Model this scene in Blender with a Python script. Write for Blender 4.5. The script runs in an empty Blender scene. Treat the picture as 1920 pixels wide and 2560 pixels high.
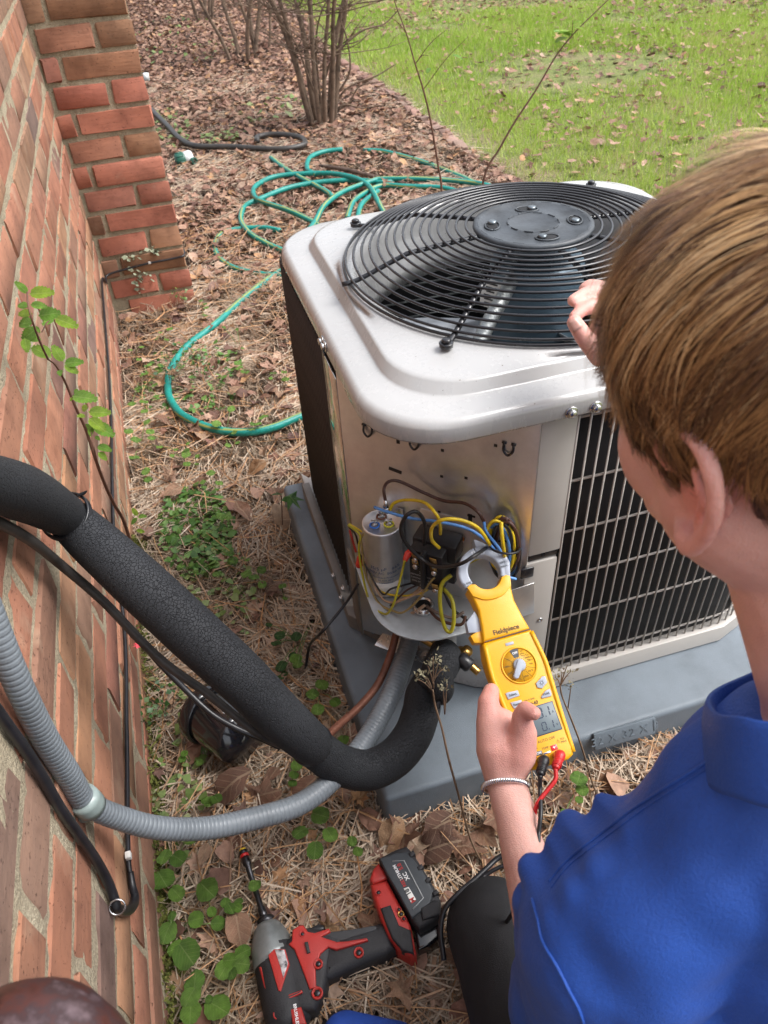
import bpy, bmesh, math, random
import numpy as np
from mathutils import Vector, Matrix, noise as mnoise
random.seed(7); RNG = np.random.default_rng(7)
scene = bpy.context.scene
COL = scene.collection
# ------------------------------------------------------------------ camera
CAM = np.array([0.2357, -1.5181, 1.1719]); YAW, PITCH, ROLL, FPX = 0.2490, 0.7227, -0.0677, 1909.3
FW = np.array([math.sin(YAW)*math.cos(PITCH), math.cos(YAW)*math.cos(PITCH), -math.sin(PITCH)])
_r = np.array([math.cos(YAW), -math.sin(YAW), 0.0]); _u = np.cross(_r, FW)
RT = _r*math.cos(ROLL)+_u*math.sin(ROLL); UPV = -_r*math.sin(ROLL)+_u*math.cos(ROLL)
cam_d = bpy.data.cameras.new('camera'); cam = bpy.data.objects.new('camera', cam_d); COL.objects.link(cam)
cam.matrix_world = Matrix(((RT[0], UPV[0], -FW[0], CAM[0]), (RT[1], UPV[1], -FW[1], CAM[1]), (RT[2], UPV[2], -FW[2], CAM[2]), (0, 0, 0, 1)))
cam_d.sensor_fit = 'VERTICAL'; cam_d.sensor_height = 36.0; cam_d.lens = FPX/2560*36.0
cam_d.clip_start = 0.02; cam_d.clip_end = 400
cam_d.dof.use_dof = True; cam_d.dof.focus_distance = 1.0; cam_d.dof.aperture_fstop = 13.0
scene.camera = cam
# ------------------------------------------------------------------ sky, sun, exposure (overcast)
SUN_EL, SUN_AZ = math.radians(56), math.radians(105)
w = bpy.data.worlds.new('World'); scene.world = w; w.use_nodes = True
nt = w.node_tree; nt.nodes.clear()
sky = nt.nodes.new('ShaderNodeTexSky'); sky.sky_type = 'NISHITA'; sky.sun_disc = False
sky.sun_elevation = SUN_EL; sky.sun_rotation = SUN_AZ; sky.dust_density = 4.0; sky.air_density = 1.0
hs = nt.nodes.new('ShaderNodeHueSaturation'); hs.inputs['Saturation'].default_value = 0.34
bgn = nt.nodes.new('ShaderNodeBackground'); bgn.inputs['Strength'].default_value = 0.15
wo = nt.nodes.new('ShaderNodeOutputWorld')
nt.links.new(sky.outputs[0], hs.inputs['Color']); nt.links.new(hs.outputs[0], bgn.inputs['Color']); nt.links.new(bgn.outputs[0], wo.inputs['Surface'])
sd = bpy.data.lights.new('sun', 'SUN'); sd.energy = 1.3; sd.angle = math.radians(28); sd.color = (1.0, 0.985, 0.97)
sun = bpy.data.objects.new('sun', sd); COL.objects.link(sun)
# sun direction: azimuth measured clockwise from +Y like the sky texture
sdir = Vector((math.sin(SUN_AZ)*math.cos(SUN_EL), math.cos(SUN_AZ)*math.cos(SUN_EL), math.sin(SUN_EL)))
sun.rotation_euler = sdir.to_track_quat('Z', 'Y').to_euler()
vs = scene.view_settings; vs.view_transform = 'Standard'; vs.look = 'None'; vs.gamma = 1.0; vs.exposure = 1.15; vs.use_curve_mapping = False
scene.cycles.max_bounces = 6; scene.cycles.diffuse_bounces = 3; scene.cycles.glossy_bounces = 3; scene.cycles.transmission_bounces = 3

# ------------------------------------------------------------------ measuring helpers: a photograph position on a real plane of the site
def ray(px, py): return FW+RT*(px-960)/FPX-UPV*(py-1280)/FPX
def on(px, py, ax, v):
    d = ray(px, py); i = 'xyz'.index(ax); t = (v-CAM[i])/d[i]; return Vector(CAM+d*t)
def at(px, py, depth): return Vector(CAM+ray(px, py)*depth)
def onp(px, py, P0, n):
    d = ray(px, py); n = np.array(n); t = ((np.array(P0)-CAM)@n)/(d@n); return Vector(CAM+d*t)
def project(P):
    d = np.asarray(P)-CAM; z = d@FW
    return 960+FPX*(d@RT)/z, 1280-FPX*(d@UPV)/z, z

# ------------------------------------------------------------------ materials
def new_mat(name):
    m = bpy.data.materials.new(name); m.use_nodes = True
    return m, m.node_tree, m.node_tree.nodes['Principled BSDF']
def N(t, typ, **k):
    n = t.nodes.new(typ)
    for a, b in k.items(): setattr(n, a, b)
    return n
def noise_node(t, scale, detail=4, rough=.55, coord='Object', vec=None, stretch=None):
    tc = N(t, 'ShaderNodeTexCoord'); nn = N(t, 'ShaderNodeTexNoise'); nn.inputs['Scale'].default_value = scale
    nn.inputs['Detail'].default_value = detail; nn.inputs['Roughness'].default_value = rough
    if stretch:
        mp = N(t, 'ShaderNodeMapping'); mp.inputs['Scale'].default_value = stretch
        t.links.new(tc.outputs[coord], mp.inputs[0]); t.links.new(mp.outputs[0], nn.inputs['Vector'])
    else: t.links.new(tc.outputs[coord], nn.inputs['Vector'])
    return nn
def ramp(t, src, stops):
    r = N(t, 'ShaderNodeValToRGB'); e = r.color_ramp.elements
    while len(e) < len(stops): e.new(.5)
    for i, (p, c) in enumerate(stops):
        e[i].position = p; e[i].color = (*c, 1) if len(c) == 3 else c
    t.links.new(src, r.inputs[0]); return r
def mixc(t, fac, a, b, mode='MIX'):
    m = N(t, 'ShaderNodeMix', data_type='RGBA', blend_type=mode)
    for s, v in ((m.inputs[0], fac), (m.inputs[6], a), (m.inputs[7], b)):
        if isinstance(v, (int, float)): s.default_value = v
        elif isinstance(v, tuple): s.default_value = (*v, 1) if len(v) == 3 else v
        else: t.links.new(v, s)
    return m.outputs[2]
def bump(t, b, height, dist, strength=1.0):
    bn = N(t, 'ShaderNodeBump'); bn.inputs['Distance'].default_value = dist; bn.inputs['Strength'].default_value = strength
    t.links.new(height, bn.inputs['Height']); t.links.new(bn.outputs[0], b.inputs['Normal'])
def plain(name, c, rough=.5, metal=0, var=.12, nscale=30, bmp=0, bscale=300, coat=0, spec=None, trans=0):
    m, t, b = new_mat(name)
    n1 = noise_node(t, nscale, 5, .6)
    c2 = tuple(max(0, x*(1-var*2)) for x in c); c3 = tuple(min(1, x*(1+var)) for x in c)
    r = ramp(t, n1.outputs[0], [(.3, c2), (.5, c), (.7, c3)])
    t.links.new(r.outputs[0], b.inputs['Base Color'])
    b.inputs['Metallic'].default_value = metal
    rr = N(t, 'ShaderNodeMapRange'); rr.inputs['To Min'].default_value = max(.02, rough-.08); rr.inputs['To Max'].default_value = min(1, rough+.1)
    n2 = noise_node(t, nscale*2.3, 3); t.links.new(n2.outputs[0], rr.inputs[0]); t.links.new(rr.outputs[0], b.inputs['Roughness'])
    if bmp: n3 = noise_node(t, bscale, 4); bump(t, b, n3.outputs[0], bmp)
    if coat: b.inputs['Coat Weight'].default_value = coat; b.inputs['Coat Roughness'].default_value = .08
    if spec is not None: b.inputs['Specular IOR Level'].default_value = spec
    if trans: b.inputs['Transmission Weight'].default_value = trans
    return m
def sheen_leaf(name, stops, rand='attr', rough=.55, bscale=120, trans=.25):
    m, t, b = new_mat(name)
    if rand == 'attr':
        a = N(t, 'ShaderNodeAttribute'); a.attribute_name = 'rnd'; src = a.outputs['Fac']
    else:
        a = N(t, 'ShaderNodeObjectInfo'); src = a.outputs['Random']
    r = ramp(t, src, stops)
    n1 = noise_node(t, bscale, 4)
    rr = ramp(t, n1.outputs[0], [(.3, (.72, .7, .68)), (.7, (1.15, 1.12, 1.08))])
    c = mixc(t, 1.0, r.outputs[0], rr.outputs[0], 'MULTIPLY'); hgt = n1.outputs[0]
    if rand != 'attr':       # veins: a midrib and side veins in the leaf's own coordinates
        tc = N(t, 'ShaderNodeTexCoord'); sx = N(t, 'ShaderNodeSeparateXYZ'); t.links.new(tc.outputs['Object'], sx.inputs[0])
        def M_(op, a_, b_=None):
            m_ = N(t, 'ShaderNodeMath', operation=op)
            for k_, v_ in ((0, a_), (1, b_)):
                if v_ is None: continue
                if isinstance(v_, (int, float)): m_.inputs[k_].default_value = v_
                else: t.links.new(v_, m_.inputs[k_])
            return m_.outputs[0]
        ay = M_('ABSOLUTE', sx.outputs[1]); rib = M_('LESS_THAN', ay, .018); ph = M_('SINE', M_('MULTIPLY', M_('SUBTRACT', sx.outputs[0], M_('MULTIPLY', ay, .9)), 42.)); sv = M_('GREATER_THAN', ph, .90)
        vein = M_('MAXIMUM', rib, M_('MULTIPLY', sv, .55)); c = mixc(t, M_('MULTIPLY', vein, .13 if trans > .2 else .3), c, (.9, .95, .55) if trans > .2 else (.55, .42, .30), 'MIX'); hgt = M_('ADD', n1.outputs[0], M_('MULTIPLY', vein, -.6))
        nb_ = noise_node(t, 2.3, 3); rb_ = ramp(t, nb_.outputs[0], [(.35, (.72, .72, .66)), (.65, (1.12, 1.1, 1.0))]); c = mixc(t, 1.0, c, rb_.outputs[0], 'MULTIPLY')
    t.links.new(c, b.inputs['Base Color']); b.inputs['Roughness'].default_value = rough
    bump(t, b, hgt, .002)
    if trans:
        tr = N(t, 'ShaderNodeBsdfTranslucent'); ms = N(t, 'ShaderNodeMixShader'); ms.inputs[0].default_value = trans
        t.links.new(c, tr.inputs['Color']); out = t.nodes['Material Output']
        t.links.new(b.outputs[0], ms.inputs[1]); t.links.new(tr.outputs[0], ms.inputs[2]); t.links.new(ms.outputs[0], out.inputs['Surface'])
    return m

# ------------------------------------------------------------------ objects
def link(o, parent=None):
    COL.objects.link(o)
    if parent is not None: o.parent = parent; o.matrix_parent_inverse = Matrix.Translation(-parent.location) if parent.type == 'EMPTY' and parent.parent is None else Matrix()
    return o
def tag(o, label=None, cat=None, group=None, kind=None):
    if label: o['label'] = label
    if cat: o['category'] = cat
    if group: o['group'] = group
    if kind: o['kind'] = kind
    return o
def thing(name, label, cat, loc, group=None):
    o = bpy.data.objects.new(name, None); COL.objects.link(o); o.location = loc; o.empty_display_size = .05
    o['world'] = 0; del o['world']
    return tag(o, label, cat, group)
def obj(name, me, mat=None, parent=None, smooth=True):
    if isinstance(me, tuple): me = mesh(name, *me)
    if mat is not None and not me.materials:
        for mm in (mat if isinstance(mat, (list, tuple)) else [mat]): me.materials.append(mm)
    if smooth is True:
        me.shade_smooth()
    o = bpy.data.objects.new(name, me); return link(o, parent)
def mesh(name, V, F, uv=None, mats=None):
    me = bpy.data.meshes.new(name); me.from_pydata([tuple(v) for v in V], [], F); me.update()
    if mats is not None: me.polygons.foreach_set('material_index', mats)
    return me
def bm_mesh(bm, name='m', sharp=35):
    me = bpy.data.meshes.new(name); bmesh.ops.recalc_face_normals(bm, faces=bm.faces)
    for f in bm.faces: f.smooth = True
    a = math.radians(sharp)
    for e in bm.edges:
        if len(e.link_faces) == 2 and e.calc_face_angle(0) > a: e.smooth = False
    bm.to_mesh(me); bm.free(); return me
def join_geo(parts):
    V = []; F = []
    for v, f in parts:
        n = len(V); V += list(v); F += [tuple(i+n for i in q) for q in f]
    return V, F
def catmull(P, n=8):
    P = [np.array(p, float) for p in P]
    if len(P) < 3: return [P[0]+(P[-1]-P[0])*i/n for i in range(n+1)]
    Q = [2*P[0]-P[1]]+P+[2*P[-1]-P[-2]]; out = []
    for i in range(1, len(Q)-2):
        a, b, c, d = Q[i-1:i+3]
        for k in range(n):
            t = k/n; out.append(.5*((2*b)+(-a+c)*t+(2*a-5*b+4*c-d)*t*t+(-a+3*b-3*c+d)*t**3))
    out.append(P[-1]); return out
def interp_r(r, n):
    if isinstance(r, (int, float)): return [r]*n
    x = np.linspace(0, len(r)-1, n); return list(np.interp(x, range(len(r)), r))
def frames(C):
    C = [np.array(c, float) for c in C]; T = []
    for i in range(len(C)):
        t = C[min(i+1, len(C)-1)]-C[max(i-1, 0)]; T.append(t/(np.linalg.norm(t)+1e-12))
    a = np.array([0, 0, 1.]) if abs(T[0][2]) < .9 else np.array([1., 0, 0])
    u = np.cross(T[0], a); u /= np.linalg.norm(u); out = []
    for t in T:
        u = u-t*(u@t); u /= np.linalg.norm(u)+1e-12; out.append((t, u.copy(), np.cross(t, u)))
    return C, out
def tube(P, r, seg=10, n=8, smooth=True, cap=True, flat=1.0, rfun=None):
    C = catmull(P, n) if smooth else [np.array(p, float) for p in P]
    C, FR = frames(C); R = interp_r(r, len(C)); V = []; F = []
    for i, (c, (t, u, v)) in enumerate(zip(C, FR)):
        rr = R[i]*(rfun(i/(len(C)-1)) if rfun else 1)
        for k in range(seg):
            a = 2*math.pi*k/seg; V.append(c+rr*(math.cos(a)*u+math.sin(a)*v*flat))
    for i in range(len(C)-1):
        for k in range(seg):
            k2 = (k+1) % seg; F.append((i*seg+k, i*seg+k2, (i+1)*seg+k2, (i+1)*seg+k))
    if cap: F.append(tuple(range(seg-1, -1, -1))); F.append(tuple((len(C)-1)*seg+k for k in range(seg)))
    return V, F
def ring(c, r, rad, axis=(0, 0, 1), seg=64, s2=6, a0=0, a1=2*math.pi):
    ax = Vector(axis).normalized(); u = ax.orthogonal().normalized(); v = ax.cross(u)
    full = abs(a1-a0-2*math.pi) < 1e-6; m = seg if full else seg+1; V = []; F = []
    for i in range(m):
        a = a0+(a1-a0)*i/seg; d = u*math.cos(a)+v*math.sin(a)
        for k in range(s2):
            b = 2*math.pi*k/s2; V.append(Vector(c)+d*(r+rad*math.cos(b))+ax*rad*math.sin(b))
    for i in range(m if full else m-1):
        for k in range(s2):
            j = (i+1) % m; k2 = (k+1) % s2; F.append((i*s2+k, j*s2+k, j*s2+k2, i*s2+k2))
    return V, F
def lathe(prof, c=(0, 0, 0), axis=(0, 0, 1), seg=24):
    ax = Vector(axis).normalized(); u = ax.orthogonal().normalized(); v = ax.cross(u); V = []; F = []
    for r, z in prof:
        for k in range(seg):
            a = 2*math.pi*k/seg; V.append(Vector(c)+ax*z+(u*math.cos(a)+v*math.sin(a))*r)
    for i in range(len(prof)-1):
        for k in range(seg):
            k2 = (k+1) % seg; F.append((i*seg+k, i*seg+k2, (i+1)*seg+k2, (i+1)*seg+k))
    F.append(tuple(range(seg-1, -1, -1))); F.append(tuple((len(prof)-1)*seg+k for k in range(seg)))
    return V, F
def box_me(sx, sy, sz, bev=.002, M=None, segs=2, name='box'):
    bm = bmesh.new(); bmesh.ops.create_cube(bm, size=1); bmesh.ops.scale(bm, vec=(sx, sy, sz), verts=bm.verts)
    if bev: bmesh.ops.bevel(bm, geom=list(bm.edges), offset=bev, segments=segs, profile=.5, affect='EDGES')
    if M is not None: bm.transform(M)
    return bm_mesh(bm, name)
def prism_me(poly, z0, z1, bev=.002, M=None, segs=2, name='prism', bottom=False, inset_fn=None):
    bm = bmesh.new(); vs_ = [bm.verts.new((x, y, z0)) for x, y in poly]; f = bm.faces.new(vs_)
    r = bmesh.ops.extrude_face_region(bm, geom=[f]); top = [e for e in r['geom'] if isinstance(e, bmesh.types.BMVert)]
    for v in top: v.co.z = z1
    bmesh.ops.recalc_face_normals(bm, faces=bm.faces)
    if bev:
        es = [e for e in bm.edges if all(abs(v.co.z-z1) < 1e-6 for v in e.verts)]
        if bottom: es += [e for e in bm.edges if all(abs(v.co.z-z0) < 1e-6 for v in e.verts)]
        bmesh.ops.bevel(bm, geom=es, offset=bev, segments=segs, profile=.5, affect='EDGES')
    bmesh.ops.triangulate(bm, faces=[f for f in bm.faces if len(f.verts) > 4])
    if M is not None: bm.transform(M)
    return bm_mesh(bm, name)
def frame_m(o, x, y, z=None):
    x = Vector(x).normalized(); z_ = Vector(z).normalized() if z is not None else x.cross(Vector(y)).normalized()
    y_ = z_.cross(x).normalized(); M = Matrix.Identity(4)
    for i in range(3): M[i][0] = x[i]; M[i][1] = y_[i]; M[i][2] = z_[i]; M[i][3] = o[i]
    return M
def hexbolt(c, axis, r=.006, h=.005, washer=True):
    parts = [lathe([(r*.98, 0), (r, h*.8), (r*.85, h)], Vector(c)+Vector(axis).normalized()*.001, axis, 6)]
    if washer: parts.append(lathe([(r*1.45, -.0005), (r*1.45, .0008), (r*1.3, .0013)], c, axis, 18))
    return join_geo(parts)
_deps = None
def text_me(s, size, depth=.0003, bold=False, align='CENTER', shear=0, spacing=1.0):
    cu = bpy.data.curves.new('txt', 'FONT'); cu.body = s; cu.size = size; cu.extrude = depth; cu.align_x = align; cu.align_y = 'CENTER'
    cu.resolution_u = 2; cu.shear = shear; cu.space_character = spacing
    if bold: cu.offset = size*.025
    o = bpy.data.objects.new('txt', cu); COL.objects.link(o); dg = bpy.context.evaluated_depsgraph_get(); dg.update()
    me = bpy.data.meshes.new_from_object(o.evaluated_get(dg)); bpy.data.objects.remove(o); bpy.data.curves.remove(cu)
    return me
def text(s, size, M, mat, parent, name='lettering', **k):
    me = text_me(s, size, **k); me.transform(M); me.materials.clear()
    return obj(name, me, mat, parent, smooth=None)
def setrnd(me, vals_per_vert):
    a = me.attributes.new('rnd', 'FLOAT', 'POINT'); a.data.foreach_set('value', np.asarray(vals_per_vert, np.float32))
def np_mesh(name, V, F, rnd=None, mat=None, flat=False):
    V = np.asarray(V, np.float32).reshape(-1, 3); F = np.asarray(F, np.int32); k = F.shape[1]
    me = bpy.data.meshes.new(name); me.vertices.add(len(V)); me.vertices.foreach_set('co', V.ravel())
    me.loops.add(F.size); me.loops.foreach_set('vertex_index', F.ravel())
    me.polygons.add(len(F)); me.polygons.foreach_set('loop_start', np.arange(0, F.size, k, dtype=np.int32))
    me.update(calc_edges=True)
    if rnd is not None: setrnd(me, rnd)
    if mat: me.materials.append(mat)
    return me
def vnoise(x, y, s, seed=0):
    x = np.asarray(x)*s; y = np.asarray(y)*s; xi = np.floor(x).astype(int); yi = np.floor(y).astype(int); fx = x-xi; fy = y-yi
    def h(a, b): 
        n = (a*374761393+b*668265263+seed*974711) & 0xffffffff; n = ((n ^ (n >> 13))*1274126177) & 0xffffffff
        return ((n ^ (n >> 16)) & 0xffff)/65535.
    fx = fx*fx*(3-2*fx); fy = fy*fy*(3-2*fy)
    return (h(xi, yi)*(1-fx)+h(xi+1, yi)*fx)*(1-fy)+(h(xi, yi+1)*(1-fx)+h(xi+1, yi+1)*fx)*fy
def gz(x, y):  # ground relief
    return (vnoise(x, y, 2.1, 3)-.5)*.02+(vnoise(x, y, 7, 5)-.5)*.008-.004
# ================================================================== ground, lawn
M_soil, t, b = new_mat('soil')
n1 = noise_node(t, 9, 8, .7); n2 = noise_node(t, 60, 6, .7)
r = ramp(t, n1.outputs[0], [(.3, (.045, .028, .021)), (.5, (.085, .055, .042)), (.7, (.15, .105, .08))])
r2 = ramp(t, n2.outputs[0], [(.35, (.6, .58, .55)), (.65, (1.25, 1.2, 1.15))])
t.links.new(mixc(t, 1.0, r.outputs[0], r2.outputs[0], 'MULTIPLY'), b.inputs['Base Color']); b.inputs['Roughness'].default_value = .95
bump(t, b, n2.outputs[0], .02)
M_turf, t, b = new_mat('turf')
n1 = noise_node(t, 3, 8, .7); n2 = noise_node(t, 80, 5, .7)
r = ramp(t, n1.outputs[0], [(.3, (.15, .21, .04)), (.50, (.22, .25, .07)), (.64, (.30, .24, .13)), (.76, (.33, .24, .16))])
r2 = ramp(t, n2.outputs[0], [(.35, (.6, .6, .6)), (.65, (1.2, 1.2, 1.2))])
t.links.new(mixc(t, 1.0, r.outputs[0], r2.outputs[0], 'MULTIPLY'), b.inputs['Base Color']); b.inputs['Roughness'].default_value = .9
bump(t, b, n2.outputs[0], .02)
def grid_sheet(name, xs, ys, zf, mat):
    X, Y = np.meshgrid(xs, ys); Z = zf(X, Y); V = np.stack([X, Y, Z], -1).reshape(-1, 3); nx = len(xs); F = []
    i = np.arange(len(ys)-1)[:, None]*nx+np.arange(nx-1)[None]; i = i.ravel(); F = np.stack([i, i+1, i+1+nx, i+nx], 1)
    me = np_mesh(name, V, F, mat=mat); return obj(name, me, None, None)
xs = np.unique(np.concatenate([[-60, -30, -12, -5, -2], np.arange(-1, 3, .08), np.arange(3, 12, .3), [15, 25, 40, 80]]))
ys = np.unique(np.concatenate([[-60, -30, -12, -5], np.arange(-3, 4, .08), np.arange(4, 14, .3), [18, 30, 60, 120]]))
tag(grid_sheet('ground', xs, ys, lambda X, Y: gz(X, Y)-.006, M_soil), kind='structure')
LX = 1.72
def edge_x(y): return LX+.05*np.sin(np.asarray(y)*.9+1)+.03*np.sin(np.asarray(y)*2.3)
xs2 = np.unique(np.concatenate([np.arange(0, 3, .08), np.arange(3, 12, .3), [15, 25, 40, 80]])); 
ys2 = np.unique(np.concatenate([[-60, -30, -12, -5], np.arange(-3, 4, .08), np.arange(4, 14, .3), [18, 30, 60, 120]]))
X, Y = np.meshgrid(xs2, ys2); XX = X+edge_x(Y); V = np.stack([XX, Y, gz(XX, Y)+.006], -1).reshape(-1, 3); nx = len(xs2)
i = (np.arange(len(ys2)-1)[:, None]*nx+np.arange(nx-1)[None]).ravel()
tag(obj('lawn', np_mesh('lawn', V, np.stack([i, i+1, i+1+nx, i+nx], 1), mat=M_turf)), kind='structure')

# ------------------------------------------------------------------ bricks
def brick_mat(name, stops):
    m, t, b = new_mat(name)
    oi = N(t, 'ShaderNodeObjectInfo'); r = ramp(t, oi.outputs['Random'], stops)
    tc = N(t, 'ShaderNodeTexCoord')
    ad = N(t, 'ShaderNodeVectorMath', operation='ADD'); mu = N(t, 'ShaderNodeVectorMath', operation='SCALE'); mu.inputs['Scale'].default_value = 1.0
    t.links.new(oi.outputs['Location'], mu.inputs[0]); t.links.new(tc.outputs['Object'], ad.inputs[0]); t.links.new(mu.outputs[0], ad.inputs[1])
    def nz(s, d=5, st=None):
        n = N(t, 'ShaderNodeTexNoise'); n.inputs['Scale'].default_value = s; n.inputs['Detail'].default_value = d; n.inputs['Roughness'].default_value = .6
        if st:
            mp = N(t, 'ShaderNodeMapping'); mp.inputs['Scale'].default_value = st; t.links.new(ad.outputs[0], mp.inputs[0]); t.links.new(mp.outputs[0], n.inputs['Vector'])
        else: t.links.new(ad.outputs[0], n.inputs['Vector'])
        return n
    a = nz(18, 6); p = nz(260, 3, (1, .6, 1)); s = nz(7, 5); wv = nz(60, 4, (1, .25, 2.2))
    r2 = ramp(t, a.outputs[0], [(.3, (.70, .66, .64)), (.5, (1, 1, 1)), (.72, (1.22, 1.2, 1.16))])
    c = mixc(t, 1.0, r.outputs[0], r2.outputs[0], 'MULTIPLY')
    r3 = ramp(t, p.outputs[0], [(.30, (0, 0, 0)), (.36, (1, 1, 1))])     # small pits and iron spots
    c = mixc(t, r3.outputs[0], mixc(t, 1, c, (.5, .42, .4), 'MULTIPLY'), c)
    r4 = ramp(t, s.outputs[0], [(.60, (0, 0, 0)), (.70, (1, 1, 1))])     # mortar haze
    mh = N(t, 'ShaderNodeMath', operation='MULTIPLY'); mh.inputs[1].default_value = .35; t.links.new(r4.outputs[0], mh.inputs[0])
    c = mixc(t, mh.outputs[0], c, (.47, .36, .26))
    gn = noise_node(t, 2.6, 7, .68, stretch=(1, 1, 1)); geo = N(t, 'ShaderNodeNewGeometry'); t.links.new(geo.outputs['Position'], gn.inputs['Vector'])      # large weathering stains over the masonry
    rg_ = ramp(t, gn.outputs[0], [(.34, (.66, .63, .60)), (.48, (.95, .94, .92)), (.66, (1.12, 1.08, 1.02))]); c = mixc(t, 1.0, c, rg_.outputs[0], 'MULTIPLY')
    t.links.new(c, b.inputs['Base Color']); b.inputs['Roughness'].default_value = .85
    hh = N(t, 'ShaderNodeMath', operation='ADD'); t.links.new(r3.outputs[0], hh.inputs[0]); t.links.new(wv.outputs[0], hh.inputs[1])
    bump(t, b, hh.outputs[0], .0012)
    return m
M_brick = brick_mat('wall_brick_clay', [(0, (.27, .11, .070)), (.25, (.34, .16, .098)), (.4, (.30, .125, .08)), (.55, (.22, .13, .09)), (.7, (.35, .185, .105)), (.82, (.155, .105, .09)), (.92, (.24, .10, .07)), (1, (.31, .165, .095))])
M_brick2 = brick_mat('pier_brick_clay', [(0, (.34, .115, .078)), (.3, (.38, .145, .095)), (.5, (.29, .11, .08)), (.65, (.34, .165, .095)), (.85, (.29, .155, .09)), (1, (.24, .12, .08))])
M_mortar, t, b = new_mat('mortar')
n1 = noise_node(t, 14, 6); n2 = noise_node(t, 350, 3); n3 = noise_node(t, 70, 5)
r = ramp(t, n1.outputs[0], [(.3, (.25, .21, .145)), (.5, (.33, .28, .195)), (.7, (.41, .355, .255))])
r2 = ramp(t, n2.outputs[0], [(.35, (.72, .7, .68)), (.6, (1.1, 1.1, 1.1))])
t.links.new(mixc(t, 1.0, r.outputs[0], r2.outputs[0], 'MULTIPLY'), b.inputs['Base Color']); b.inputs['Roughness'].default_value = .95
ah = N(t, 'ShaderNodeMath', operation='ADD'); t.links.new(n2.outputs[0], ah.inputs[0]); t.links.new(n3.outputs[0], ah.inputs[1]); bump(t, b, ah.outputs[0], .003)
Z0, CH = .9129, .0714; BH = .0590
def brick_mesh(L, D, H, seed):
    rd = random.Random(seed); bm = bmesh.new(); bmesh.ops.create_cube(bm, size=1); bmesh.ops.scale(bm, vec=(D, L, H), verts=bm.verts)
    bmesh.ops.bevel(bm, geom=list(bm.edges), offset=.0034, segments=1, affect='EDGES')
    for v in bm.verts: v.co += Vector((rd.uniform(-1, 1)*.0018, rd.uniform(-1, 1)*.0036, rd.uniform(-1, 1)*.0030))
    return bm_mesh(bm, 'brick', 50)
def mortar_slab(name, parent, p0, p1, ax):   # bumpy sheet of mortar behind the brick faces; ax = facing axis
    pass
wall = thing('brick_wall', 'long orange brick house wall running along the left edge of the frame', 'wall', (0, 0, 0))
pier = thing('brick_pier', 'projecting red brick pier facing the camera at the far end of the brick wall', 'pier', (.13, 1.04, 0))
bmv = [brick_mesh(.199, .05, BH, k) for k in range(7)]
for me in bmv: me.materials.append(M_brick)
rows = range(-5, 14); cnt = 0
for rrow in rows:
    zc = Z0-CH*(rrow+.5)
    if zc < 0: zc_h = None
    off = (.0 if rrow % 2 else .106)+random.uniform(-.006, .006)
    y = 1.03-.10-off+.106*1.0
    while y > -1.75:
        o = bpy.data.objects.new('brick', random.choice(bmv)); COL.objects.link(o); o.parent = wall
        yc = y
        top = .103+yc
        o.location = (-.025+random.uniform(-.0012, .0016), yc, zc+random.uniform(-.0012, .0012)); o.rotation_euler = (random.uniform(-.006, .006), random.choice([0, math.pi]) and 0, random.uniform(-.004, .004))
        if yc+.1 > 1.04:
            s_ = (1.036-(yc-.0995))/.199; o.scale = (1, s_, 1); o.location.y = yc-.0995+s_*.0995
        cnt += 1; y -= .2115
# mortar body of the wall: subdivided sheet with lumps plus a solid core behind
def lumpy(name, parent, u0, u1, v0, v1, du, place, mat):
    us = np.arange(u0, u1+du, du); vs2 = np.arange(v0, v1+du, du); U, W = np.meshgrid(us, vs2); h = (vnoise(U, W, 60, 2)-.5)*.0035+(vnoise(U, W, 17, 4)-.5)*.003
    V = place(U, W, h).reshape(-1, 3); nx = len(us); i = (np.arange(len(vs2)-1)[:, None]*nx+np.arange(nx-1)[None]).ravel()
    return obj(name, np_mesh(name, V, np.stack([i, i+1, i+1+nx, i+nx], 1), mat=mat), None, parent)
lumpy('mortar', wall, -1.85, 1.05, -.05, 1.28, .012, lambda U, W, h: np.stack([-.0022+h*.8, U, W], -1), M_mortar)
core = box_me(.12, 2.95, 1.34, 0, Matrix.Translation((-.105, -.40, .62))); obj('wall_core', core, M_mortar, wall)
# pier: front face y = 1.04, x 0..0.266
pm = {}
def pier_brick(x0, x1, zc, face='f'):
    L = round(x1-x0, 3)
    if L not in pm: pm[L] = [brick_mesh(L, .05, BH, 90+len(pm)*3+k) for k in range(2)]
    me = random.choice(pm[L]); 
    if not me.materials: me.materials.append(M_brick2)
    o = bpy.data.objects.new('brick', me); COL.objects.link(o); o.parent = pier
    o.rotation_euler = (random.uniform(-.005, .005), 0, math.pi/2+random.uniform(-.006, .006))
    o.location = ((x0+x1)/2-.13, .025-.0+random.uniform(-.0012, .0012), zc)
for rrow in range(-5, 13):
    zc = Z0-CH*(rrow+.5)
    if rrow % 2 == 0: segs = [(.002, .048), (.062, .2655)]
    else: segs = [(.014, .158), (.172, .2655)]
    if rrow in (6, 8, 4): segs = [(.002, .043), (.058, .2655)]
    if rrow == 12: segs = [(.05, .2655)]
    for a_, b_ in segs: pier_brick(a_, b_, zc)
lumpy('mortar', pier, -.01, .262, -.03, 1.28, .012, lambda U, W, h: np.stack([U-.13, .0065-h*1.0+0*U, W], -1), M_mortar)
for o in list(pier.children):
    if o.name.startswith('mortar'): o.matrix_parent_inverse = Matrix()
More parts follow.
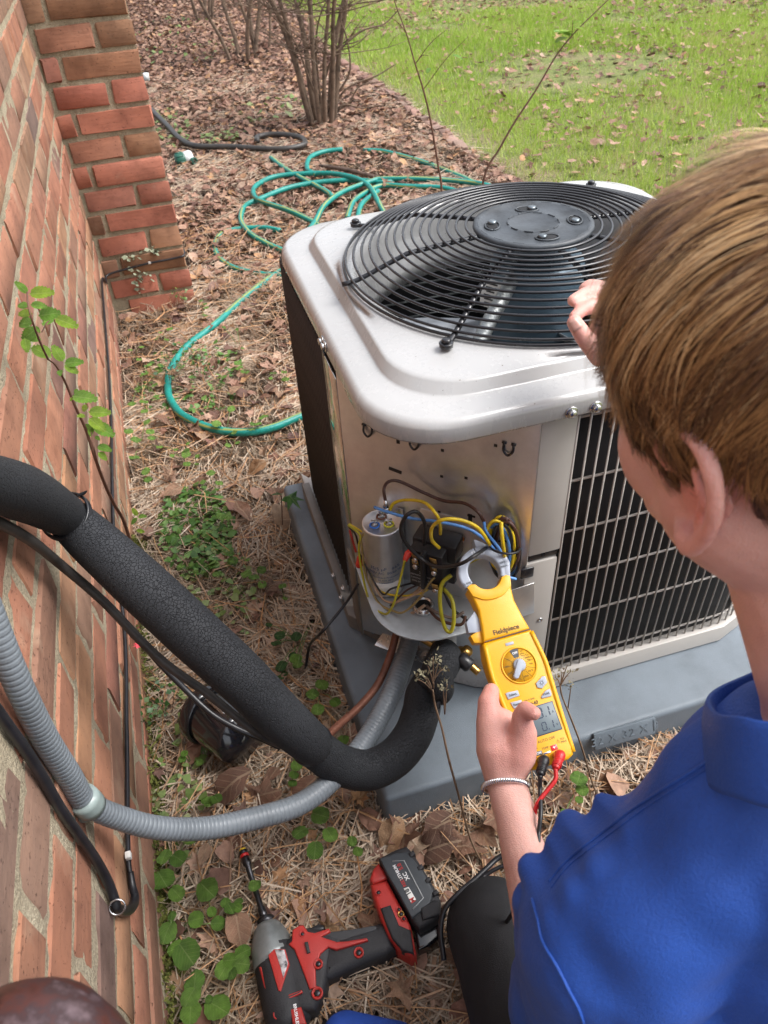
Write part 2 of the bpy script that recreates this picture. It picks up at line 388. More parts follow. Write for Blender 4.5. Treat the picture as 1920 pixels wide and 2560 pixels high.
# side bricks of the pier (its right return) and core
for rrow in range(-5, 13):
    zc = Z0-CH*(rrow+.5); y = .102 if rrow % 2 else .155
    while y < 1.0:
        o = bpy.data.objects.new('brick', pm[round(.2035, 3)][0] if round(.2035, 3) in pm else bmv[0]); COL.objects.link(o); o.parent = pier
        o.location = (.2655-.13-.0255, y+.06, zc); y += .2115
c2 = obj('pier_core', box_me(.24, 1.1, 1.34, 0, Matrix.Translation((.12-.13, .57, .62))), M_mortar, None); c2.parent = pier
# ================================================================== equipment pad
M_pad = plain('pad_plastic', (.125, .152, .178), .50, 0, .14, 9, .0006, 900)
PADX, PADY, PS, PH = .345, -.954, .813, .0765
pad = thing('equipment_pad', 'square blue-grey plastic pad under the air conditioner', 'pad', (.75, -.55, 0))
bm = bmesh.new(); bmesh.ops.create_cube(bm, size=1); bmesh.ops.scale(bm, vec=(PS, PS, PH+.02), verts=bm.verts)
for v in bm.verts:
    if v.co.z > 0: v.co.x *= .985; v.co.y *= .985
bmesh.ops.bevel(bm, geom=[e for e in bm.edges if any(v.co.z > 0 for v in e.verts)], offset=.009, segments=4, profile=.55, affect='EDGES')
bm.transform(Matrix.Translation((PADX+PS/2, PADY+PS/2, (PH+.02)/2-.02)))
obj('slab', bm_mesh(bm, 'slab', 60), M_pad, pad)
lab = frame_m((.7545, -.9545, .0655), (1, -.02, -.01), None, (0, -.90, .42))
lp = obj('size_plate', box_me(.108, .030, .006, .0015, lab), M_pad, pad)
text('32 X 32 X 3', .021, lab @ Matrix.Translation((0, 0, .0033)), M_pad, lp, 'raised_lettering', depth=.0006, spacing=1.15)
ft = obj('plate_lug', box_me(.005, .022, .014, .001, lab @ Matrix.Translation((.053, .002, -.003))), M_pad, pad)

# ================================================================== condenser unit
M_paint, t, b = new_mat('beige_enamel')
n1 = noise_node(t, 5, 6, .6); n2 = noise_node(t, 260, 2, .5); n3 = noise_node(t, 22, 7, .75, stretch=(1, 1, .3))
r = ramp(t, n1.outputs[0], [(.35, (.365, .365, .362)), (.65, (.405, .405, .402))]); sp_ = ramp(t, n2.outputs[0], [(.74, (0, 0, 0)), (.77, (1, 1, 1))]); ds_ = ramp(t, n3.outputs[0], [(.55, (0, 0, 0)), (.78, (.16, .16, .16))])
c_ = mixc(t, ds_.outputs[0], r.outputs[0], (.33, .30, .26)); c_ = mixc(t, sp_.outputs[0], c_, (.10, .08, .06)); t.links.new(c_, b.inputs['Base Color'])
mr = N(t, 'ShaderNodeMapRange'); mr.inputs['From Min'].default_value = .35; mr.inputs['From Max'].default_value = .75; mr.inputs['To Min'].default_value = .16; mr.inputs['To Max'].default_value = .42; t.links.new(n3.outputs[0], mr.inputs[0]); t.links.new(mr.outputs[0], b.inputs['Roughness'])
b.inputs['Coat Weight'].default_value = .5; b.inputs['Coat Roughness'].default_value = .12
M_paint2 = plain('beige_enamel_satin', (.40, .375, .345), .38, 0, .04, 8)
M_gw = plain('grille_wire_coating', (.42, .385, .35), .45, 0, .08, 30)
M_black = plain('black_wire_and_gap', (.011, .011, .014), .28, 0, .2, 20, 0, coat=.3)
M_dark = plain('coil_and_cavity_black', (.006, .006, .007), .7)
M_galv, t, b = new_mat('galvanised_sheet')
n1 = noise_node(t, 35, 6, .7); n2 = noise_node(t, 5, 3)
r = ramp(t, n1.outputs[0], [(.3, (.66, .66, .66)), (.7, (.78, .78, .77))]); t.links.new(r.outputs[0], b.inputs['Base Color'])
b.inputs['Metallic'].default_value = .92; mr = N(t, 'ShaderNodeMapRange'); mr.inputs['To Min'].default_value = .26; mr.inputs['To Max'].default_value = .42
t.links.new(n1.outputs[0], mr.inputs[0]); t.links.new(mr.outputs[0], b.inputs['Roughness']); bump(t, b, n2.outputs[0], .002)
M_galv2 = plain('galvanised_shelf', (.43, .46, .48), .45, .55, .08, 40)
M_mirror = plain('polished_sheet', (.62, .58, .53), .10, 1.0, .05, 6, .0008, 25)
M_zinc = plain('zinc_bolt', (.62, .62, .62), .25, 1, .1, 60)
M_hub = plain('hub_plastic', (.045, .052, .060), .5, 0, .35, 25, .0005, 200)
M_motor = plain('motor_paint', (.10, .155, .20), .35, .2, .1, 12)
M_cond = plain('galvanised_tube', (.34, .36, .36), .35, .8, .2, 90, .002, 60)
ac = thing('air_conditioner', 'beige outdoor air conditioner with its electrical compartment open and black fan grille on top', 'air conditioner', (.735, -.52, .077))
CX, CY = .738, -.524; HX, HY = .335, .330
def rrect(a, hx, hy, rad):
    d = Vector((math.cos(a), math.sin(a))); c, s = abs(d.x), abs(d.y)
    tx = hx/c if c > 1e-9 else 1e9; ty = hy/s if s > 1e-9 else 1e9; tt = min(tx, ty); x, y = c*tt, s*tt
    if x > hx-rad and y > hy-rad:
        cx, cy = hx-rad, hy-rad; bq = c*cx+s*cy; cc = cx*cx+cy*cy-rad*rad; tt = bq+math.sqrt(max(0, bq*bq-cc))
    return d.x*tt, d.y*tt
def loops_me(name, loops, cx, cy, n=144, close=False):
    V = []; F = []
    for fn, z in loops:
        for k in range(n): x, y = fn(2*math.pi*k/n); V.append((cx+x, cy+y, z(2*math.pi*k/n) if callable(z) else z))
    for i in range(len(loops)-1):
        for k in range(n): k2 = (k+1) % n; F.append((i*n+k, i*n+k2, (i+1)*n+k2, (i+1)*n+k))
    return mesh(name, V, F)
def RR(ins, rad): return lambda a: rrect(a, HX-ins, HY-ins, rad)
def CR(rad): return lambda a: (math.cos(a)*rad, math.sin(a)*rad)
lid = obj('top_cover', loops_me('top_cover', [(RR(.004, .10), .6465), (RR(.001, .103), .6450), (RR(0, .104), .6480), (RR(.0005, .104), .664), (RR(.0012, .104), .6665), (RR(.004, .103), .6710), (RR(.008, .100), .6735), (RR(.011, .098), .6742),
    (RR(.028, .094), .6762), (RR(.0400, .090), .6775), (RR(.0420, .090), .6779), (RR(.0436, .091), .6795), (RR(.0490, .094), .6905), (RR(.0510, .096), .6925), (RR(.0540, .098), .6932), (RR(.062, .10), .6940), (CR(.285), .6985), (CR(.278), .7000), (CR(.270), .7004), (CR(.264), .6985), (CR(.259), .694), (CR(.256), .684), (CR(.252), .655), (CR(.249), .61), (CR(.249), .585)], CX, CY), M_paint, ac)
md = lid.modifiers.new('thick', 'SOLIDIFY'); md.thickness = .0012; md.offset = -1
for (x, y, ax) in ((.640, CY-HY-.0005, (0, -1, 0)), (.672, CY-HY-.0005, (0, -1, 0)), (.985, CY-HY-.0005, (0, -1, 0))):
    obj('screw', hexbolt((x, y, .653), ax, .0055, .005), M_zinc, lid)
for y in (-.585, -.600): obj('screw', hexbolt((CX-HX-.0005, y, .658), (-1, 0, 0), .0055, .005), M_zinc, lid)
obj('screw', hexbolt((.395+.05, -.69, .632), (-.7, -.7, 0), .004, .004), M_zinc, lid)
# base pan with the corner cut off
bp = [(.395, -.19+.05), (.395, -.60), (.430, -.640), (.535, -.775), (.565, -.800), (.60, -.838), (1.00, -.842), (1.045, -.825), (1.072, -.78), (1.076, -.73), (1.076, -.20), (1.02, -.155), (.45, -.155), (.41, -.165)]
obj('base_pan', prism_me(bp, .078, .098, .004), M_paint2, ac)
def off_poly(poly, d):
    c = Vector((.738, -.5)); return [tuple(Vector(p)+(c-Vector(p)).normalized()*d) for p in poly]
obj('base_lip', prism_me([(.60, -.8455), (1.00, -.8495), (1.05, -.832), (1.080, -.785), (1.084, -.72), (1.070, -.72), (1.066, -.775), (1.04, -.812), (1.0, -.828), (.60, -.824)], .080, .117, .0025), M_paint2, ac)
obj('base_lip', prism_me([(.388, -.20), (.388, -.602), (.428, -.652), (.52, -.760), (.512, -.766+.02), (.43, -.630), (.405, -.59), (.405, -.20)], .080, .112, .002), plain('brown_grey_enamel', (.16, .145, .13), .5, 0, .2, 15), ac)  # left lip in a darker brown-grey than the front lip
obj('base_lip', prism_me([(.520, -.776), (.556, -.802), (.606, -.826), (.606, -.812), (.556, -.786), (.53, -.764)], .080, .125, .002), M_paint, ac)
for (x, y, z, ax) in ((.640, -.8475, .105, (0, -1, 0)), (.630, -.8455, .175, (0, -1, 0)), (.387, -.560, .115, (-1, 0, 0)), (.387, -.50, .115, (-1, 0, 0)), (.389, -.585, .165, (-1, 0, 0)), (.423, -.648, .105, (-.7, -.5, 0))):
    obj('screw', hexbolt((x, y, z), ax, .0048, .004), M_zinc, ac)
# coil block (hollow: outer skin and fins), inner dark walls
def wall_seg(name, pts, z0, z1, mat, parent, th=.02):
    V = []; F = []
    for x, y in pts: V += [(x, y, z0), (x, y, z1)]
    for i in range(len(pts)-1): F.append((2*i, 2*i+2, 2*i+3, 2*i+1))
    o = obj(name, mesh(name, V, F), mat, parent); m = o.modifiers.new('s', 'SOLIDIFY'); m.thickness = th; m.offset = 0; return o
def arc(cx, cy, r_, a0, a1, n): return [(cx+r_*math.cos(math.radians(a0+(a1-a0)*i/n)), cy+r_*math.sin(math.radians(a0+(a1-a0)*i/n))) for i in range(n+1)]
coil_path = [(.425, -.555)]+arc(.425+.075, -.245, .075, 180, 90, 6)+arc(.975, -.245, .075, 90, 0, 6)+arc(.975, -.745, .075, 0, -90, 6)+[(.668, -.820)]
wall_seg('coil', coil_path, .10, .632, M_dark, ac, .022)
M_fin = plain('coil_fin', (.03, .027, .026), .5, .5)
# fine fins of the coil inside, seen through the fan opening: long horizontal tubes
Vf = []; Ff = []
for k in range(15):
    z = .13+.033*k
    v, f = tube([(.442, -.57, z), (.442, -.25, z), (.455, -.215, z), (.50, -.198, z), (.95, -.198, z)], .0022, 5, 4); Ff += [tuple(i+len(Vf) for i in q) for q in f]; Vf += v
tag(obj('coil_tube', (Vf, Ff), M_cond, ac))
# side grille: vertical wires (each a part) and horizontal wires
gp = [(.4065, -.565)]+arc(.4065+.085, -.245, .085, 180, 90, 8)
gp2 = [(.662, -.838), (.96, -.8405)]+arc(.985, -.7465, .094, -90, 0, 10)+[(1.079, -.45)]
def along(pts, step):
    P = [Vector(p) for p in pts]; out = []; s = 0; nxt = 0
    for a_, b_ in zip(P[:-1], P[1:]):
        L = (b_-a_).length
        while nxt <= s+L: out.append(a_+(b_-a_)*((nxt-s)/L)); nxt += step
        s += L
    return out
vw = mesh('grille_wire', *tube([(0, 0, .118), (0, 0, .4), (0, 0, .634)], .0015, 6, 1)); vw.materials.append(M_gw); vw.shade_smooth()
vw2 = mesh('grille_wire', *tube([(0, 0, .118), (0, 0, .4), (0, 0, .634)], .0019, 6, 1)); vw2.shade_smooth()
M_gw2 = plain('grille_wire_brown', (.050, .034, .026), .6, 0, .2, 30); vw2.materials.append(M_gw2)  # left-side wires, much darker brown than the front grille
def grille(pts, step, me, zs, mat, inset, skip_first=False):
    for p in along(pts, step):
        o = bpy.data.objects.new('grille_wire', me); link(o, ac); o.location = (p.x, p.y, 0)
    for z in zs:
        obj('cross_wire', tube([(x+inset[0]*0, y, z) for x, y in pts], .0021, 6, 3, smooth=False), mat, ac)
grille([(x, y) for x, y in gp2], .0166, vw, [], M_gw, (0, 0))
gh = [(.664, -.8345), (.96, -.837)]+arc(.985, -.7465, .0905, -90, 0, 10)+[(1.0755, -.45)]
for z in (.628, .526, .434, .341, .247, .138): obj('cross_wire', tube([(x, y, z) for x, y in gh], .0021, 6, 3, smooth=False), M_gw, ac)
for p in along(gp, .0150):
    o = bpy.data.objects.new('grille_wire', vw2); link(o, ac); o.location = (p.x, p.y, 0)
# left side: a black strip painted in for the dark gap, then the polished strip
obj('post_or_gap', box_me(.004, .014, .50, .001, Matrix.Translation((.405, -.573, .385))), M_black, ac)
obj('polished_strip', box_me(.003, .066, .53, .001, Matrix.Translation((.4035, -.617, .37))), M_mirror, ac)
# electrical panel across the cut corner
PA, PB = Vector((.4040, -.6505, 0)), Vector((.6120, -.8375, 0)); PD = (PB-PA).normalized(); PNn = Vector((PD.y, -PD.x, 0)); 
if PNn.y > 0: PNn = -PNn
PL = (PB-PA).length
def panM(s, z, off=0): o = PA+PD*s+PNn*off; return frame_m((o.x, o.y, z), PD, None, PNn)     # local x along panel, y up? z outward
def pan(px, py, off=0.0): return onp(px, py, PA+PNn*off, PNn)
pc = frame_m((PA+PB)/2+Vector((0, 0, .385)), PD, None, PNn)
panel = obj('control_panel', box_me(PL, .53, .0022, .0006, pc), M_galv, ac)
def pslot(px, py, wd, ht, rot=0, name='slot'):
    P = pan(px, py, .0014); M = frame_m(P, PD, None, PNn) @ Matrix.Rotation(rot, 4, 'Z')
    return obj(name, box_me(wd, ht, .0008, .0003, M, 1), M_black, panel)
for px, py in ((1140, 1090), (1106, 1126), (1104, 1191), (1165, 1195), (1098, 1280), (1239, 1114)): pslot(px, py, .0045, .0045, 0, 'hole')
pslot(995, 1102, .005, .010, 0, 'hole'); pslot(988, 1176, .020, .006, -.15); pslot(1175, 1305, .006, .030)
pslot(1178, 1290, .012, .004)
for px, py in ((921, 1075), (1037, 1107), (1272, 1121)):
    P = pan(px, py, .002); M = frame_m(P, PD, None, PNn); obj('hook', join_geo([tube([M @ Vector((-.006, .007, .001)), M @ Vector((-.006, -.002, .003)), M @ Vector((0, -.0085, .004)), M @ Vector((.006, -.002, .003)), M @ Vector((.006, .007, .001))], .0017, 6, 4), tube([M @ Vector((-.009, .008, .0006)), M @ Vector((-.003, .008, .0006))], .002, 5, 1), tube([M @ Vector((.003, .008, .0006)), M @ Vector((.009, .008, .0006))], .002, 5, 1)]), M_black, panel)
# post (upper and lower) at the right end of the panel
obj('post_or_gap', box_me(.050, .010, .236, .003, Matrix.Translation((.6365, -.834, .5245))), M_paint2, ac)
obj('post_gap', box_me(.046, .006, .012, .0008, Matrix.Translation((.636, -.833, .400))), M_black, ac)
obj('post_or_gap', box_me(.050, .010, .264, .003, Matrix.Translation((.634, -.834, .260))), M_paint2, ac)
obj('post_notch', box_me(.020, .004, .020, .002, Matrix.Translation((.612, -.8400, .377))), M_black, ac)
obj('screw_hole', lathe([(.0045, 0), (.0045, .001), (.002, .0014), (.002, .0006)], (.643, -.8392, .262), (0, -1, 0), 14), M_zinc, ac)
# shelf
sh = [(.402, -.645)]+[(.4005, -.70)]+arc(.490, -.752, .0895, 180, 262, 12)+[(.535, -.8425), (.612, -.8395)]
shelf = obj('shelf', prism_me(sh, .281, .2835, .0008), M_galv2, ac)
fl = frame_m((.603, -.8415, .318), (1, 0, 0), None, (0, -1, 0)); obj('shelf_flange', box_me(.048, .068, .0015, .0005, fl @ Matrix.Rotation(.08, 4, 'Z')), M_galv, shelf)
# cabinet corner panel under the shelf
M_under = plain('brownish_sheet', (.20, .17, .14), .45, .5, .2, 15)  # brownish tone of the galvanised sheet under the shelf
obj('lower_panel', box_me(.16, .16, .002, .0005, frame_m((.458, -.69, .19), (.14, -.155, 0), None, PNn)), M_under, ac)
obj('lower_panel', box_me(.003, .05, .17, .0005, Matrix.Translation((.4015, -.625, .19))), M_under, ac)
obj('dark_cavity_sheet', box_me(.16, .17, .002, .0005, frame_m((.56, -.76, .19), (.14, -.11, 0), None, PNn)), M_dark, ac)  # near-black sheet, its colour stands for the shade inside the cavity
obj('valve_bracket', box_me(.024, .0018, .11, .0005, Matrix.Translation((.512, -.795, .225))), M_paint, ac)
obj('valve_plate', box_me(.10, .03, .002, .0005, Matrix.Translation((.455, -.735, .145)) @ Matrix.Rotation(-.75, 4, 'Z')), M_zinc, ac)

# fan, motor and shroud seen through the grille
obj('fan_motor', lathe([(.0, .700), (.045, .700), (.066, .694), (.070, .685), (.070, .565), (.066, .556), (.030, .550), (.0, .549)], (CX+.012, CY, 0), (0, 0, 1), 32), M_motor, ac)
M_blade = plain('fan_blade', (.50, .52, .54), .3, .6, .08, 12)
M_inner = plain('shroud_grey', (.24, .23, .22), .5)
def blade(a0):
    V = []; F = []; nu, nv = 8, 6
    for i in range(nu+1):
        rr = .055+.183*i/nu
        for j in range(nv+1):
            aa = a0+math.radians(44)*(j/nv-.5)*(1-.25*abs(i/nu-.5)); V.append((CX+rr*math.cos(aa), CY+rr*math.sin(aa), .565-.045*(j/nv-.5)*2*.8+.01*i/nu))
    for i in range(nu):
        for j in range(nv): q = i*(nv+1)+j; F.append((q, q+1, q+nv+2, q+nv+1))
    o = obj('fan_blade', (V, F), M_blade, ac); m = o.modifiers.new('s', 'SOLIDIFY'); m.thickness = .0015; return o
for a0 in (math.radians(186), math.radians(306), math.radians(66)): blade(a0)
obj('fan_hub', lathe([(.0, .572), (.062, .572), (.066, .566), (.066, .556), (.05, .552), (0, .552)], (CX, CY, -.006), (0, 0, 1), 24), M_zinc, ac)
cd = obj('wiring_tube', tube([on(1300, 650, 'z', .690), on(1265, 730, 'z', .680), on(1225, 800, 'z', .670), on(1188, 880, 'z', .660)], .0105, 14, 8), M_cond, ac)
lbm = frame_m((.660, -.560, .668), (.55, -.8, 0), None, (-.8, -.55, .25))
M_paper = plain('paper_label', (.72, .71, .68), .6); M_ink = plain('printed_ink', (.03, .03, .03), .6)
lb = obj('label', box_me(.030, .040, .0008, .0002, lbm), M_paper, ac)
for i in range(6): obj('print_line', box_me(.020-.003*(i % 3), .0022, .0004, 0, lbm @ Matrix.Translation((0, .014-.0055*i, .0007))), M_ink, lb)
# grille: rings, spokes, hub
def dome(r_): return .742 if r_ < .09 else (.742-(r_-.09)/.10*.007 if r_ < .19 else .735-(r_-.19)/.082*.028)
NR = 15
for k in range(NR):
    rr = .0965+(.2735-.0965)*(k/(NR-1))**.96
    obj('grille_ring', ring((CX, CY, dome(rr)+.0038), rr, .0020, seg=96), M_black, ac)
obj('grille_ring', ring((CX, CY, .7045), .2765, .0022, seg=96), M_black, ac)
for k in range(8):
    a_ = math.radians(45*k+ (0 if k % 2 == 0 else 0)); d = Vector((math.cos(a_), math.sin(a_), 0)); R1 = .272 if k % 2 == 0 else .288
    pts = [Vector((CX, CY, 0))+d*r_+Vector((0, 0, dome(r_)-.0015)) for r_ in (.06, .12, .185, .195, .23, .266)]
    if k % 2 == 0: pts.append(Vector((CX, CY, .7055))+d*.288)
    else: pts += [Vector((CX, CY, .7035))+d*.286, Vector((CX, CY, .7025))+d*.300]
    sp = obj('spoke', tube(pts, .0042, 8, 2, flat=.8), M_black, ac)
    if k % 2: obj('spoke_bolt', join_geo([hexbolt(Vector((CX, CY, .7060))+d*.298, (0, 0, 1), .0062, .005), lathe([(.0085, -.004), (.0085, 0)], Vector((CX, CY, .7055))+d*.298, (0, 0, 1), 16)]), M_black, ac)
hub = obj('hub_plate', lathe([(.0, .7415), (.034, .7418), (.036, .7432), (.0385, .7418), (.074, .7412), (.0765, .7430), (.081, .7438), (.0855, .7425), (.0865, .738), (.083, .735), (0, .735)], (CX, CY, .0045), (0, 0, 1), 64), M_hub, ac)
for (dx, dy) in ((-.055, .020), (.020, .048), (-.012, -.055), (.055, -.022)):
    a_ = math.atan2(dy, dx); P = Vector((CX+dx, CY+dy, .7468)); tg = Vector((-dy, dx, 0)).normalized()
    obj('slot', prism_me([tuple((math.cos(t_)*(.013), math.sin(t_)*.0075)) for t_ in np.linspace(0, 2*math.pi, 16, endpoint=False)], 0, .0006, 0, frame_m(P+tg*.007, tg, None, (0, 0, 1))), M_dark, hub)
    obj('slot_rim', tube([P+tg*(.007+math.cos(t_)*.0165)+Vector((math.cos(a_), math.sin(a_), 0))*math.sin(t_)*.0105 for t_ in np.linspace(0, 2*math.pi, 18)], .0014, 6, 1, smooth=False), M_hub, hub)
    obj('hub_bolt', hexbolt(P-Vector((0, 0, .002)), (0, 0, 1), .0066, .0055, False), plain('hub_bolt_zinc', (.20, .23, .25), .3, .8) if 'hub_bolt_zinc' not in bpy.data.materials else bpy.data.materials['hub_bolt_zinc'], hub)
for r_, n_, w_ in ((.0365, 10, .55), (.0795, 16, .5)):       # raised dashes moulded round the disc
    for k in range(n_):
        obj('raised_dash', ring((CX, CY, .7476), r_, .0011, seg=5, s2=5, a0=2*math.pi*k/n_, a1=2*math.pi*(k+w_)/n_), M_hub, hub)

# ------------------------------------------------------------------ electrical parts
M_alu = plain('capacitor_aluminium', (.78, .78, .79), .34, .85, .05, 50)
M_blue = plain('blue_ring_plastic', (.02, .16, .60), .3); M_yel = plain('yellow_ring_plastic', (.62, .60, .03), .35)
M_red = plain('red_plastic', (.55, .035, .02), .4)
cb = on(966, 1464, 'z', .284); CB = Vector((cb.x, cb.y, 0)); RCAP = .0282; HC = .136
zt = .284+HC
capc = obj('capacitor', lathe([(0, .2842), (.022, .2842), (RCAP-.001, .287), (RCAP, .290), (RCAP, zt-.006), (RCAP+.0012, zt-.004), (RCAP+.0012, zt), (RCAP-.0005, zt+.0006), (RCAP-.002, zt-.0015), (0, zt-.001)], CB, (0, 0, 1), 48), M_alu, ac)
ltc = (Vector(CAM)-CB); la = math.atan2(ltc.y, ltc.x)
def capband(z0, z1, a0, a1, mat, name, rr=.0004):
    V = []; F = []
    for i in range(13):
        a_ = la+a0+(a1-a0)*i/12; V += [CB+Vector((math.cos(a_)*(RCAP+rr), math.sin(a_)*(RCAP+rr), z0)), CB+Vector((math.cos(a_)*(RCAP+rr), math.sin(a_)*(RCAP+rr), z1))]
    for i in range(12): F.append((2*i, 2*i+2, 2*i+3, 2*i+1))
    o = obj(name, (V, F), mat, capc); m = o.modifiers.new('s', 'SOLIDIFY'); m.thickness = .0002; return o
capband(.289, .318, -.75, .95, M_paper, 'paper_label')
M_inkb = plain('blue_ink', (.04, .16, .40), .5)
def captext(s, size, z):
    me = text_me(s, size, .0001)
    for v in me.vertices:
        a_ = la+v.co.x/RCAP; rr = RCAP+.0003; v.co = CB+Vector((math.cos(a_)*rr, math.sin(a_)*rr, z+v.co.y))
    me.materials.clear(); obj('lettering', me, M_inkb, capc, smooth=None)
captext('35/5 \u00b5F   \u00b16%', .0088, .349); captext('440V AC  50/60 Hz', .0070, .340); captext('Metallized Protected', .0052, .331); captext('10,000 AFC', .0052, .325); captext('CAPACITOR', .0040, .3195)
for (ox, oy, m_) in ((-.011, -.006, M_blue), (.010, -.006, M_yel), (0, .012, plain('phenolic_brown', (.16, .05, .02), .5))):
    vx = Vector((math.cos(la), math.sin(la), 0)); vy = Vector((-vx.y, vx.x, 0)); c = CB+vy*ox-vx*oy*1.0+Vector((0, 0, zt))
    obj('terminal_ring', ring(c+Vector((0, 0, .001)), .0068, .0013, seg=24), m_, capc)
    for q in (-1, 1): obj('terminal', box_me(.0008, .006, .010, .0002, Matrix.Translation(c+Vector((0, 0, .006))+vy*q*.002) @ Matrix.Rotation(la+.3*q, 4, 'Z')), M_zinc, capc)
    obj('terminal_cap', box_me(.007, .006, .001, .0002, Matrix.Translation(c+Vector((0, 0, .0025))) @ Matrix.Rotation(la, 4, 'Z')), M_zinc, capc)
obj('capacitor_strap', box_me(.001, .07, .012, .0003, panM(.085, .402, .004) @ Matrix.Rotation(math.pi/2, 4, 'Y')), M_zinc, ac)
# contactor
M_bplast = plain('black_plastic', (.014, .014, .016), .35, 0, .2, 40)
cP = pan(1082, 1398, .030); cM = frame_m(cP, PD, None, PNn) @ Matrix.Scale(1.12, 4)
cont = obj('contactor', box_me(.046, .066, .050, .003, cM), M_bplast, ac)
obj('contactor_step', box_me(.060, .030, .030, .003, cM @ Matrix.Translation((.004, .022, -.008))), M_bplast, cont)
obj('contactor_step', box_me(.056, .016, .026, .003, cM @ Matrix.Translation((.004, -.026, -.010))), M_bplast, cont)
obj('contactor_plate', box_me(.070, .095, .002, .001, cM @ Matrix.Translation((.008, .012, -.025))), M_galv, cont)
obj('contactor_ridge', box_me(.006, .062, .012, .002, cM @ Matrix.Translation((-.001, .006, .028))), M_bplast, cont)
M_brass = plain('brass', (.55, .33, .10), .3, 1); M_copper = plain('copper_screw', (.45, .18, .08), .3, 1)
for (x, y) in ((-.013, .018), (.012, .018), (-.013, .006), (.012, .004), (.014, -.028)):
    obj('terminal_screw', join_geo([lathe([(.0046, 0), (.0046, .002), (.003, .0032), (0, .0034)], cM @ Vector((x, y, .026)), PNn, 14)]), M_zinc, cont)
    obj('terminal_lug', box_me(.009, .012, .0012, .0003, cM @ Matrix.Translation((x, y+.008, .0268)) @ Matrix.Rotation(.3, 4, 'X')), M_brass, cont)
obj('terminal_screw', lathe([(.0045, 0), (.0045, .002), (0, .003)], cM @ Vector((.032, .030, -.021)), PNn, 12), M_copper, cont)
M_gink = plain('grey_ink', (.42, .42, .42), .6)
for i, (s, sz) in enumerate((('23', .0055), ('DEFINITE PURPOSE', .0036), ('CONTACTOR 30A', .0036), ('COIL 24V 50/60Hz', .0034), ('21', .005))):
    text(s, sz, cM @ Matrix.Translation((-.006, -.004-.0058*i, .0252)), M_gink, cont, depth=.0001)
# wires of the unit (parts)
def wmat(n, c): return plain(n, c, .38, 0, .15, 60)
W_y = wmat('yellow_insulation', (.66, .47, .015)); W_k = wmat('black_insulation', (.015, .014, .015)); W_b = wmat('blue_insulation', (.10, .27, .62)); W_br = wmat('brown_insulation', (.075, .032, .022)); W_t = wmat('tan_insulation', (.40, .27, .18)); W_o = wmat('yellow_green_insulation', (.42, .38, .02))
def wire(pts, mat, rad=.0024, label=None):
    rad *= .80
    P = [pan(x, y, o) for x, y, o in pts]; o = obj('wire', tube(P, rad, 8, 8), mat, ac); return o
wire([(963, 1250, .055), (960, 1222, .05), (972, 1204, .035), (1000, 1204, .02), (1060, 1232, .012), (1110, 1252, .01), (1160, 1258, .012), (1195, 1280, .02), (1212, 1310, .02)], W_br, .0029)
obj('spade_terminal', join_geo([tube([pan(963, 1250, .055), pan(965, 1268, .056)], [.0022, .0042], 8, 2), tube([pan(965, 1268, .056), pan(966, 1282, .056)], .0034, 8, 2)]), M_zinc, ac)
wire([(974, 1276, .05), (985, 1258, .045), (1015, 1250, .045), (1060, 1256, .055), (1090, 1285, .07), (1100, 1310, .06), (1101, 1335, .045)], W_y, .0029)
wire([(936, 1268, .055), (970, 1280, .06), (1030, 1296, .055), (1100, 1305, .06), (1170, 1322, .05), (1215, 1352, .045), (1245, 1385, .04)], W_b, .0027)
wire([(1060, 1360, .05), (1062, 1310, .06), (1042, 1280, .07), (1015, 1290, .08), (1002, 1325, .08), (1020, 1365, .075), (1060, 1402, .07), (1100, 1418, .08), (1150, 1410, .09), (1185, 1390, .08), (1215, 1370, .05)], W_k, .0034)
wire([(1098, 1370, .055), (1080, 1350, .065), (1080, 1320, .075), (1105, 1300, .08), (1150, 1300, .07), (1195, 1320, .06), (1225, 1362, .05)], W_y, .0031)
wire([(1160, 1412, .05), (1185, 1400, .04), (1215, 1385, .03), (1250, 1370, .02)], W_o, .0034)
rr_ = random.Random(4)
for i, m_ in enumerate([W_y, W_b, W_k, W_br, W_br, W_y, W_k, W_y, W_b, W_br, W_k, W_y]):      # coiled bundle at the right of the panel
    cx_, cy_ = 1266+rr_.uniform(-12, 12), 1372+rr_.uniform(-12, 12); a1, b1 = rr_.uniform(34, 46), rr_.uniform(56, 74); tl = rr_.uniform(-.5, .1); st = rr_.uniform(0, 6); pts = []
    for k in range(12):
        th = st+k*2*math.pi/11*.97; x = a1*math.cos(th)*.72; y = b1*math.sin(th); pts.append((cx_+x*math.cos(tl)-y*math.sin(tl)*.6-8, cy_+x*math.sin(tl)+y*math.cos(tl), .010+.0016*i+.006*math.sin(th*1+i)))
    wire(pts, m_, .0027)
wire([(1210, 1305, .03), (1216, 1330, .035), (1250, 1375, .04), (1262, 1410, .045), (1270, 1440, .035), (1290, 1448, .03)], W_b, .0027)
wire([(1253, 1305, .035), (1255, 1340, .045), (1260, 1380, .045), (1262, 1400, .04)], W_y, .0032)
obj('cable_tie', ring(pan(1262, 1368, .035), .020, .0016, axis=(.2, .3, 1), seg=30), M_bplast, ac)
wire([(1098, 1440, .05), (1080, 1450, .06), (1045, 1500, .07), (1010, 1530, .075), (985, 1528, .075), (945, 1505, .06), (915, 1440, .045), (905, 1370, .04), (903, 1345, .035), (915, 1330, .03)], wmat('olive_insulation', (.30, .22, .08)), .0022)
wire([(1012, 1400, .07), (1005, 1430, .07), (990, 1490, .085), (978, 1522, .09), (960, 1535, .085), (925, 1505, .06), (905, 1430, .045), (897, 1370, .04), (900, 1338, .035), (870, 1312, .03)], W_o, .0022)
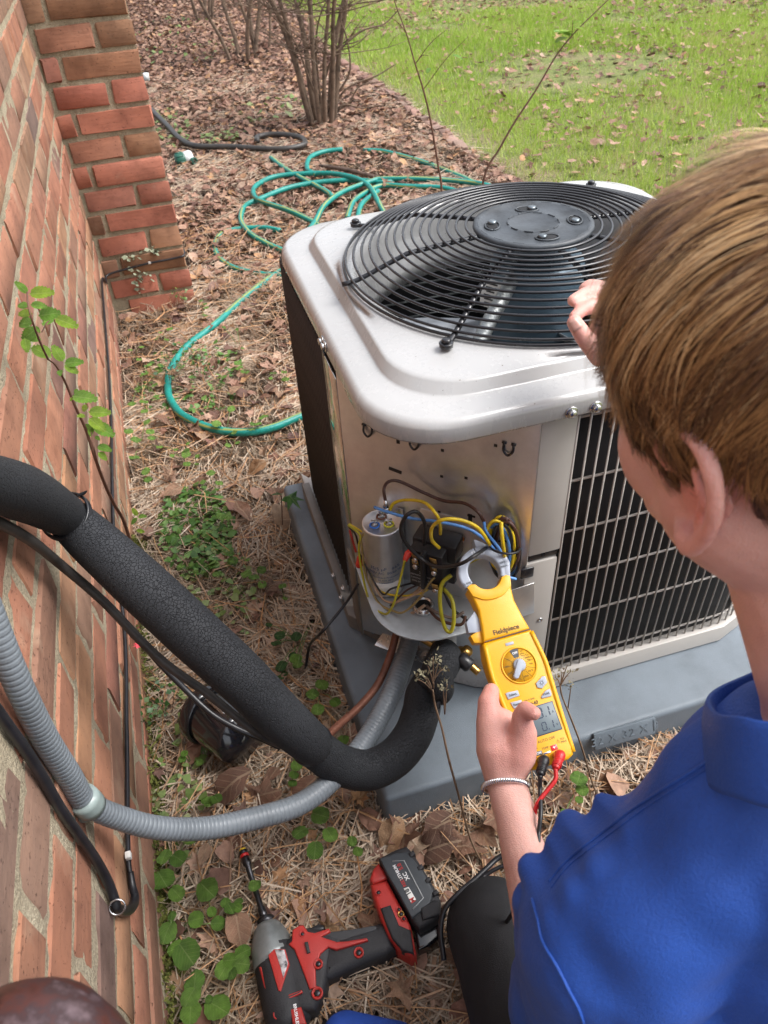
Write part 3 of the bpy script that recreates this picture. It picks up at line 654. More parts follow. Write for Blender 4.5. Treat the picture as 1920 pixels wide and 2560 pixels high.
obj('spade_boot', tube([pan(1012, 1402, .07), pan(1020, 1385, .06), pan(1032, 1374, .05)], [.0035, .0055, .004], 10, 4), M_red, ac)
wire([(1057, 1455, .03), (1040, 1480, .035), (1000, 1500, .05), (982, 1516, .06), (985, 1535, .06), (1010, 1540, .06), (1040, 1528, .06), (1062, 1513, .055)], W_t, .0032)
wire([(1066, 1515, .05), (1090, 1530, .06), (1130, 1545, .06), (1160, 1530, .05)], wmat('grey_brown_insulation', (.16, .12, .10)), .0030)
wire([(1068, 1519, .05), (1100, 1550, .07), (1150, 1562, .07), (1165, 1540, .06)], W_br, .0030)
wire([(1128, 1438, .05), (1105, 1460, .06), (1100, 1510, .075), (1112, 1568, .085), (1128, 1578, .085), (1135, 1545, .075), (1130, 1500, .06), (1108, 1470, .05)], W_o, .0038)
wire([(1110, 1480, .04), (1130, 1520, .045), (1160, 1545, .05), (1170, 1555, .06)], W_k, .0028)
wire([(872, 1310, .02), (890, 1320, .02), (905, 1330, .02)], W_y, .002); wire([(873, 1318, .015), (888, 1335, .02), (895, 1360, .02)], W_k, .002); wire([(874, 1325, .012), (880, 1345, .018), (890, 1380, .02)], wmat('red_insulation', (.45, .03, .02)), .0022)
_rw = random.Random(12)
for i in range(4):       # thin control wires wandering over the shelf
    x0_, y0_ = _rw.uniform(890, 930), _rw.uniform(1330, 1440); x1_, y1_ = _rw.uniform(1040, 1130), _rw.uniform(1430, 1500)
    wire([(x0_, y0_, .03), ((x0_*2+x1_)/3+_rw.uniform(-20, 20), max(y0_, y1_)+_rw.uniform(20, 70), .05+_rw.uniform(0, .025)), ((x0_+x1_*2)/3+_rw.uniform(-20, 20), max(y0_, y1_)+_rw.uniform(10, 60), .05+_rw.uniform(0, .02)), (x1_, y1_, .035)], [W_y, W_br, W_t, W_k, W_o, W_b, W_br][i], .0019)
obj('wire_nut', lathe([(.0055, 0), (.006, .004), (.0035, .020), (.0, .021)], pan(898, 1415, .03), (.1, 0, 1), 12), M_red, ac)
fc = on(1058, 1522, 'z', .284); obj('conduit_fitting', join_geo([lathe([(.0135, 0), (.0135, .003), (.0175, .003), (.0175, .0075), (.0155, .009), (.0155, .012), (.0125, .012), (.0115, .006)], fc, (0, 0, 1), 28)]), M_zinc, ac)
obj('fitting_hole', lathe([(.0118, .0085), (.0112, .009), (0, .009)], fc, (0, 0, 1), 24), M_dark, ac)
# brass service valve under the shelf
vc = at(1150, 1640, 1.20)
obj('service_valve', join_geo([lathe([(.010, -.022), (.014, -.012), (.014, .008), (.009, .014), (.009, .03)], vc, (.2, -.4, .8), 14), tube([vc, vc+Vector((-.03, .02, .012)), vc+Vector((-.05, .04, .02))], .007, 10, 3), tube([vc, vc+Vector((.012, -.018, -.008)), vc+Vector((.02, -.03, -.014))], .0065, 10, 3)]), M_brass, ac)
obj('valve_cap', lathe([(.0, -.012), (.009, -.012), (.0115, -.008), (.0115, .008), (.008, .011), (0, .011)], at(1163, 1656, 1.15), (.5, -.75, -.3), 12), M_bplast, ac)

# ================================================================== pipes and cables
M_foam, t, b = new_mat('foam_insulation')
tc = N(t, 'ShaderNodeTexCoord'); vo = N(t, 'ShaderNodeTexVoronoi', feature='DISTANCE_TO_EDGE'); vo.inputs['Scale'].default_value = 250; vo.inputs['Randomness'].default_value = 1
ds = noise_node(t, 90, 3); mx = N(t, 'ShaderNodeVectorMath', operation='MULTIPLY_ADD'); mx.inputs[1].default_value = (.005, .005, .005)
t.links.new(ds.outputs['Color'], mx.inputs[0]); t.links.new(tc.outputs['Object'], mx.inputs[2]); t.links.new(mx.outputs[0], vo.inputs['Vector'])
n1 = noise_node(t, 6, 5); r = ramp(t, n1.outputs[0], [(.3, (.014, .015, .018)), (.7, (.025, .027, .031))])
rv = ramp(t, vo.outputs['Distance'], [(.0, (.40, .40, .40)), (.05, (1, 1, 1))])
t.links.new(mixc(t, 1, r.outputs[0], rv.outputs[0], 'MULTIPLY'), b.inputs['Base Color']); b.inputs['Roughness'].default_value = .72; b.inputs['Specular IOR Level'].default_value = .3
rh = ramp(t, vo.outputs['Distance'], [(0, (0, 0, 0)), (.09, (1, 1, 1))]); bump(t, b, rh.outputs[0], .0009)
lset = thing('insulated_refrigerant_pipe', 'thick black foam-covered pipe slanting from the wall to the base of the unit', 'pipe', (.28, -.95, .1))
def foam(pts, rad, **k): return obj('foam_sleeve', tube([at(*p) for p in pts], rad, 32, 10, **k), M_foam, lset)
foam([(-120, 1165, .60), (-40, 1200, .66), (30, 1222, .72), (95, 1250, .80), (160, 1287, .885)], [0.02175, 0.02392, 0.02610, 0.02828, 0.02740, 0.02523])
foam([(170, 1295, .895), (230, 1350, .90), (345, 1455, .89), (480, 1580, .90), (600, 1690, .92), (700, 1790, .96), (765, 1848, 1.00), (785, 1866, 1.02)], [0.02523, 0.02915, 0.03149, 0.03236, 0.03175, 0.03045, 0.02828, 0.02566])
foam([(772, 1855, 1.03), (800, 1880, 1.05), (850, 1912, 1.08), (920, 1925, 1.10), (985, 1895, 1.115), (1030, 1840, 1.13), (1052, 1780, 1.145), (1060, 1735, 1.16), (1080, 1700, 1.165)], [0.02523, 0.02740, 0.02828, 0.02871, 0.02871, 0.02871, 0.02828, 0.02784, 0.02610])
foam([(1072, 1718, 1.15), (1100, 1670, 1.15), (1112, 1645, 1.165), (1108, 1625, 1.185)], [0.02175, 0.02697, 0.02697, 0.02088])
foam([(1098, 1690, 1.13), (1104, 1728, 1.115), (1100, 1752, 1.12)], [0.02088, 0.01827, 0.01044])
M_tie = plain('cable_tie_nylon', (.012, .013, .016), .3)
def tie(px, py, d, rad, P0, P1):
    ax = at(*P1)-at(*P0); c = at(px, py, d)
    o = obj('cable_tie', join_geo([ring(c+ax.normalized()*q, rad, .0019, axis=ax, seg=40, s2=6) for q in (-.003, -.001, .001, .003)]), M_tie, lset)
    return c, ax.normalized()
c, ax = tie(166, 1291, .89, .0285, (95, 1250, .80), (230, 1350, .90))
tie(779, 1861, 1.022, .0275, (700, 1790, .96), (850, 1912, 1.08)); 
hp = c+(Vector(UPV)*.8+Vector(RT)*.55).normalized()*.0315
obj('tie_head', box_me(.010, .006, .006, .001, frame_m(hp, ax.cross(Vector(FW)), None, hp-c)), M_tie, lset)
obj('tie_head', box_me(.007, .006, .006, .001, frame_m(at(802, 1826, 1.0), RT, None, -FW)), M_tie, lset)
obj('tie_head', box_me(.006, .010, .008, .001, frame_m(at(1096, 1762, 1.10), RT, None, -FW)), M_tie, lset)
M_speck = plain('pale_speck', (.75, .74, .70), .6)
for px, py, d in ((64, 1253, .965), (30, 1255, .97)): pass
# thin liquid line strapped under the foam, and copper tube on the pad
M_rust = plain('oxidised_copper', (.16, .062, .038), .5, .4, .35, 30, .001, 150)
M_dkpipe = plain('dark_weathered_tube', (.05, .045, .042), .5, .2, .4, 25)
ll = thing('liquid_line', 'thin brown copper tube leaving the unit beside the grey conduit', 'pipe', (.3, -.8, .1))
obj('copper_tube', tube([at(*p) for p in ((992, 1580, 1.24), (975, 1640, 1.235), (945, 1710, 1.215), (900, 1765, 1.19), (850, 1810, 1.16), (800, 1850, 1.12), (740, 1850, 1.06))], .0062, 12, 8), M_rust, ll)
obj('thin_tube', tube([at(*p) for p in ((-80, 1270, .68), (60, 1340, .78), (150, 1410, .88), (260, 1505, .93), (360, 1610, .94), (430, 1672, .95), (520, 1735, .97), (640, 1830, 1.0), (720, 1868, 1.03))], .0058, 12, 8), M_dkpipe, ll)
M_flex = plain('grey_pvc', (.155, .175, .195), .38, 0, .08, 20)
def conduit(name, label, pts, rad, mat, cat, pitch=.0062, depth=.10):
    P = [at(*p) for p in pts]; rad = interp_r(rad, 7); C = catmull(P, 10); L = [0]
    for a_, b_ in zip(C[:-1], C[1:]): L.append(L[-1]+np.linalg.norm(b_-a_))
    n = int(L[-1]/pitch*6); s = np.linspace(0, L[-1], n); C = np.array(C); Q = np.stack([np.interp(s, L, C[:, k]) for k in range(3)], -1)
    prof = [1.0, 1.0, 1.0, 1.0, .995, 1-depth]
    V, F = tube(list(Q), [np.interp(i/n*6, range(7), rad)*prof[i % 6] for i in range(n)], 20, 1, smooth=False)
    return V, F
cdt = thing('flexible_conduit', 'grey ribbed flexible conduit looping from the wall up to the unit', 'conduit', (.2, -1.0, .1))
V, F = conduit('', '', [(-60, 1440, .62), (0, 1600, .645), (50, 1720, .675), (110, 1840, .725), (170, 1935, .775), (215, 2005, .815), (300, 2045, .86), (400, 2070, .90), (520, 2070, .95), (640, 2045, .99), (750, 2010, 1.03), (830, 1950, 1.07), (900, 1870, 1.12), (945, 1800, 1.16), (985, 1720, 1.20), (1010, 1650, 1.235), (1028, 1590, 1.255), (1036, 1550, 1.27)], [.0115, .0122, .0128, .0140, .0150, .0158, .0160], M_flex, '')
obj('conduit_sleeve', (V, F), M_flex, cdt)
M_putty = plain('clear_coupling', (.22, .27, .26), .3)
def collar(a_, b_, r0, mat, name, parent): return obj(name, tube([at(*a_), at(*b_)], r0, 24, 3), mat, parent)
collar((206, 1994, .808), (230, 2018, .824), [.0158, .0162, .0162, .0158], M_putty, 'coupling', cdt)
# conduit strap on the wall: small lump
obj('sealant', lathe([(.0, -.006), (.012, -.005), (.014, 0), (.010, .006), (0, .008)], at(205, 2030, .83), (-.8, -.3, -.3), 10), M_putty, cdt)

M_cable = plain('black_cable_jacket', (.014, .014, .017), .35, 0, .3, 40)
wc = thing('wall_cable', 'thin black cable running down the pier and along the brick wall', 'cable', (.01, -.3, .1))
P = [Vector((.268, 1.07, .175)), Vector((.262, 1.031, .172)), Vector((.225, 1.031, .168)), Vector((.15, 1.031, .166)), Vector((.08, 1.030, .160)), Vector((.03, 1.029, .155)), Vector((.006, 1.02, .150)), Vector((.005, .98, .146))]
for px, py in ((255, 700), (262, 800), (272, 930), (278, 1060), (280, 1180), (283, 1300), (290, 1400), (308, 1540), (315, 1660), (316, 1780), (318, 1900), (319, 2050), (321, 2150), (328, 2200)): P.append(on(px, py, 'x', .0055))
obj('cable_jacket', tube(P, .0034, 8, 6), M_cable, wc)
obj('cable_clip', box_me(.008, .004, .008, .001, Matrix.Translation((.150, 1.0285, .168))), M_paper, wc)
obj('cable_clip', box_me(.007, .009, .008, .001, Matrix.Translation(on(321, 2139, 'x', .0075))), M_paper, wc)
c2 = thing('sheathed_cable', 'thick black sheathed cable bending up the wall in a V near the lower left', 'cable', (.01, -1.05, .3))
P = [on(px, py, 'x', .0065) for px, py in ((326, 2180), (331, 2215), (337, 2240), (334, 2262), (322, 2276), (305, 2277), (292, 2268), (285, 2245), (270, 2205), (240, 2150), (195, 2085), (150, 2020), (110, 1950), (60, 1870), (10, 1800), (-60, 1700))]
obj('cable_jacket', tube(P, [.0040, .0055, .0060, .0055, .0054, .0052, .0050], 12, 8), M_cable, c2)
obj('cable_clip', ring(on(293, 2268, 'x', .0095), .0085, .0012, axis=(.0, .7, -.6), seg=20), M_zinc, c2)
c3 = thing('thin_loose_cable', 'slim black cable drooping from the open compartment over the pad edge', 'cable', (.4, -.7, .08))
obj('cable_jacket', tube([pan(895, 1460, .02), at(870, 1500, 1.27), at(835, 1545, 1.27), at(800, 1585, 1.27), on(775, 1612, 'z', .082), on(766, 1660, 'z', .03), on(760, 1700, 'z', .012), on(750, 1745, 'z', .01), on(720, 1800, 'z', .012)], .0026, 8, 8), M_cable, c3)
c4 = thing('spotlight_cable', 'black cable hanging under the foam pipe beside the spotlight', 'cable', (.1, -.7, .3))
obj('cable_jacket', tube([at(*p) for p in ((350, 1595, 1.02), (375, 1630, 1.03), (410, 1670, 1.04), (470, 1730, 1.05), (530, 1785, 1.05), (590, 1820, 1.05), (650, 1845, 1.06), (700, 1868, 1.07))], .0045, 8, 8), M_cable, c4)
# ================================================================== garden hoses
def hosemat(name, c, stripe=None):
    m, t, b = new_mat(name)
    n1 = noise_node(t, 25, 5, .7); r = ramp(t, n1.outputs[0], [(.3, tuple(x*.72 for x in c)), (.6, c), (.8, tuple(min(1, x*1.25+.03) for x in c))]); col = r.outputs[0]
    if stripe:
        a = N(t, 'ShaderNodeAttribute'); a.attribute_name = 'rnd'; rs = ramp(t, a.outputs['Fac'], [(.0, (0, 0, 0)), (.05, (.8, .8, .8)), (.10, (.8, .8, .8)), (.14, (0, 0, 0))]); col = mixc(t, rs.outputs[0], col, stripe)
    t.links.new(col, b.inputs['Base Color']); b.inputs['Roughness'].default_value = .42
    n2 = noise_node(t, 260, 3); bump(t, b, n2.outputs[0], .0008); return m
M_hose = hosemat('teal_rubber', (.006, .235, .20), (.30, .30, .05))
def hose_me(runs, rad, seg=12, z0=.012):
    V = []; F = []; R = []
    for ri, run in enumerate(runs):
        zz = run[0]+.018; P = [on(x, y, 'z', zz+ (q[0] if q else 0)) for x, y, *q in run[1:]]
        v, f = tube(P, rad, seg, 9); F += [tuple(i+len(V) for i in q) for q in f]; V += v
        for i in range(len(v)//seg): R += [((k/seg)+.17*math.sin(i*.06+ri*2)+.18) % 1 for k in range(seg)]
    me = mesh('hose', V, F); setrnd(me, R); return me
hs_ = thing('garden_hose', 'teal green garden hose with a yellow stripe looping loosely over the leaves', 'hose', (.6, 1.2, 0))
runs = [
 [.012, (735, 662), (718, 671), (683, 689), (608, 747), (550, 800, .004), (506, 835), (474, 860), (448, 888, -.004), (424, 931), (420, 980), (434, 1013), (463, 1042, .003), (530, 1071), (603, 1081), (675, 1071), (740, 1046), (800, 1020)],
 [.016, (975, 560), (955, 524), (920, 463, .01), (868, 440, .012), (799, 433), (694, 440), (642, 463), (634, 486), (654, 503, .012), (723, 527, .012), (787, 558), (830, 590)],
 [.012, (985, 452), (955, 457), (903, 451), (810, 454), (723, 469), (648, 498), (613, 515), (602, 550), (625, 584, .012), (671, 611), (718, 631), (760, 650)],
 [.010, (700, 577), (660, 570), (602, 572), (556, 584), (538, 613), (550, 648), (596, 674), (660, 686), (723, 689), (760, 690)],
 [.010, (677, 394), (723, 428), (810, 475), (830, 490)],
 [.013, (856, 373), (810, 379), (775, 394), (768, 422), (790, 436)],
 [.022, (760, 590), (787, 555), (810, 515), (856, 480), (926, 454), (960, 447), (1076, 448), (1186, 457), (1240, 470)],
 [.014, (868, 545), (885, 503), (926, 475), (960, 463), (1018, 466), (1099, 469), (1150, 480)],
 [.012, (893, 550), (905, 510), (945, 478)],
 [.012, (909, 376), (960, 379), (1047, 402), (1134, 434), (1186, 457)],
 [.010, (727, 715), (729, 760), (735, 800)]]
obj('hose_tube', hose_me(runs, .0108), M_hose, hs_)
M_dhose = hosemat('black_rubber_aged', (.045, .04, .036))
dh = thing('soaker_hose', 'dull dark soaker hose curving over the leaves behind the brick pier', 'hose', (.5, 2.9, 0))
obj('hose_tube', hose_me([[.014, (365, 262), (382, 278), (417, 312), (451, 347), (492, 365), (579, 367), (694, 373), (758, 362), (752, 344), (694, 336), (648, 341), (642, 353)]], .014), M_dhose, dh)
stk = tag(obj('fallen_branch', tube([on(x, y, 'z', z) for x, y, z in ((799, 414, .02), (868, 425, .03), (960, 449, .02), (1018, 463, .025), (1067, 486, .01))], [.007, .010, .011, .012, .010], 8, 6), plain('dead_wood', (.10, .065, .05), .9, 0, .3, 40, .002, 60)), 'dark bare branch lying across the hose behind the air conditioner', 'branch')
# tap timer
tm = thing('hose_timer', 'small green and white hose tap timer lying on the leaves beside the pier', 'tap timer', (.40, 2.7, 0))
M_grn = plain('dark_green_plastic', (.015, .09, .06), .4); M_wht = plain('white_plastic', (.70, .72, .72), .4)
ax_ = Vector((1, .15, .1)).normalized(); c0 = on(462, 398, 'z', .035)
obj('timer_body', lathe([(0, -.045), (.030, -.045), (.036, -.038), (.036, -.005), (.034, 0)], c0, ax_, 20), M_grn, tm)
for k in range(8):
    a_ = 2*math.pi*k/8; pp = ax_.orthogonal().normalized(); qq = ax_.cross(pp); d = pp*math.cos(a_)+qq*math.sin(a_)
    obj('grip_rib', tube([c0+d*.036-ax_*.04, c0+d*.036-ax_*.008], .0035, 6, 1), M_grn, tm)
obj('timer_band', lathe([(.030, -.002), (.034, 0), (.034, .03), (.028, .04), (0, .041)], c0, ax_, 20), M_wht, tm)
obj('timer_inlet', lathe([(.012, 0), (.017, .002), (.017, .028), (.011, .028), (.011, .01), (0, .01)], c0+ax_*.03+Vector((0, -.02, -.01)), (.5, -.8, .1), 18), M_grn, tm)
wp = on(362, 192, 'x', .30)
tag(obj('drain_pipe', lathe([(.014, -.05), (.017, -.05), (.017, -.004), (.020, -.003), (.020, .022), (.015, .022), (.015, 0), (0, 0)], wp, (1, -.1, -.1), 18), M_wht), 'white plastic pipe end sticking out past the side of the brick pier', 'pipe')
# spotlight
sp = thing('spotlight', 'glossy black cylindrical garden spotlight lying under the foam pipe', 'garden light', (.13, -.68, 0))
M_gblk = plain('gloss_black', (.008, .008, .010), .12, 0, .2, 10, 0, coat=.6)
a0_, a1_ = at(508, 1768, 1.30), at(600, 1848, 1.25); axs = (a1_-a0_)
obj('lamp_housing', lathe([(0, 0), (.036, .0), (.044, .006), (.046, .02), (.046, .10), (.043, .108), (0, .108)], a0_+Vector((0, 0, -.01)), axs+Vector((0, 0, .02)), 32), M_gblk, sp)
obj('lamp_collar', lathe([(.050, 0), (.053, .004), (.053, .022), (.049, .026), (.046, .026), (.044, .0)], a0_+Vector((0, 0, -.01)), axs+Vector((0, 0, .02)), 32), M_gblk, sp)
obj('lamp_bracket', tube([a0_+axs*.9+Vector((0, 0, .04)), a0_+axs*.6+Vector((0, 0, .052)), a0_+axs*.3+Vector((0, 0, .05))], .005, 8, 4), M_zinc, sp)

# ================================================================== lawn edging
M_edge = [brick_mesh(.10, .055, .07, 300+k) for k in range(4)]
M_edgem = brick_mat('edging_clay', [(0, (.20, .11, .09)), (.4, (.27, .16, .13)), (.7, (.22, .15, .12)), (1, (.30, .19, .16))])
for me in M_edge: me.materials.append(M_edgem)
ed = thing('lawn_edging', 'row of low half-buried reddish edging bricks between leaf bed and lawn', 'edging', (1.7, 3.0, 0))
y = 1.25
while y < 9.6:
    o = bpy.data.objects.new('brick', random.choice(M_edge)); link(o, ed)
    o.location = (float(edge_x(y))-.01+random.uniform(-.012, .012), y, -.008+random.uniform(-.014, .010)); o.rotation_euler = (random.uniform(-.12, .12), random.uniform(-.15, .15), random.uniform(-.15, .15)); y += .118

# ================================================================== leaf litter, straw, grass
def leaf_shape(kind, rd):
    """flat outline (x along the leaf), centre fan with curl"""
    if kind == 'oval': pts = [(-.5, 0), (-.36, .13), (-.1, .22), (.15, .20), (.36, .11), (.5, 0), (.36, -.11), (.15, -.20), (-.1, -.22), (-.36, -.13)]
    elif kind == 'lobed':
        pts = []
        for k in range(16):
            a = 2*math.pi*k/16; r_ = (.50 if k % 3 == 0 else .27)+rd.uniform(-.05, .05); pts.append((math.cos(a)*r_, math.sin(a)*r_*.9))
    elif kind == 'maple':
        pts = []
        for k, r_ in enumerate([.5, .28, .46, .24, .40, .2, .3, .1, .3, .2, .40, .24, .46, .28]):
            a = 2*math.pi*k/14; pts.append((math.cos(a)*r_+rd.uniform(-.02, .02), math.sin(a)*r_+rd.uniform(-.02, .02)))
    else:
        pts = []
        for k in range(12):
            a = 2*math.pi*k/12; pts.append((math.cos(a)*(.42+rd.uniform(-.12, .08)), math.sin(a)*(.33+rd.uniform(-.1, .07))))
    return pts
def leaf_geo(kind, seed, curl=.5):
    rd = random.Random(seed); pts = leaf_shape(kind, rd); n = len(pts); cu = rd.uniform(.2, 1)*curl; cv = rd.uniform(-1, 1)*curl; tw = rd.uniform(-1, 1)*curl
    def bend(x, y): return (x*(1-.12*abs(cu)), y*(1-.2*abs(cv)), cu*.7*(y*y)*1.6+cv*.6*x*x+tw*x*y+rd.uniform(-.02, .02))
    V = [bend(0, 0)]+[bend(x*.55, y*.55) for x, y in pts]+[bend(x, y) for x, y in pts]
    for i in range(1, n+1): V[i] = (V[i][0], V[i][1], V[i][2]+rd.uniform(-.05, .05)*(1+curl*.5))
    F = [(0, 1+k, 1+(k+1) % n) for k in range(n)]
    for k in range(n): k2 = (k+1) % n; F += [(1+k, 1+n+k, 1+n+k2), (1+k, 1+n+k2, 1+k2)]
    return np.array(V), np.array(F)
leaf_stops = [(0, (.11, .055, .040)), (.2, (.25, .135, .095)), (.4, (.38, .235, .165)), (.55, (.21, .10, .07)), (.7, (.47, .31, .225)), (.82, (.09, .042, .036)), (.92, (.46, .26, .13)), (1, (.44, .32, .25))]
M_leafs = sheen_leaf('dry_leaf_litter', leaf_stops, 'attr', .7, 90, .12); M_leafo = sheen_leaf('dry_leaf', leaf_stops, 'obj', .65, 60, .15)
def in_view(x, y, z, m=160):
    d = np.stack([x-CAM[0], y-CAM[1], z-CAM[2]], -1); zz = d@FW; px = 960+FPX*(d@RT)/zz; py = 1280-FPX*(d@UPV)/zz
    return (zz > .2) & (px > -m) & (px < 1920+m) & (py > -m) & (py < 2560+m)
def on_pad(x, y, m=0): return (x > PADX-m) & (x < PADX+PS+m) & (y > PADY-m) & (y < PADY+PS+m)
def scatter_leaves(n, xr, yr, dens, size, ztop, kinds, seed, name, label_mat, keepfn):
    rg = np.random.default_rng(seed); x = rg.uniform(*xr, n); y = rg.uniform(*yr, n); k = keepfn(x, y) & (rg.random(n) < dens(x, y)); x, y = x[k], y[k]; n = len(x)
    protos = [leaf_geo(kinds[i % len(kinds)], seed*31+i, .8) for i in range(10)]
    pi = rg.integers(0, 10, n); sc = rg.uniform(size[0], size[1], n); a = rg.uniform(0, 6.283, n); tx, ty = rg.normal(0, .28, n), rg.normal(0, .28, n)
    z = gz(x, y)+rg.uniform(.003, ztop, n); VV = []; FF = []; RR = []; off = 0; rn = rg.random(n)
    for p in range(10):
        m = pi == p; c = m.sum()
        if not c: continue
        v, f = protos[p]; ca, sa = np.cos(a[m]), np.sin(a[m]); s = sc[m]
        lx = v[None, :, 0]*s[:, None]; ly = v[None, :, 1]*s[:, None]; lz = v[None, :, 2]*s[:, None]+lx*tx[m][:, None]+ly*ty[m][:, None]
        lz = np.maximum(lz, -.012)
        X_ = lx*ca[:, None]-ly*sa[:, None]+x[m][:, None]; Y_ = lx*sa[:, None]+ly*ca[:, None]+y[m][:, None]; Z_ = lz+z[m][:, None]
        VV.append(np.stack([X_, Y_, Z_], -1).reshape(-1, 3)); FF.append((f[None]+(np.arange(c)*len(v))[:, None, None]+off).reshape(-1, 3)); off += c*len(v); RR.append(np.repeat(rn[m], len(v)))
    me = np_mesh(name, np.concatenate(VV), np.concatenate(FF), np.concatenate(RR), label_mat); me.shade_smooth(); return obj(name, me, None, None)
bed = lambda x, y: (x > .0) & (x < edge_x(y)+.02) & ~((y > 1.02) & (x < .28)) & ~on_pad(x, y, .0) & in_view(x, y, 0*x)
def d_leaf(x, y):
    far = np.clip((y-.2)/2.2, 0, 1); return np.clip(.34+far*.85+(vnoise(x, y, 2.2, 9)-.5)*.8, .06, 1)
tag(scatter_leaves(30000, (0, 1.8), (-1.7, 9.5), d_leaf, (.030, .062), .034, ['lobed', 'maple', 'crumpled', 'crumpled'], 5, 'leaf_litter', M_leafs, bed), 'layer of brown and russet fallen leaves over the planting bed', 'leaf litter', kind='stuff')
lawnreg = lambda x, y: (x > edge_x(y)) & in_view(x, y, 0*x)
def d_lawnleaf(x, y): return np.clip((vnoise(x, y, 1.3, 21)-.5)*1.2+.20+np.clip((y-3.6)/2.5+(x-3.2)/2.6, 0, 1)*.9, .03, 1)
tag(scatter_leaves(22000, (1.6, 8), (.5, 10.5), d_lawnleaf, (.03, .065), .045, ['lobed', 'crumpled', 'maple'], 8, 'lawn_leaves', M_leafs, lawnreg), 'brown leaves scattered over the lawn grass', 'leaf litter', kind='stuff')
def strips(name, x, y, z, ang, L, wd, droop, rnd, mat, curve, up=None):
    """thin bent two-segment blades; ang heading, droop = height change"""
    n = len(x); ca, sa = np.cos(ang), np.sin(ang); V = np.zeros((n, 6, 3)); px_, py_ = -sa*wd/2, ca*wd/2
    for j, t_ in enumerate((0, .5, 1)):
        l = L*(t_-.5); off = curve*L*(t_-.5)**2*2
        cx = x+ca*l-sa*off; cy = y+sa*l+ca*off; cz = z+droop*(t_-.5)*L+(.25-(t_-.5)**2)*L*.10
        tw = wd/2*(1-.5*abs(t_-.5))
        V[:, 2*j] = np.stack([cx+px_, cy+py_, cz], -1); V[:, 2*j+1] = np.stack([cx-px_, cy-py_, cz+wd*.5], -1)
    F = np.array([[0, 2, 3, 1], [2, 4, 5, 3]]); FF = (F[None]+(np.arange(n)*6)[:, None, None]).reshape(-1, 4)
    me = np_mesh(name, V.reshape(-1, 3), FF, np.repeat(rnd, 6), mat); return obj(name, me, None, None)
straw_stops = [(0, (.40, .315, .235)), (.25, (.53, .43, .325)), (.5, (.28, .195, .135)), (.68, (.60, .51, .41)), (.8, (.42, .22, .10)), (.9, (.50, .30, .15)), (1, (.22, .125, .07))]
M_straw = sheen_leaf('dry_pine_needle', straw_stops, 'attr', .6, 60, .1)
rg = np.random.default_rng(11)
def d_straw(x, y): return np.clip(1.15-np.clip((y-.6)/2.4, 0, 1)*1.0+(vnoise(x, y, 2.4, 14)-.5)*.5, .02, 1)
n = 190000; x = rg.uniform(.0, 1.9, n); y = rg.uniform(-1.75, 4.5, n); k = (x < edge_x(y)+.05) & ~on_pad(x, y, -.004) & ~((y > 1.02) & (x < .28)) & in_view(x, y, 0*x) & (rg.random(n) < d_straw(x, y)*np.where(y < 1.2, 1, .5))
x, y = x[k], y[k]; n = len(x); ang = vnoise(x, y, 3.5, 31)*9+vnoise(x, y, 11, 33)*3+rg.normal(0, .7, n)
L = rg.uniform(.05, .15, n); tag(strips('pine_straw', x, y, gz(x, y)+.002+rg.random(n)**1.4*.026, ang, L, rg.uniform(.0013, .0025, n), rg.normal(0, .12, n), rg.random(n)*.86, M_straw, rg.normal(0, .5, n)), 'tangled grey-brown pine straw covering the bed around the pad', 'pine straw', kind='stuff')
n = 2600; x = rg.uniform(.02, 1.6, n); y = rg.uniform(-1.5, 1.6, n); k = ~on_pad(x, y, .02) & in_view(x, y, 0*x) & ~((y > 1.02) & (x < .28)); x, y = x[k], y[k]; n = len(x)
tag(strips('loose_needles', x, y, gz(x, y)+.022+rg.random(n)*.014, rg.uniform(0, 6.28, n), rg.uniform(.1, .2, n), rg.uniform(.0013, .0022, n), rg.normal(0, .12, n), .72+rg.random(n)*.28, M_straw, rg.normal(0, .5, n)), 'long loose orange pine needles lying on top of the straw', 'pine needles', kind='stuff')
# grass blades
grass_stops = [(0, (.23, .38, .045)), (.35, (.32, .49, .06)), (.6, (.39, .55, .09)), (.8, (.48, .58, .14)), (.92, (.52, .46, .22)), (1, (.54, .44, .28))]
M_grass = sheen_leaf('grass_blade', grass_stops, 'attr', .5, 40, .35)
n = 520000; x = rg.uniform(1.6, 9, n); y = rg.uniform(-.4, 10.5, n)
dist = np.hypot(x-CAM[0], y-CAM[1]); cover = np.clip(.56+(vnoise(x, y, .7, 45)-.5)*.9+(vnoise(x, y, 1.5, 41)-.45)*2.1+(vnoise(x, y, 5, 43)-.5)*.9-np.clip((y-4.2)/3+(x-3.9)/3, 0, 1)*.9, .03, 1)
k = (x > edge_x(y)+.01+rg.random(n)*.25) & in_view(x, y, 0*x, 60) & (rg.random(n) < cover) & ~((x < 1.16+.0) & (y < 0)); x, y, dist = x[k], y[k], dist[k]; n = len(x)
h = rg.uniform(.018, .055, n)*(.7+vnoise(x, y, 3, 47)*.7); a = rg.uniform(0, 6.283, n); ln = rg.normal(0, .35, (2, n))*h; wd = rg.uniform(.002, .0042, n)*np.clip(dist/3.2, .8, 1.8)
z = gz(x, y)+.006; V = np.zeros((n, 3, 3)); V[:, 0] = np.stack([x-np.cos(a)*wd/2, y-np.sin(a)*wd/2, z], -1); V[:, 1] = np.stack([x+np.cos(a)*wd/2, y+np.sin(a)*wd/2, z], -1); V[:, 2] = np.stack([x+ln[0], y+ln[1], z+h], -1)
rn = np.clip(rg.random(n)*.55+vnoise(x, y, 1.7, 51)*.45, 0, 1); rn = np.where(rg.random(n) < .10, .93+rg.random(n)*.07, rn)
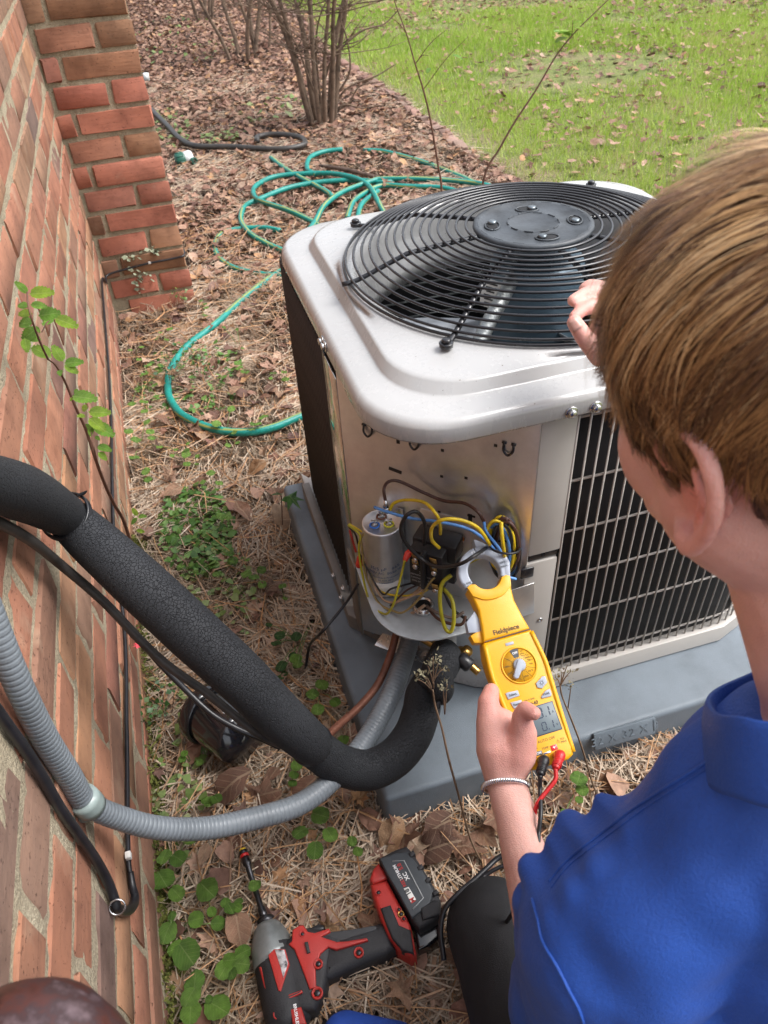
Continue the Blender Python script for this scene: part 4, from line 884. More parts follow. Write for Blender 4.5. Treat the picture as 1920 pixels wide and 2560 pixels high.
tag(obj('grass', np_mesh('grass', V.reshape(-1, 3), np.arange(n*3).reshape(-1, 3), np.repeat(rn, 3), M_grass)), 'bright green patchy lawn grass', 'grass', kind='stuff')
# moss strip at the foot of the wall
M_moss = sheen_leaf('moss', [(0, (.07, .09, .015)), (.5, (.14, .16, .03)), (1, (.20, .20, .05))], 'attr', .9, 200, .1)
n = 26000; y = rg.uniform(-1.6, -.15, n); x = np.abs(rg.normal(0, .013, n))+.0005; z = gz(x, y)+.012+rg.uniform(0, .045, n)*np.exp(-x/.012)
k = rg.random(n) < .15+vnoise(x*0, y, 6, 61); x, y, z = x[k], y[k], z[k]; n = len(x)
V = np.zeros((n, 3, 3)); c = np.stack([x, y, z], -1)
for j in range(3): V[:, j] = c+rg.normal(0, .0028, (n, 3))
tag(obj('moss', np_mesh('moss', V.reshape(-1, 3), np.arange(n*3).reshape(-1, 3), np.repeat(rg.random(n), 3), M_moss)), 'strip of green moss along the foot of the brick wall', 'moss', kind='stuff')
# individual larger fallen leaves (nearest ones)
LP = []
for k, kind in enumerate(['maple', 'oval', 'crumpled', 'lobed', 'oval', 'maple', 'crumpled', 'lobed']):
    v, f = leaf_geo(kind, 700+k, 1.7); me = mesh('fallen_leaf', [tuple(q) for q in v], [tuple(int(i) for i in q) for q in f]); me.materials.append(M_leafo); me.shade_smooth(); LP.append((kind, me))
big_where = ['inside the hose loop close to its left bend', 'just under the pad front corner', 'against the pad front face right of the corner', 'between forearm and pad, nearest the knee', 'directly above the driver battery', 'closest to the forearm below the bracelet', 'below the grey conduit left of the pad corner', 'under the foam elbow beside the conduit', 'touching the top edge of the driver battery', 'below the hose loop left of the unit', 'largest of those above the driver battery', 'between the driver battery and the forearm', 'in front of the pad next to the wrist', 'left of the pad back corner in open straw', 'against the left side of the pad near the lobed seedling', 'left of the lobed seedling by the pad', 'below the lobed seedling between pad and weed mat', 'on the upper edge of the weed mat', 'in the straw just below the hose low point', 'beside the left face of the unit below the hose', 'tucked against the pad back left corner']
lab_of = {'maple': 'curled brown lobed leaf lying on the straw around the pad', 'oval': 'tan oval fallen leaf lying on the pine straw', 'crumpled': 'crumpled dark brown leaf lying on the pine straw', 'lobed': 'ragged russet fallen leaf lying on the pine straw'}
rl = random.Random(5); nleaf = 0; big = [(540, 925, .06), (900, 2010, .05), (1100, 2070, .085), (1160, 2120, .09), (1050, 2115, .07), (1210, 2090, .07), (580, 1990, .09), (660, 2000, .08), (980, 2100, .08), (620, 960, .06), (1010, 2080, .10), (1090, 2130, .09), (1240, 2060, .07), (640, 1180, .08), (705, 1300, .09), (690, 1240, .08), (610, 1290, .09), (440, 1240, .07), (500, 1090, .06), (660, 1130, .06), (760, 1210, .07)]
while nleaf < 230:
    if nleaf < len(big): px, py, s_ = big[nleaf]; p = on(px, py, 'z', .02)
    else:
        p = Vector((rl.uniform(.05, 1.5), rl.uniform(-1.35, 2.0)**1, .02)); s_ = rl.uniform(.035, .075)
        px, py, zz = project(p)
        if not (0 < px < 1920 and 0 < py < 2560) or zz < 0 or bool(on_pad(p.x, p.y, .03)) or (p.y > 1.0 and p.x < .3) or p.x > edge_x(p.y): continue
        if rl.random() > .35+.65*min(1, vnoise(p.x, p.y, 3, 71)*1.3): continue
        if p.x > .5 and p.y < -.2 and py > 1500 and px > 1300: continue
    kind, me = rl.choice(LP); o = bpy.data.objects.new('fallen_leaf', me); COL.objects.link(o); o.location = (p.x, p.y, float(gz(p.x, p.y))+rl.uniform(.034, .050)); o.scale = (s_, s_, s_*.9)
    o.rotation_euler = (rl.uniform(-.5, .5), rl.uniform(-.5, .5), rl.uniform(0, 6.28)); tag(o, lab_of[kind], 'leaf', 'fallen '+kind+' leaves in the bed')
    if nleaf < len(big): o['label'] = 'fallen '+{'maple': 'lobed', 'oval': 'oval', 'crumpled': 'crumpled', 'lobed': 'ragged'}[kind]+' leaf '+big_where[nleaf]
    nleaf += 1

# ================================================================== green plants
green_stops = [(0, (.10, .22, .035)), (.3, (.16, .33, .05)), (.6, (.20, .38, .075)), (1, (.13, .28, .05))]
M_gleaf = sheen_leaf('round_green_leaf', green_stops, 'obj', .45, 70, .3)
M_dgleaf = sheen_leaf('dark_green_leaf', [(0, (.035, .11, .03)), (1, (.07, .19, .05))], 'obj', .4, 70, .3)
M_sleaf = sheen_leaf('bright_sapling_leaf', [(0, (.16, .36, .045)), (.6, (.22, .44, .07)), (1, (.30, .46, .04))], 'obj', .45, 70, .35)
M_stemg = plain('green_stem', (.14, .20, .06), .6); M_stemb = plain('brown_stem', (.12, .055, .035), .7, 0, .2, 60); M_stemd = plain('dead_stem', (.20, .13, .08), .8, 0, .2, 60)
def round_leaf(seed, tooth=.03, elong=1.0):
    rd = random.Random(seed); n = 22; V = [(0.5*elong, 0, .06)]; cup = rd.uniform(-.1, .25)
    for k in range(n):
        a = 2*math.pi*k/n+math.pi; r_ = .5*(1+(tooth if k % 2 else -tooth)); x_ = .5*elong+math.cos(a)*r_*elong; y_ = math.sin(a)*r_*.92
        if k == 0: x_ = .04
        V.append((x_, y_, cup*((x_-.5*elong)**2+y_*y_)*1.5+.05*math.sin(a*3+seed)))
    F = [(0, 1+k, 1+(k+1) % n) for k in range(n)]; me = mesh('leaf', V, F); me.shade_smooth(); return me
RLm = [round_leaf(k) for k in range(5)]
for me in RLm: me.materials.append(M_gleaf)
def seedling(px, py, leaves, label, mat=None, h=.045, group=None, name='seedling', z=0.0):
    c = on(px, py, 'z', .02); c.z = float(gz(c.x, c.y)); th_ = thing(name, label, 'seedling', c, group); rd = random.Random(px*7+py)
    for lx, ly, s_ in leaves:      # leaf centre at pixel, size metres
        p = on(lx, ly, 'z', h+rd.uniform(0, .012)); d = Vector((p.x-c.x, p.y-c.y, 0)); 
        if d.length < .004: d = Vector((rd.uniform(-1, 1), rd.uniform(-1, 1), 0))
        me = rd.choice(RLm)
        if mat is not None:
            me = me.copy(); me.materials.clear(); me.materials.append(mat)
        o = bpy.data.objects.new('leaf', me); a = math.atan2(d.y, d.x); M = Matrix.Translation(p-d.normalized()*s_*.5) @ Matrix.Rotation(a, 4, 'Z') @ Matrix.Rotation(rd.uniform(-.35, .1), 4, 'Y') @ Matrix.Rotation(rd.uniform(-.3, .3), 4, 'X') @ Matrix.Scale(s_, 4)
        link(o, th_); o.matrix_basis = M
        obj('stem', tube([c+Vector((0, 0, .002)), (c+p)/2+Vector((0, 0, .014)), p-d.normalized()*s_*.45], .0009, 5, 3), M_stemg, th_)
SD = [
 ((800, 2060), [(803, 2043, .032), (750, 2085, .027), (825, 2088, .026), (788, 2127, .028)], 'bright seedling of four round leaves just left of the pad front corner'),
 ((880, 2100), [(880, 2103, .017), (895, 2130, .017)], 'tiny pair of round leaves between the driver battery and the pad corner'),
 ((725, 1880), [(743, 1915, .022), (735, 1940, .018), (732, 1960, .016)], 'small round leaves peeking below the foam pipe'),
 ((430, 2150), [(412, 2145, .026), (446, 2148, .028), (480, 2100, .022)], 'two broad leaves right under the low point of the grey conduit'),
 ((415, 2215), [(409, 2205, .038), (442, 2235, .026)], 'large tilted leaf against the wall base beside the cable loop'),
 ((520, 2240), [(520, 2228, .038), (529, 2280, .015)], 'single large pale green round leaf on straw near the driver bit'),
 ((575, 2270), [(564, 2258, .016), (577, 2272, .020), (597, 2254, .013), (597, 2272, .014)], 'cluster of four small round leaves left of the driver bit'),
 ((440, 2330), [(418, 2330, .032), (492, 2300, .024), (545, 2308, .021), (430, 2290, .014)], 'round leaf on the wall edge with two smaller ones to its right'),
 ((465, 2385), [(470, 2388, .042), (441, 2372, .024)], 'big scalloped round leaf halfway between the cable loop and the bottom edge'),
 ((580, 2425), [(560, 2427, .026), (575, 2402, .020), (607, 2382, .022), (607, 2412, .026), (580, 2435, .018)], 'cluster of five leaves just left of the driver housing'),
 ((495, 2500), [(488, 2458, .032), (478, 2495, .030), (478, 2533, .030), (545, 2520, .036), (523, 2500, .012)], 'leaves stacked one above another at the bottom edge beside the wall'),
 ((1445, 1995), [], ''),
 ((350, 940), [(362, 940, .030), (400, 932, .026), (341, 974, .018), (388, 965, .020), (392, 990, .014), (330, 1012, .030)], 'group of round leaves between the wall foot and the near bend of the hose'),
 ((345, 1105), [(340, 1100, .030), (368, 1057, .022), (399, 1118, .018), (337, 1150, .030), (322, 1080, .024), (440, 1125, .013)], 'round leaves at the wall foot left of the low hose bend'),
 ((560, 1085), [(541, 1063, .028), (587, 1084, .020), (570, 1113, .018), (595, 1110, .018), (579, 1025, .022)], 'leaves poking up over the teal hose at its near bend'),
 ((525, 1205), [(527, 1182, .024), (507, 1205, .016), (548, 1207, .020), (542, 1225, .014)], 'four leaved seedling in open straw left of the pad'),
 ((485, 1150), [(493, 1140, .014), (467, 1160, .020), (492, 1162, .014)], 'tiny seedling in straw below the hose bend'),
 ((600, 870), [(607, 872, .014), (590, 884, .010), (560, 820, .014), (593, 825, .012)], 'tiny pale seedling inside the hose loop'),
 ((780, 1540), [(740, 1650, .026), (745, 1664, .022)], 'scattered green leaves between foam pipe and pad'),
 ((705, 1480), [(707, 1468, .018), (713, 1497, .012)], 'small bright leaf beside the pad left edge'),
 ((465, 1430), [(452, 1418, .018), (478, 1412, .014), (490, 1430, .012), (455, 1440, .010)], 'pale clover like leaves above the foam pipe'),
 ((800, 1720), [(805, 1712, .026), (782, 1738, .026), (795, 1775, .026), (838, 1756, .022)], 'four toothed leaves between the foam pipe and the pad edge'),
 ((860, 1850), [(858, 1853, .024)], 'single leaf in the gap under the foam bend')]
for c_, lv, lb_ in SD:
    if lv: seedling(c_[0], c_[1], lv, lb_)
_rs = random.Random(21)
_where = [((330, 880), 'beside the wall foot above the near hose bend'), ((420, 905), 'touching the hose at its left bend'), ((365, 1010), 'left of the hose between wall and straw'), ((455, 1130), 'just below the low point of the hose'), ((350, 1190), 'near the wall foot below the hose'), ((395, 1080), 'between the wall cable and the hose low point'), ((640, 1060), 'right of the hose close to the unit'), ((615, 925), 'inside the hose loop near the unit'), ((690, 930), 'under the left side of the unit near the hose'), ((575, 1300), 'between the weed mat and the pad corner'), ((600, 1395), 'halfway between foam pipe and pad'), ((640, 1445), 'close to the dark leafy plant by the pad'), ((520, 1440), 'just above the foam pipe'), ((480, 1900), 'behind the spotlight next to the wall'), ((530, 1990), 'above the grey conduit near the wall'), ((640, 2200), 'between the conduit and the impact driver'), ((500, 770), 'right of the pier foot'), ((400, 830), 'below the pier corner weeds')]
for (px, py), wh in _where:
    k = _rs.randint(2, 5); seedling(px, py, [(px+_rs.uniform(-26, 26), py+_rs.uniform(-20, 20), _rs.uniform(.012, .026)) for _ in range(k)], ('pale green' if k % 2 else 'small round leaved')+' seedling '+wh, name='seedling')
seedling(750, 1600, [(741, 1592, .024), (744, 1663, .020), (703, 1665, .026), (706, 1690, .024), (733, 1640, .018), (700, 1590, .022), (690, 1610, .02), (672, 1562, .014)], 'dark green leafy plant between the foam pipe and the pad', M_dgleaf, .04, name='weed')
seedling(1445, 1960, [(1446, 1950, .030), (1455, 1975, .022), (1448, 2000, .014), (1412, 2035, .016)], 'bright green plant in the straw in front of the pad right of the test leads', M_gleaf, .05, name='weed')
# serrated sapling leaf
def tooth_leaf(seed, n=9, w=.30):
    rd = random.Random(seed); up_, dn = [], []
    for k in range(n+1):
        t_ = k/n; ww = w*math.sin(math.pi*min(1, t_**.8))**.8 if 0 < t_ < 1 else 0
        up_.append((t_, ww*(1.0), 0)); 
        if k < n: up_.append((t_+.75/n, ww*1.0+.035 if k else .06, 0))
    V = []; 
    for x_, y_, z_ in up_: V.append((x_, y_, abs(y_)*.35-.25*x_*x_*.6))
    m = len(V); V += [(x_, -y_, z_) for x_, y_, z_ in V]; F = []
    base = len(V); 
    for x_, y_, z_ in up_: V.append((x_, 0, -.25*x_*x_*.6))
    for k in range(m-1): F += [(base+k, base+k+1, k+1, k), (base+k, m+k, m+k+1, base+k+1)]
    me = mesh('leaf', V, F); me.shade_smooth(); return me
TL = [tooth_leaf(k, 8, .24+.03*k) for k in range(3)]
for me in TL: me.materials.append(M_sleaf)
def put_leaf(root, base, tip, me, roll=0, label=None):
    d = tip-base; L_ = d.length; x_ = d.normalized(); up_ = Vector((0, 0, 1)); y_ = up_.cross(x_).normalized(); z_ = x_.cross(y_); M = frame_m(base, x_, None, z_ if z_.length > .1 else (0, 0, 1)) @ Matrix.Rotation(roll, 4, 'X') @ Matrix.Scale(L_, 4)
    o = bpy.data.objects.new('leaf', me); link(o, root); o.matrix_basis = M; return o
sap = thing('wall_sapling', 'young sapling with toothed green leaves leaning up against the brick wall', 'sapling', (.03, -.45, 0))
S = lambda px, py, d=.045: on(px, py, 'x', d)
obj('stem', tube([S(345, 1420, .02), S(312, 1310, .03), S(285, 1260, .035), S(262, 1210, .04), S(238, 1145), S(215, 1075), S(190, 1020), S(165, 960), S(140, 915, .05), S(120, 898, .05)], [.0032, .003, .0026, .0022, .0016, .0010], 8, 6), M_stemb, sap)
obj('twig', tube([S(120, 898, .05), S(100, 855, .055), S(80, 800, .06), S(70, 760, .06), S(68, 730, .06)], [.0014, .001], 6, 5), M_stemb, sap)
obj('twig', tube([S(262, 1210, .04), S(245, 1160, .05), S(235, 1120, .055), S(228, 1080, .055)], [.0014, .0008], 6, 5), M_stemb, sap)
obj('twig', tube([S(105, 830, .055), S(118, 806, .06), S(132, 795, .065)], .0009, 6, 5), M_stemb, sap)
pr = [((70, 735), (38, 702)), ((72, 736), (135, 728)), ((72, 768), (42, 760)), ((75, 762), (118, 765)), ((82, 785), (42, 783)), ((95, 790), (150, 780)), ((135, 795), (195, 815)), ((135, 798), (105, 810)), ((85, 805), (42, 810)), ((88, 815), (100, 832)), ((95, 820), (50, 850)), ((62, 845), (68, 880)), ((105, 850), (58, 842)), ((130, 895), (76, 862)), ((158, 905), (132, 862)), ((160, 908), (208, 903)), ((160, 912), (196, 932)), ((150, 925), (150, 938)), ((180, 990), (240, 996)), ((182, 994), (175, 1002)), ((195, 972), (185, 985)), ((220, 1030), (276, 1030)), ((214, 1040), (193, 1040)), ((215, 1010), (208, 1030)), ((222, 1045), (262, 1075)), ((232, 1060), (286, 1088)), ((236, 1080), (212, 1060)), ((243, 1115), (278, 1125)), ((245, 1130), (268, 1150)), ((238, 1090), (250, 1100)), ((228, 1068), (226, 1090))]
def lf_at(b_, t_, dpl, i):
    B_ = S(*b_, dpl); dd_ = project(B_)[2]; T_ = at(*t_, dd_-random.uniform(-.008, .012)); x_ = (T_-B_).normalized(); vd = (Vector(CAM)-B_).normalized()+Vector((random.uniform(-.3, .3), random.uniform(-.3, .3), .6)); z_ = (vd-x_*vd.dot(x_)).normalized()
    o = bpy.data.objects.new('leaf', TL[i % 3]); link(o, sap); o.matrix_basis = frame_m(B_, x_, None, z_) @ Matrix.Scale((T_-B_).length*.98, 4)
for i, (b_, t_) in enumerate(pr): lf_at(b_, t_, .055, i)
for (b_, t_) in (((345, 1290), (330, 1270)), ((345, 1292), (365, 1290)), ((345, 1296), (325, 1310)), ((340, 1325), (362, 1330))): lf_at(b_, t_, .03, 0)
# dark lobed leaf over the pad (sweetgum seedling)
gs = thing('lobed_leaf_seedling', 'small seedling with glossy dark green lobed leaves over the left pad corner', 'seedling', (.31, -.3, 0))
M_gum = sheen_leaf('gum_leaf', [(0, (.045, .15, .035)), (1, (.08, .24, .05))], 'obj', .4, 60, .25)
gb = on(707, 1330, 'z', .0); gt = gb+Vector((.01, -.02, .12))
obj('stem', tube([gb, (gb+gt)/2, gt], .0012, 6, 4), M_stemb, gs)
star = [(0, 0)]
for px, ln in (((742, 1332), 1), ((760, 1281), 1), ((712, 1296), .7)):
    tip = at(px[0], px[1], project(gt)[2]-.005); 
def star_leaf():
    pts = []
    for k, r_ in enumerate([1.0, .42, .85, .36, .62, .2, .2, .36, .62, .36, .85, .42]):
        a = {0: 0, 1: .35, 2: .85, 3: 1.25, 4: 1.8, 5: 2.6, 6: -2.6, 7: -2.2, 8: -1.8, 9: -1.25, 10: -.85, 11: -.35}[k]; pts.append((math.cos(a)*r_*.6, math.sin(a)*r_*.6, .05*math.cos(3*a)-.12*r_*r_))
    n = len(pts); return mesh('leaf', [(0, 0, .02)]+pts, [(0, 1+k, 1+(k+1) % n) for k in range(n)])
stl = star_leaf(); stl.materials.append(M_gum)
for rz, s_, dx in ((-1.1, .062, .018), (1.3, .035, -.01)):
    o = bpy.data.objects.new('leaf', stl); link(o, gs); o.matrix_basis = Matrix.Translation(gt+Vector((dx, -.01 if s_ > .05 else .01, .0))) @ Matrix.Rotation(rz, 4, 'Z') @ Matrix.Rotation(.35, 4, 'Y') @ Matrix.Scale(s_, 4)
# pink leaf by the wall
pk = on(345, 1610, 'x', .03)
M_pink = plain('pink_red_leaf', (.60, .07, .09), .5, 0, .2, 60)
tag(obj('pink_leaf', [None] and leaf_geo('maple', 5, .8)[0:0] if False else (lambda v, f: ([tuple(pk+Vector(q)*.034) for q in v], [tuple(int(i) for i in q) for q in f]))(*leaf_geo('maple', 5, .9)), M_pink), 'bright pink red leaf between the wall and the foam pipe', 'leaf')
# ground cover patches: low leafy mats
def cover(name, label, px0, py0, rx, ry, n, size, mat, seed):
    rg = np.random.default_rng(seed); c = on(px0, py0, 'z', 0); r_ = np.sqrt(rg.random(n)); a = rg.uniform(0, 6.283, n); x = c.x+np.cos(a)*r_*rx; y = c.y+np.sin(a)*r_*ry; z = gz(x, y)+rg.uniform(.018, .042, n)
    nn = 7; V = np.zeros((n, nn+1, 3)); s_ = rg.uniform(size*.6, size*1.3, n); tx, ty = rg.normal(0, .35, n), rg.normal(0, .35, n); V[:, 0] = np.stack([x, y, z], -1)
    for k in range(nn):
        aa = a*3+2*np.pi*k/nn; dx = np.cos(aa)*s_*(.5+.2*(k % 2)); dy = np.sin(aa)*s_*(.5+.2*(k % 2)); V[:, k+1] = np.stack([x+dx, y+dy, z+dx*tx+dy*ty], -1)
    F = np.array([[0, 1+k, 1+(k+1) % nn] for k in range(nn)]); FF = (F[None]+(np.arange(n)*(nn+1))[:, None, None]).reshape(-1, 3)
    tag(obj(name, np_mesh(name, V.reshape(-1, 3), FF, np.repeat(rg.random(n), nn+1), mat)), label, 'ground cover', kind='stuff')
M_cov = sheen_leaf('small_weed_leaf', [(0, (.055, .15, .03)), (.5, (.10, .22, .045)), (1, (.17, .30, .08))], 'attr', .5, 60, .25)
M_cov2 = sheen_leaf('pale_weed_leaf', [(0, (.14, .22, .06)), (.5, (.20, .30, .09)), (1, (.26, .30, .13))], 'attr', .5, 60, .25)
cover('creeping_weed', 'mat of dark green creeping weed in the straw above the foam pipe', 495, 1340, .085, .16, 420, .014, M_cov, 1)
cover('creeping_weed', 'thin green weeds along the path between foam pipe and pad', 560, 1500, .07, .16, 130, .011, M_cov2, 2)
cover('creeping_weed', 'sparse small weeds round the near bend of the hose', 480, 960, .16, .22, 260, .012, M_cov, 3)
cover('creeping_weed', 'pale weeds below the foam pipe next to the wall', 430, 1900, .06, .2, 110, .011, M_cov2, 4)
cover('creeping_weed', 'green weeds growing at the right corner of the brick pier', 430, 330, .10, .40, 80, .022, M_cov2, 5)
cover('creeping_weed', 'light green weeds among far leaves left of the shrubs', 450, 100, .45, 1.1, 130, .022, M_cov2, 6)
cover('creeping_weed', 'low green weeds beside the dark soaker hose', 560, 350, .12, .12, 60, .02, M_cov2, 7)
cover('creeping_weed', 'broad leaved weeds at the foot of the big shrub', 700, 280, .25, .25, 26, .035, M_cov2, 9)
# thin wiry dead weeds near hose bend
def twiggy(name, label, cat, px, py, h, n, spread, seed, rad=.0008, mat=None, leaves=0, lmat=None, group=None):
    rd = random.Random(seed); c = on(px, py, 'z', 0); root = thing(name, label, cat, c, group); parts = []; tips = []
    for k in range(n):
        a = rd.uniform(0, 6.28); P = [c+Vector((rd.uniform(-1, 1)*spread*.2, rd.uniform(-1, 1)*spread*.2, 0))]; d = Vector((math.cos(a)*.35*spread/h, math.sin(a)*.35*spread/h, 1)); L_ = h*rd.uniform(.55, 1.0)/5
        for j in range(5): P.append(P[-1]+d.normalized()*L_); d += Vector((rd.uniform(-.25, .25), rd.uniform(-.25, .25), -.03))
        parts.append(tube(P, [rad, rad*.5], 5, 3)); tips += P[2:]
        for j in range(3):
            q = rd.choice(P[2:]); a2 = rd.uniform(0, 6.28); e = q+Vector((math.cos(a2)*h*.2, math.sin(a2)*h*.2, h*.12)); parts.append(tube([q, (q+e)/2+Vector((0, 0, .004)), e], rad*.5, 4, 2)); tips.append(e)
    obj('stems', join_geo(parts), mat or M_stemb, root)
    if leaves:
        v0 = []; 
        for k in range(leaves):
            q = rd.choice(tips)+Vector((rd.uniform(-.01, .01), rd.uniform(-.01, .01), rd.uniform(-.01, .01))); s_ = rd.uniform(.004, .009)*max(1, h/.15); a = rd.uniform(0, 6.28); v0.append(([q, q+Vector((math.cos(a)*s_, math.sin(a)*s_, s_*.5)), q+Vector((math.cos(a+.5)*s_*1.6, math.sin(a+.5)*s_*1.6, .1*s_)), q+Vector((math.cos(a+1)*s_, math.sin(a+1)*s_, -.3*s_))], [(0, 1, 2, 3)]))
        tag(obj('leaves', join_geo(v0), lmat or M_dgleaf, root), kind='stuff')
    return root
twiggy('dry_weed', 'wiry brown weed with tiny leaves standing inside the near hose bend', 'weed', 450, 985, .16, 7, .14, 1, leaves=70, lmat=M_dgleaf)
twiggy('dry_weed', 'wiry weed standing just right of the near hose bend', 'weed', 490, 960, .15, 6, .12, 2, leaves=60, lmat=M_dgleaf)
twiggy('dry_weed', 'grey seedy weed standing against the pier below the cable', 'weed', 375, 775, .24, 3, .05, 3, .0012, M_stemd, 80, plain('grey_green_seed', (.22, .24, .16), .7))
twiggy('dry_weed', 'brown thin weed standing behind the air conditioner left side', 'weed', 720, 1010, .2, 3, .05, 4, .001)
twiggy('dry_weed', 'thin twiggy weed in the straw beneath the foam pipe near the wall', 'weed', 400, 1800, .10, 5, .1, 5, leaves=40, lmat=M_dgleaf)
twiggy('dry_weed', 'small weed tuft growing at the pier bottom corner', 'weed', 465, 765, .08, 4, .05, 6, leaves=30, lmat=M_gleaf)
# two dried flower stalks in front of the pad
def stalk(name, label, base, pts, heads, rad):
    b0 = on(*base, 'z', 0); yv = b0.y; nP = [b0]
    for px, py, yy in pts: nP.append(on(px, py, 'y', yv+yy))
    root = thing(name, label, 'weed stalk', b0); obj('stem', tube(nP, [rad, rad, rad*.6], 6, 6), M_stemd, root); rd = random.Random(base[0])
    tip = nP[-1]; 
    for hx, hy, joinpt in heads:
        e = on(hx, hy, 'y', yv+pts[-1][2]); j = on(*joinpt, 'y', yv+pts[-1][2]); obj('twig', tube([j, (j+e)/2+Vector((0, 0, .003)), e], [rad*.6, rad*.35], 5, 4), M_stemd, root)
        pet = []
        for k in range(12):
            q = e+Vector((rd.gauss(0, .0032), rd.gauss(0, .0032), rd.gauss(0, .0032))); a = [Vector((rd.uniform(-1, 1), rd.uniform(-1, 1), rd.uniform(-.2, 1)))*.0030 for _ in range(2)]; pet.append(([q, q+a[0], q+a[0]+a[1], q+a[1]], [(0, 1, 2, 3)]))
        obj('seed_head', join_geo(pet), plain('dried_bract', (.19, .17, .105), .8, 0, .3, 200) if 'dried_bract' not in bpy.data.materials else bpy.data.materials['dried_bract'], root)
stalk('flower_stalk', 'dried flower stalk with pale seed heads in front of the black pipe elbow', (1209, 2164), [(1177, 2100, 0), (1147, 1990, .0), (1122, 1898, .01), (1105, 1822, .02), (1088, 1763, .03), (1082, 1725, .03)], [(1083, 1642, (1084, 1720)), (1070, 1665, (1084, 1712)), (1095, 1660, (1086, 1700)), (1110, 1672, (1088, 1695)), (1050, 1680, (1078, 1722)), (1042, 1697, (1080, 1725)), (1065, 1692, (1079, 1720)), (1118, 1710, (1112, 1785)), (1108, 1722, (1112, 1785))], .0016)
stalk('flower_stalk', 'dried flower stalk with yellowish heads in front of the side grille', (1500, 2000), [(1482, 1960, 0), (1455, 1870, .0), (1425, 1790, .01), (1405, 1740, .02), (1400, 1712, .02)], [(1418, 1663, (1402, 1712)), (1405, 1680, (1402, 1712)), (1390, 1695, (1400, 1712)), (1425, 1680, (1402, 1712)), (1428, 1712, (1420, 1770))], .0015)
# two tall thin saplings behind the unit
def thin_sap(name, label, base, yv, pts, twigs, lv):
    P = [on(x, y, 'y', yv) for x, y in pts]; b0 = Vector((P[0].x, yv, 0)); root = thing(name, label, 'sapling', b0); obj('stem', tube([b0]+P, [.0042, .0036, .003, .002, .0012], 7, 5), M_stemb, root)
    for a_, b_ in twigs: A_, B_ = on(*a_, 'y', yv), on(*b_, 'y', yv-.03); obj('twig', tube([A_, (A_+B_)/2+Vector((0, 0, .01)), B_], [.0014, .0007], 5, 4), M_stemb, root)
    for a_, b_ in lv: put_leaf(root, on(*a_, 'y', yv), on(*b_, 'y', yv-.02), TL[1])
thin_sap('thin_sapling', 'thin upright bare stem rising behind the air conditioner left of the other', 0, 1.0, [(1104, 480), (1096, 420), (1085, 350), (1072, 280), (1057, 220), (1035, 150), (1018, 90), (985, 0), (975, -40)], [((1060, 222), (1170, 92)), ((1038, 160), (1115, 75)), ((1015, 80), (960, 40)), ((1042, 155), (1072, 140))], [((1128, 138), (1158, 145)), ((1075, 170), (1068, 180)), ((1040, 0), (1045, 20))])
thin_sap('thin_sapling', 'slanting bare stem with yellow green leaves high up rising behind the fan grille', 0, 1.0, [(1208, 455), (1250, 370), (1290, 300), (1340, 225), (1390, 140), (1440, 78), (1520, 0), (1550, -30)], [((1430, 88), (1432, 50))], [((1425, 92), (1390, 70)), ((1430, 80), (1398, 78)), ((1432, 70), (1465, 72)), ((1432, 60), (1450, 50)), ((1420, 95), (1390, 100))])
# ------------------------------------------------------------------ background shrubs
M_bark = plain('shrub_bark', (.17, .115, .08), .9, 0, .3, 25, .003, 90)
def shrub(px, py, n, h, spread, seed, label, leafn=0, rad=.018):
    rd = random.Random(seed); c = on(px, py, 'z', 0); root = thing('shrub', label, 'shrub', c, 'bare multi stemmed shrubs in the bed'); twl = []
    for k in range(n):
        a = 2*math.pi*k/n+rd.uniform(-.5, .5); st = c+Vector((math.cos(a)*.07*spread, math.sin(a)*.07*spread, -.02)); d = Vector((math.cos(a)*.22*spread, math.sin(a)*.22*spread, 1)); P = [st]; r0 = rad*rd.uniform(.55, 1.15); seg = h/8
        for j in range(8): P.append(P[-1]+d.normalized()*seg); d += Vector((rd.uniform(-.14, .14)+math.cos(a)*.03*spread, rd.uniform(-.14, .14)+math.sin(a)*.03*spread, 0))
        obj('trunk', tube(P, [r0*1.3, r0, r0*.8, r0*.55], 8, 4), M_bark, root)
        for j in range(2, 9):
            for _ in range(3):
                q = P[j] if j < len(P) else P[-1]; a2 = rd.uniform(0, 6.28); L_ = rd.uniform(.18, .5)*(.7+.3*spread); dd = Vector((math.cos(a2), math.sin(a2), rd.uniform(-.1, .8))).normalized(); T_ = [q]
                for s in range(4): T_.append(T_[-1]+dd*L_/4); dd = (dd+Vector((rd.uniform(-.35, .35), rd.uniform(-.35, .35), rd.uniform(-.1, .3)))).normalized()
                twl.append(tube(T_, [max(.0028, r0*.32), .0013], 5, 2))
                for s in range(3):
                    q2 = rd.choice(T_[1:]); e = q2+Vector((rd.uniform(-.12, .12), rd.uniform(-.12, .12), rd.uniform(-.02, .12))); twl.append(tube([q2, (q2+e)/2+Vector((0, 0, .01)), e], [.0014, .0008], 4, 1)); 
                    if leafn and rd.random() < leafn: put_leaf(root, e, e+Vector((rd.uniform(-.03, .03), rd.uniform(-.03, .03), .015)), TL[0])
    tag(obj('twigs', join_geo(twl), M_bark, root), kind='stuff')
shrub(806, 310, 9, 1.5, .85, 3, 'largest bare shrub with several grey brown stems left of the fan grille', .05, .0135)
shrub(608, 148, 4, 1.3, 1.3, 6, 'leaning bare shrub at the top centre left of the largest shrub', .04, .013)
shrub(648, 132, 3, 1.2, 1.0, 9, 'small bare shrub just right of the leaning one at the top edge', .04, .011)
shrub(510, 50, 5, 1.2, 1.0, 12, 'far bare shrub at the top edge nearest the brick pier', .03, .013)
shrub(465, 15, 4, 1.2, 1.0, 15, 'farthest bare shrub stems at the top edge by the pier', .03, .012)
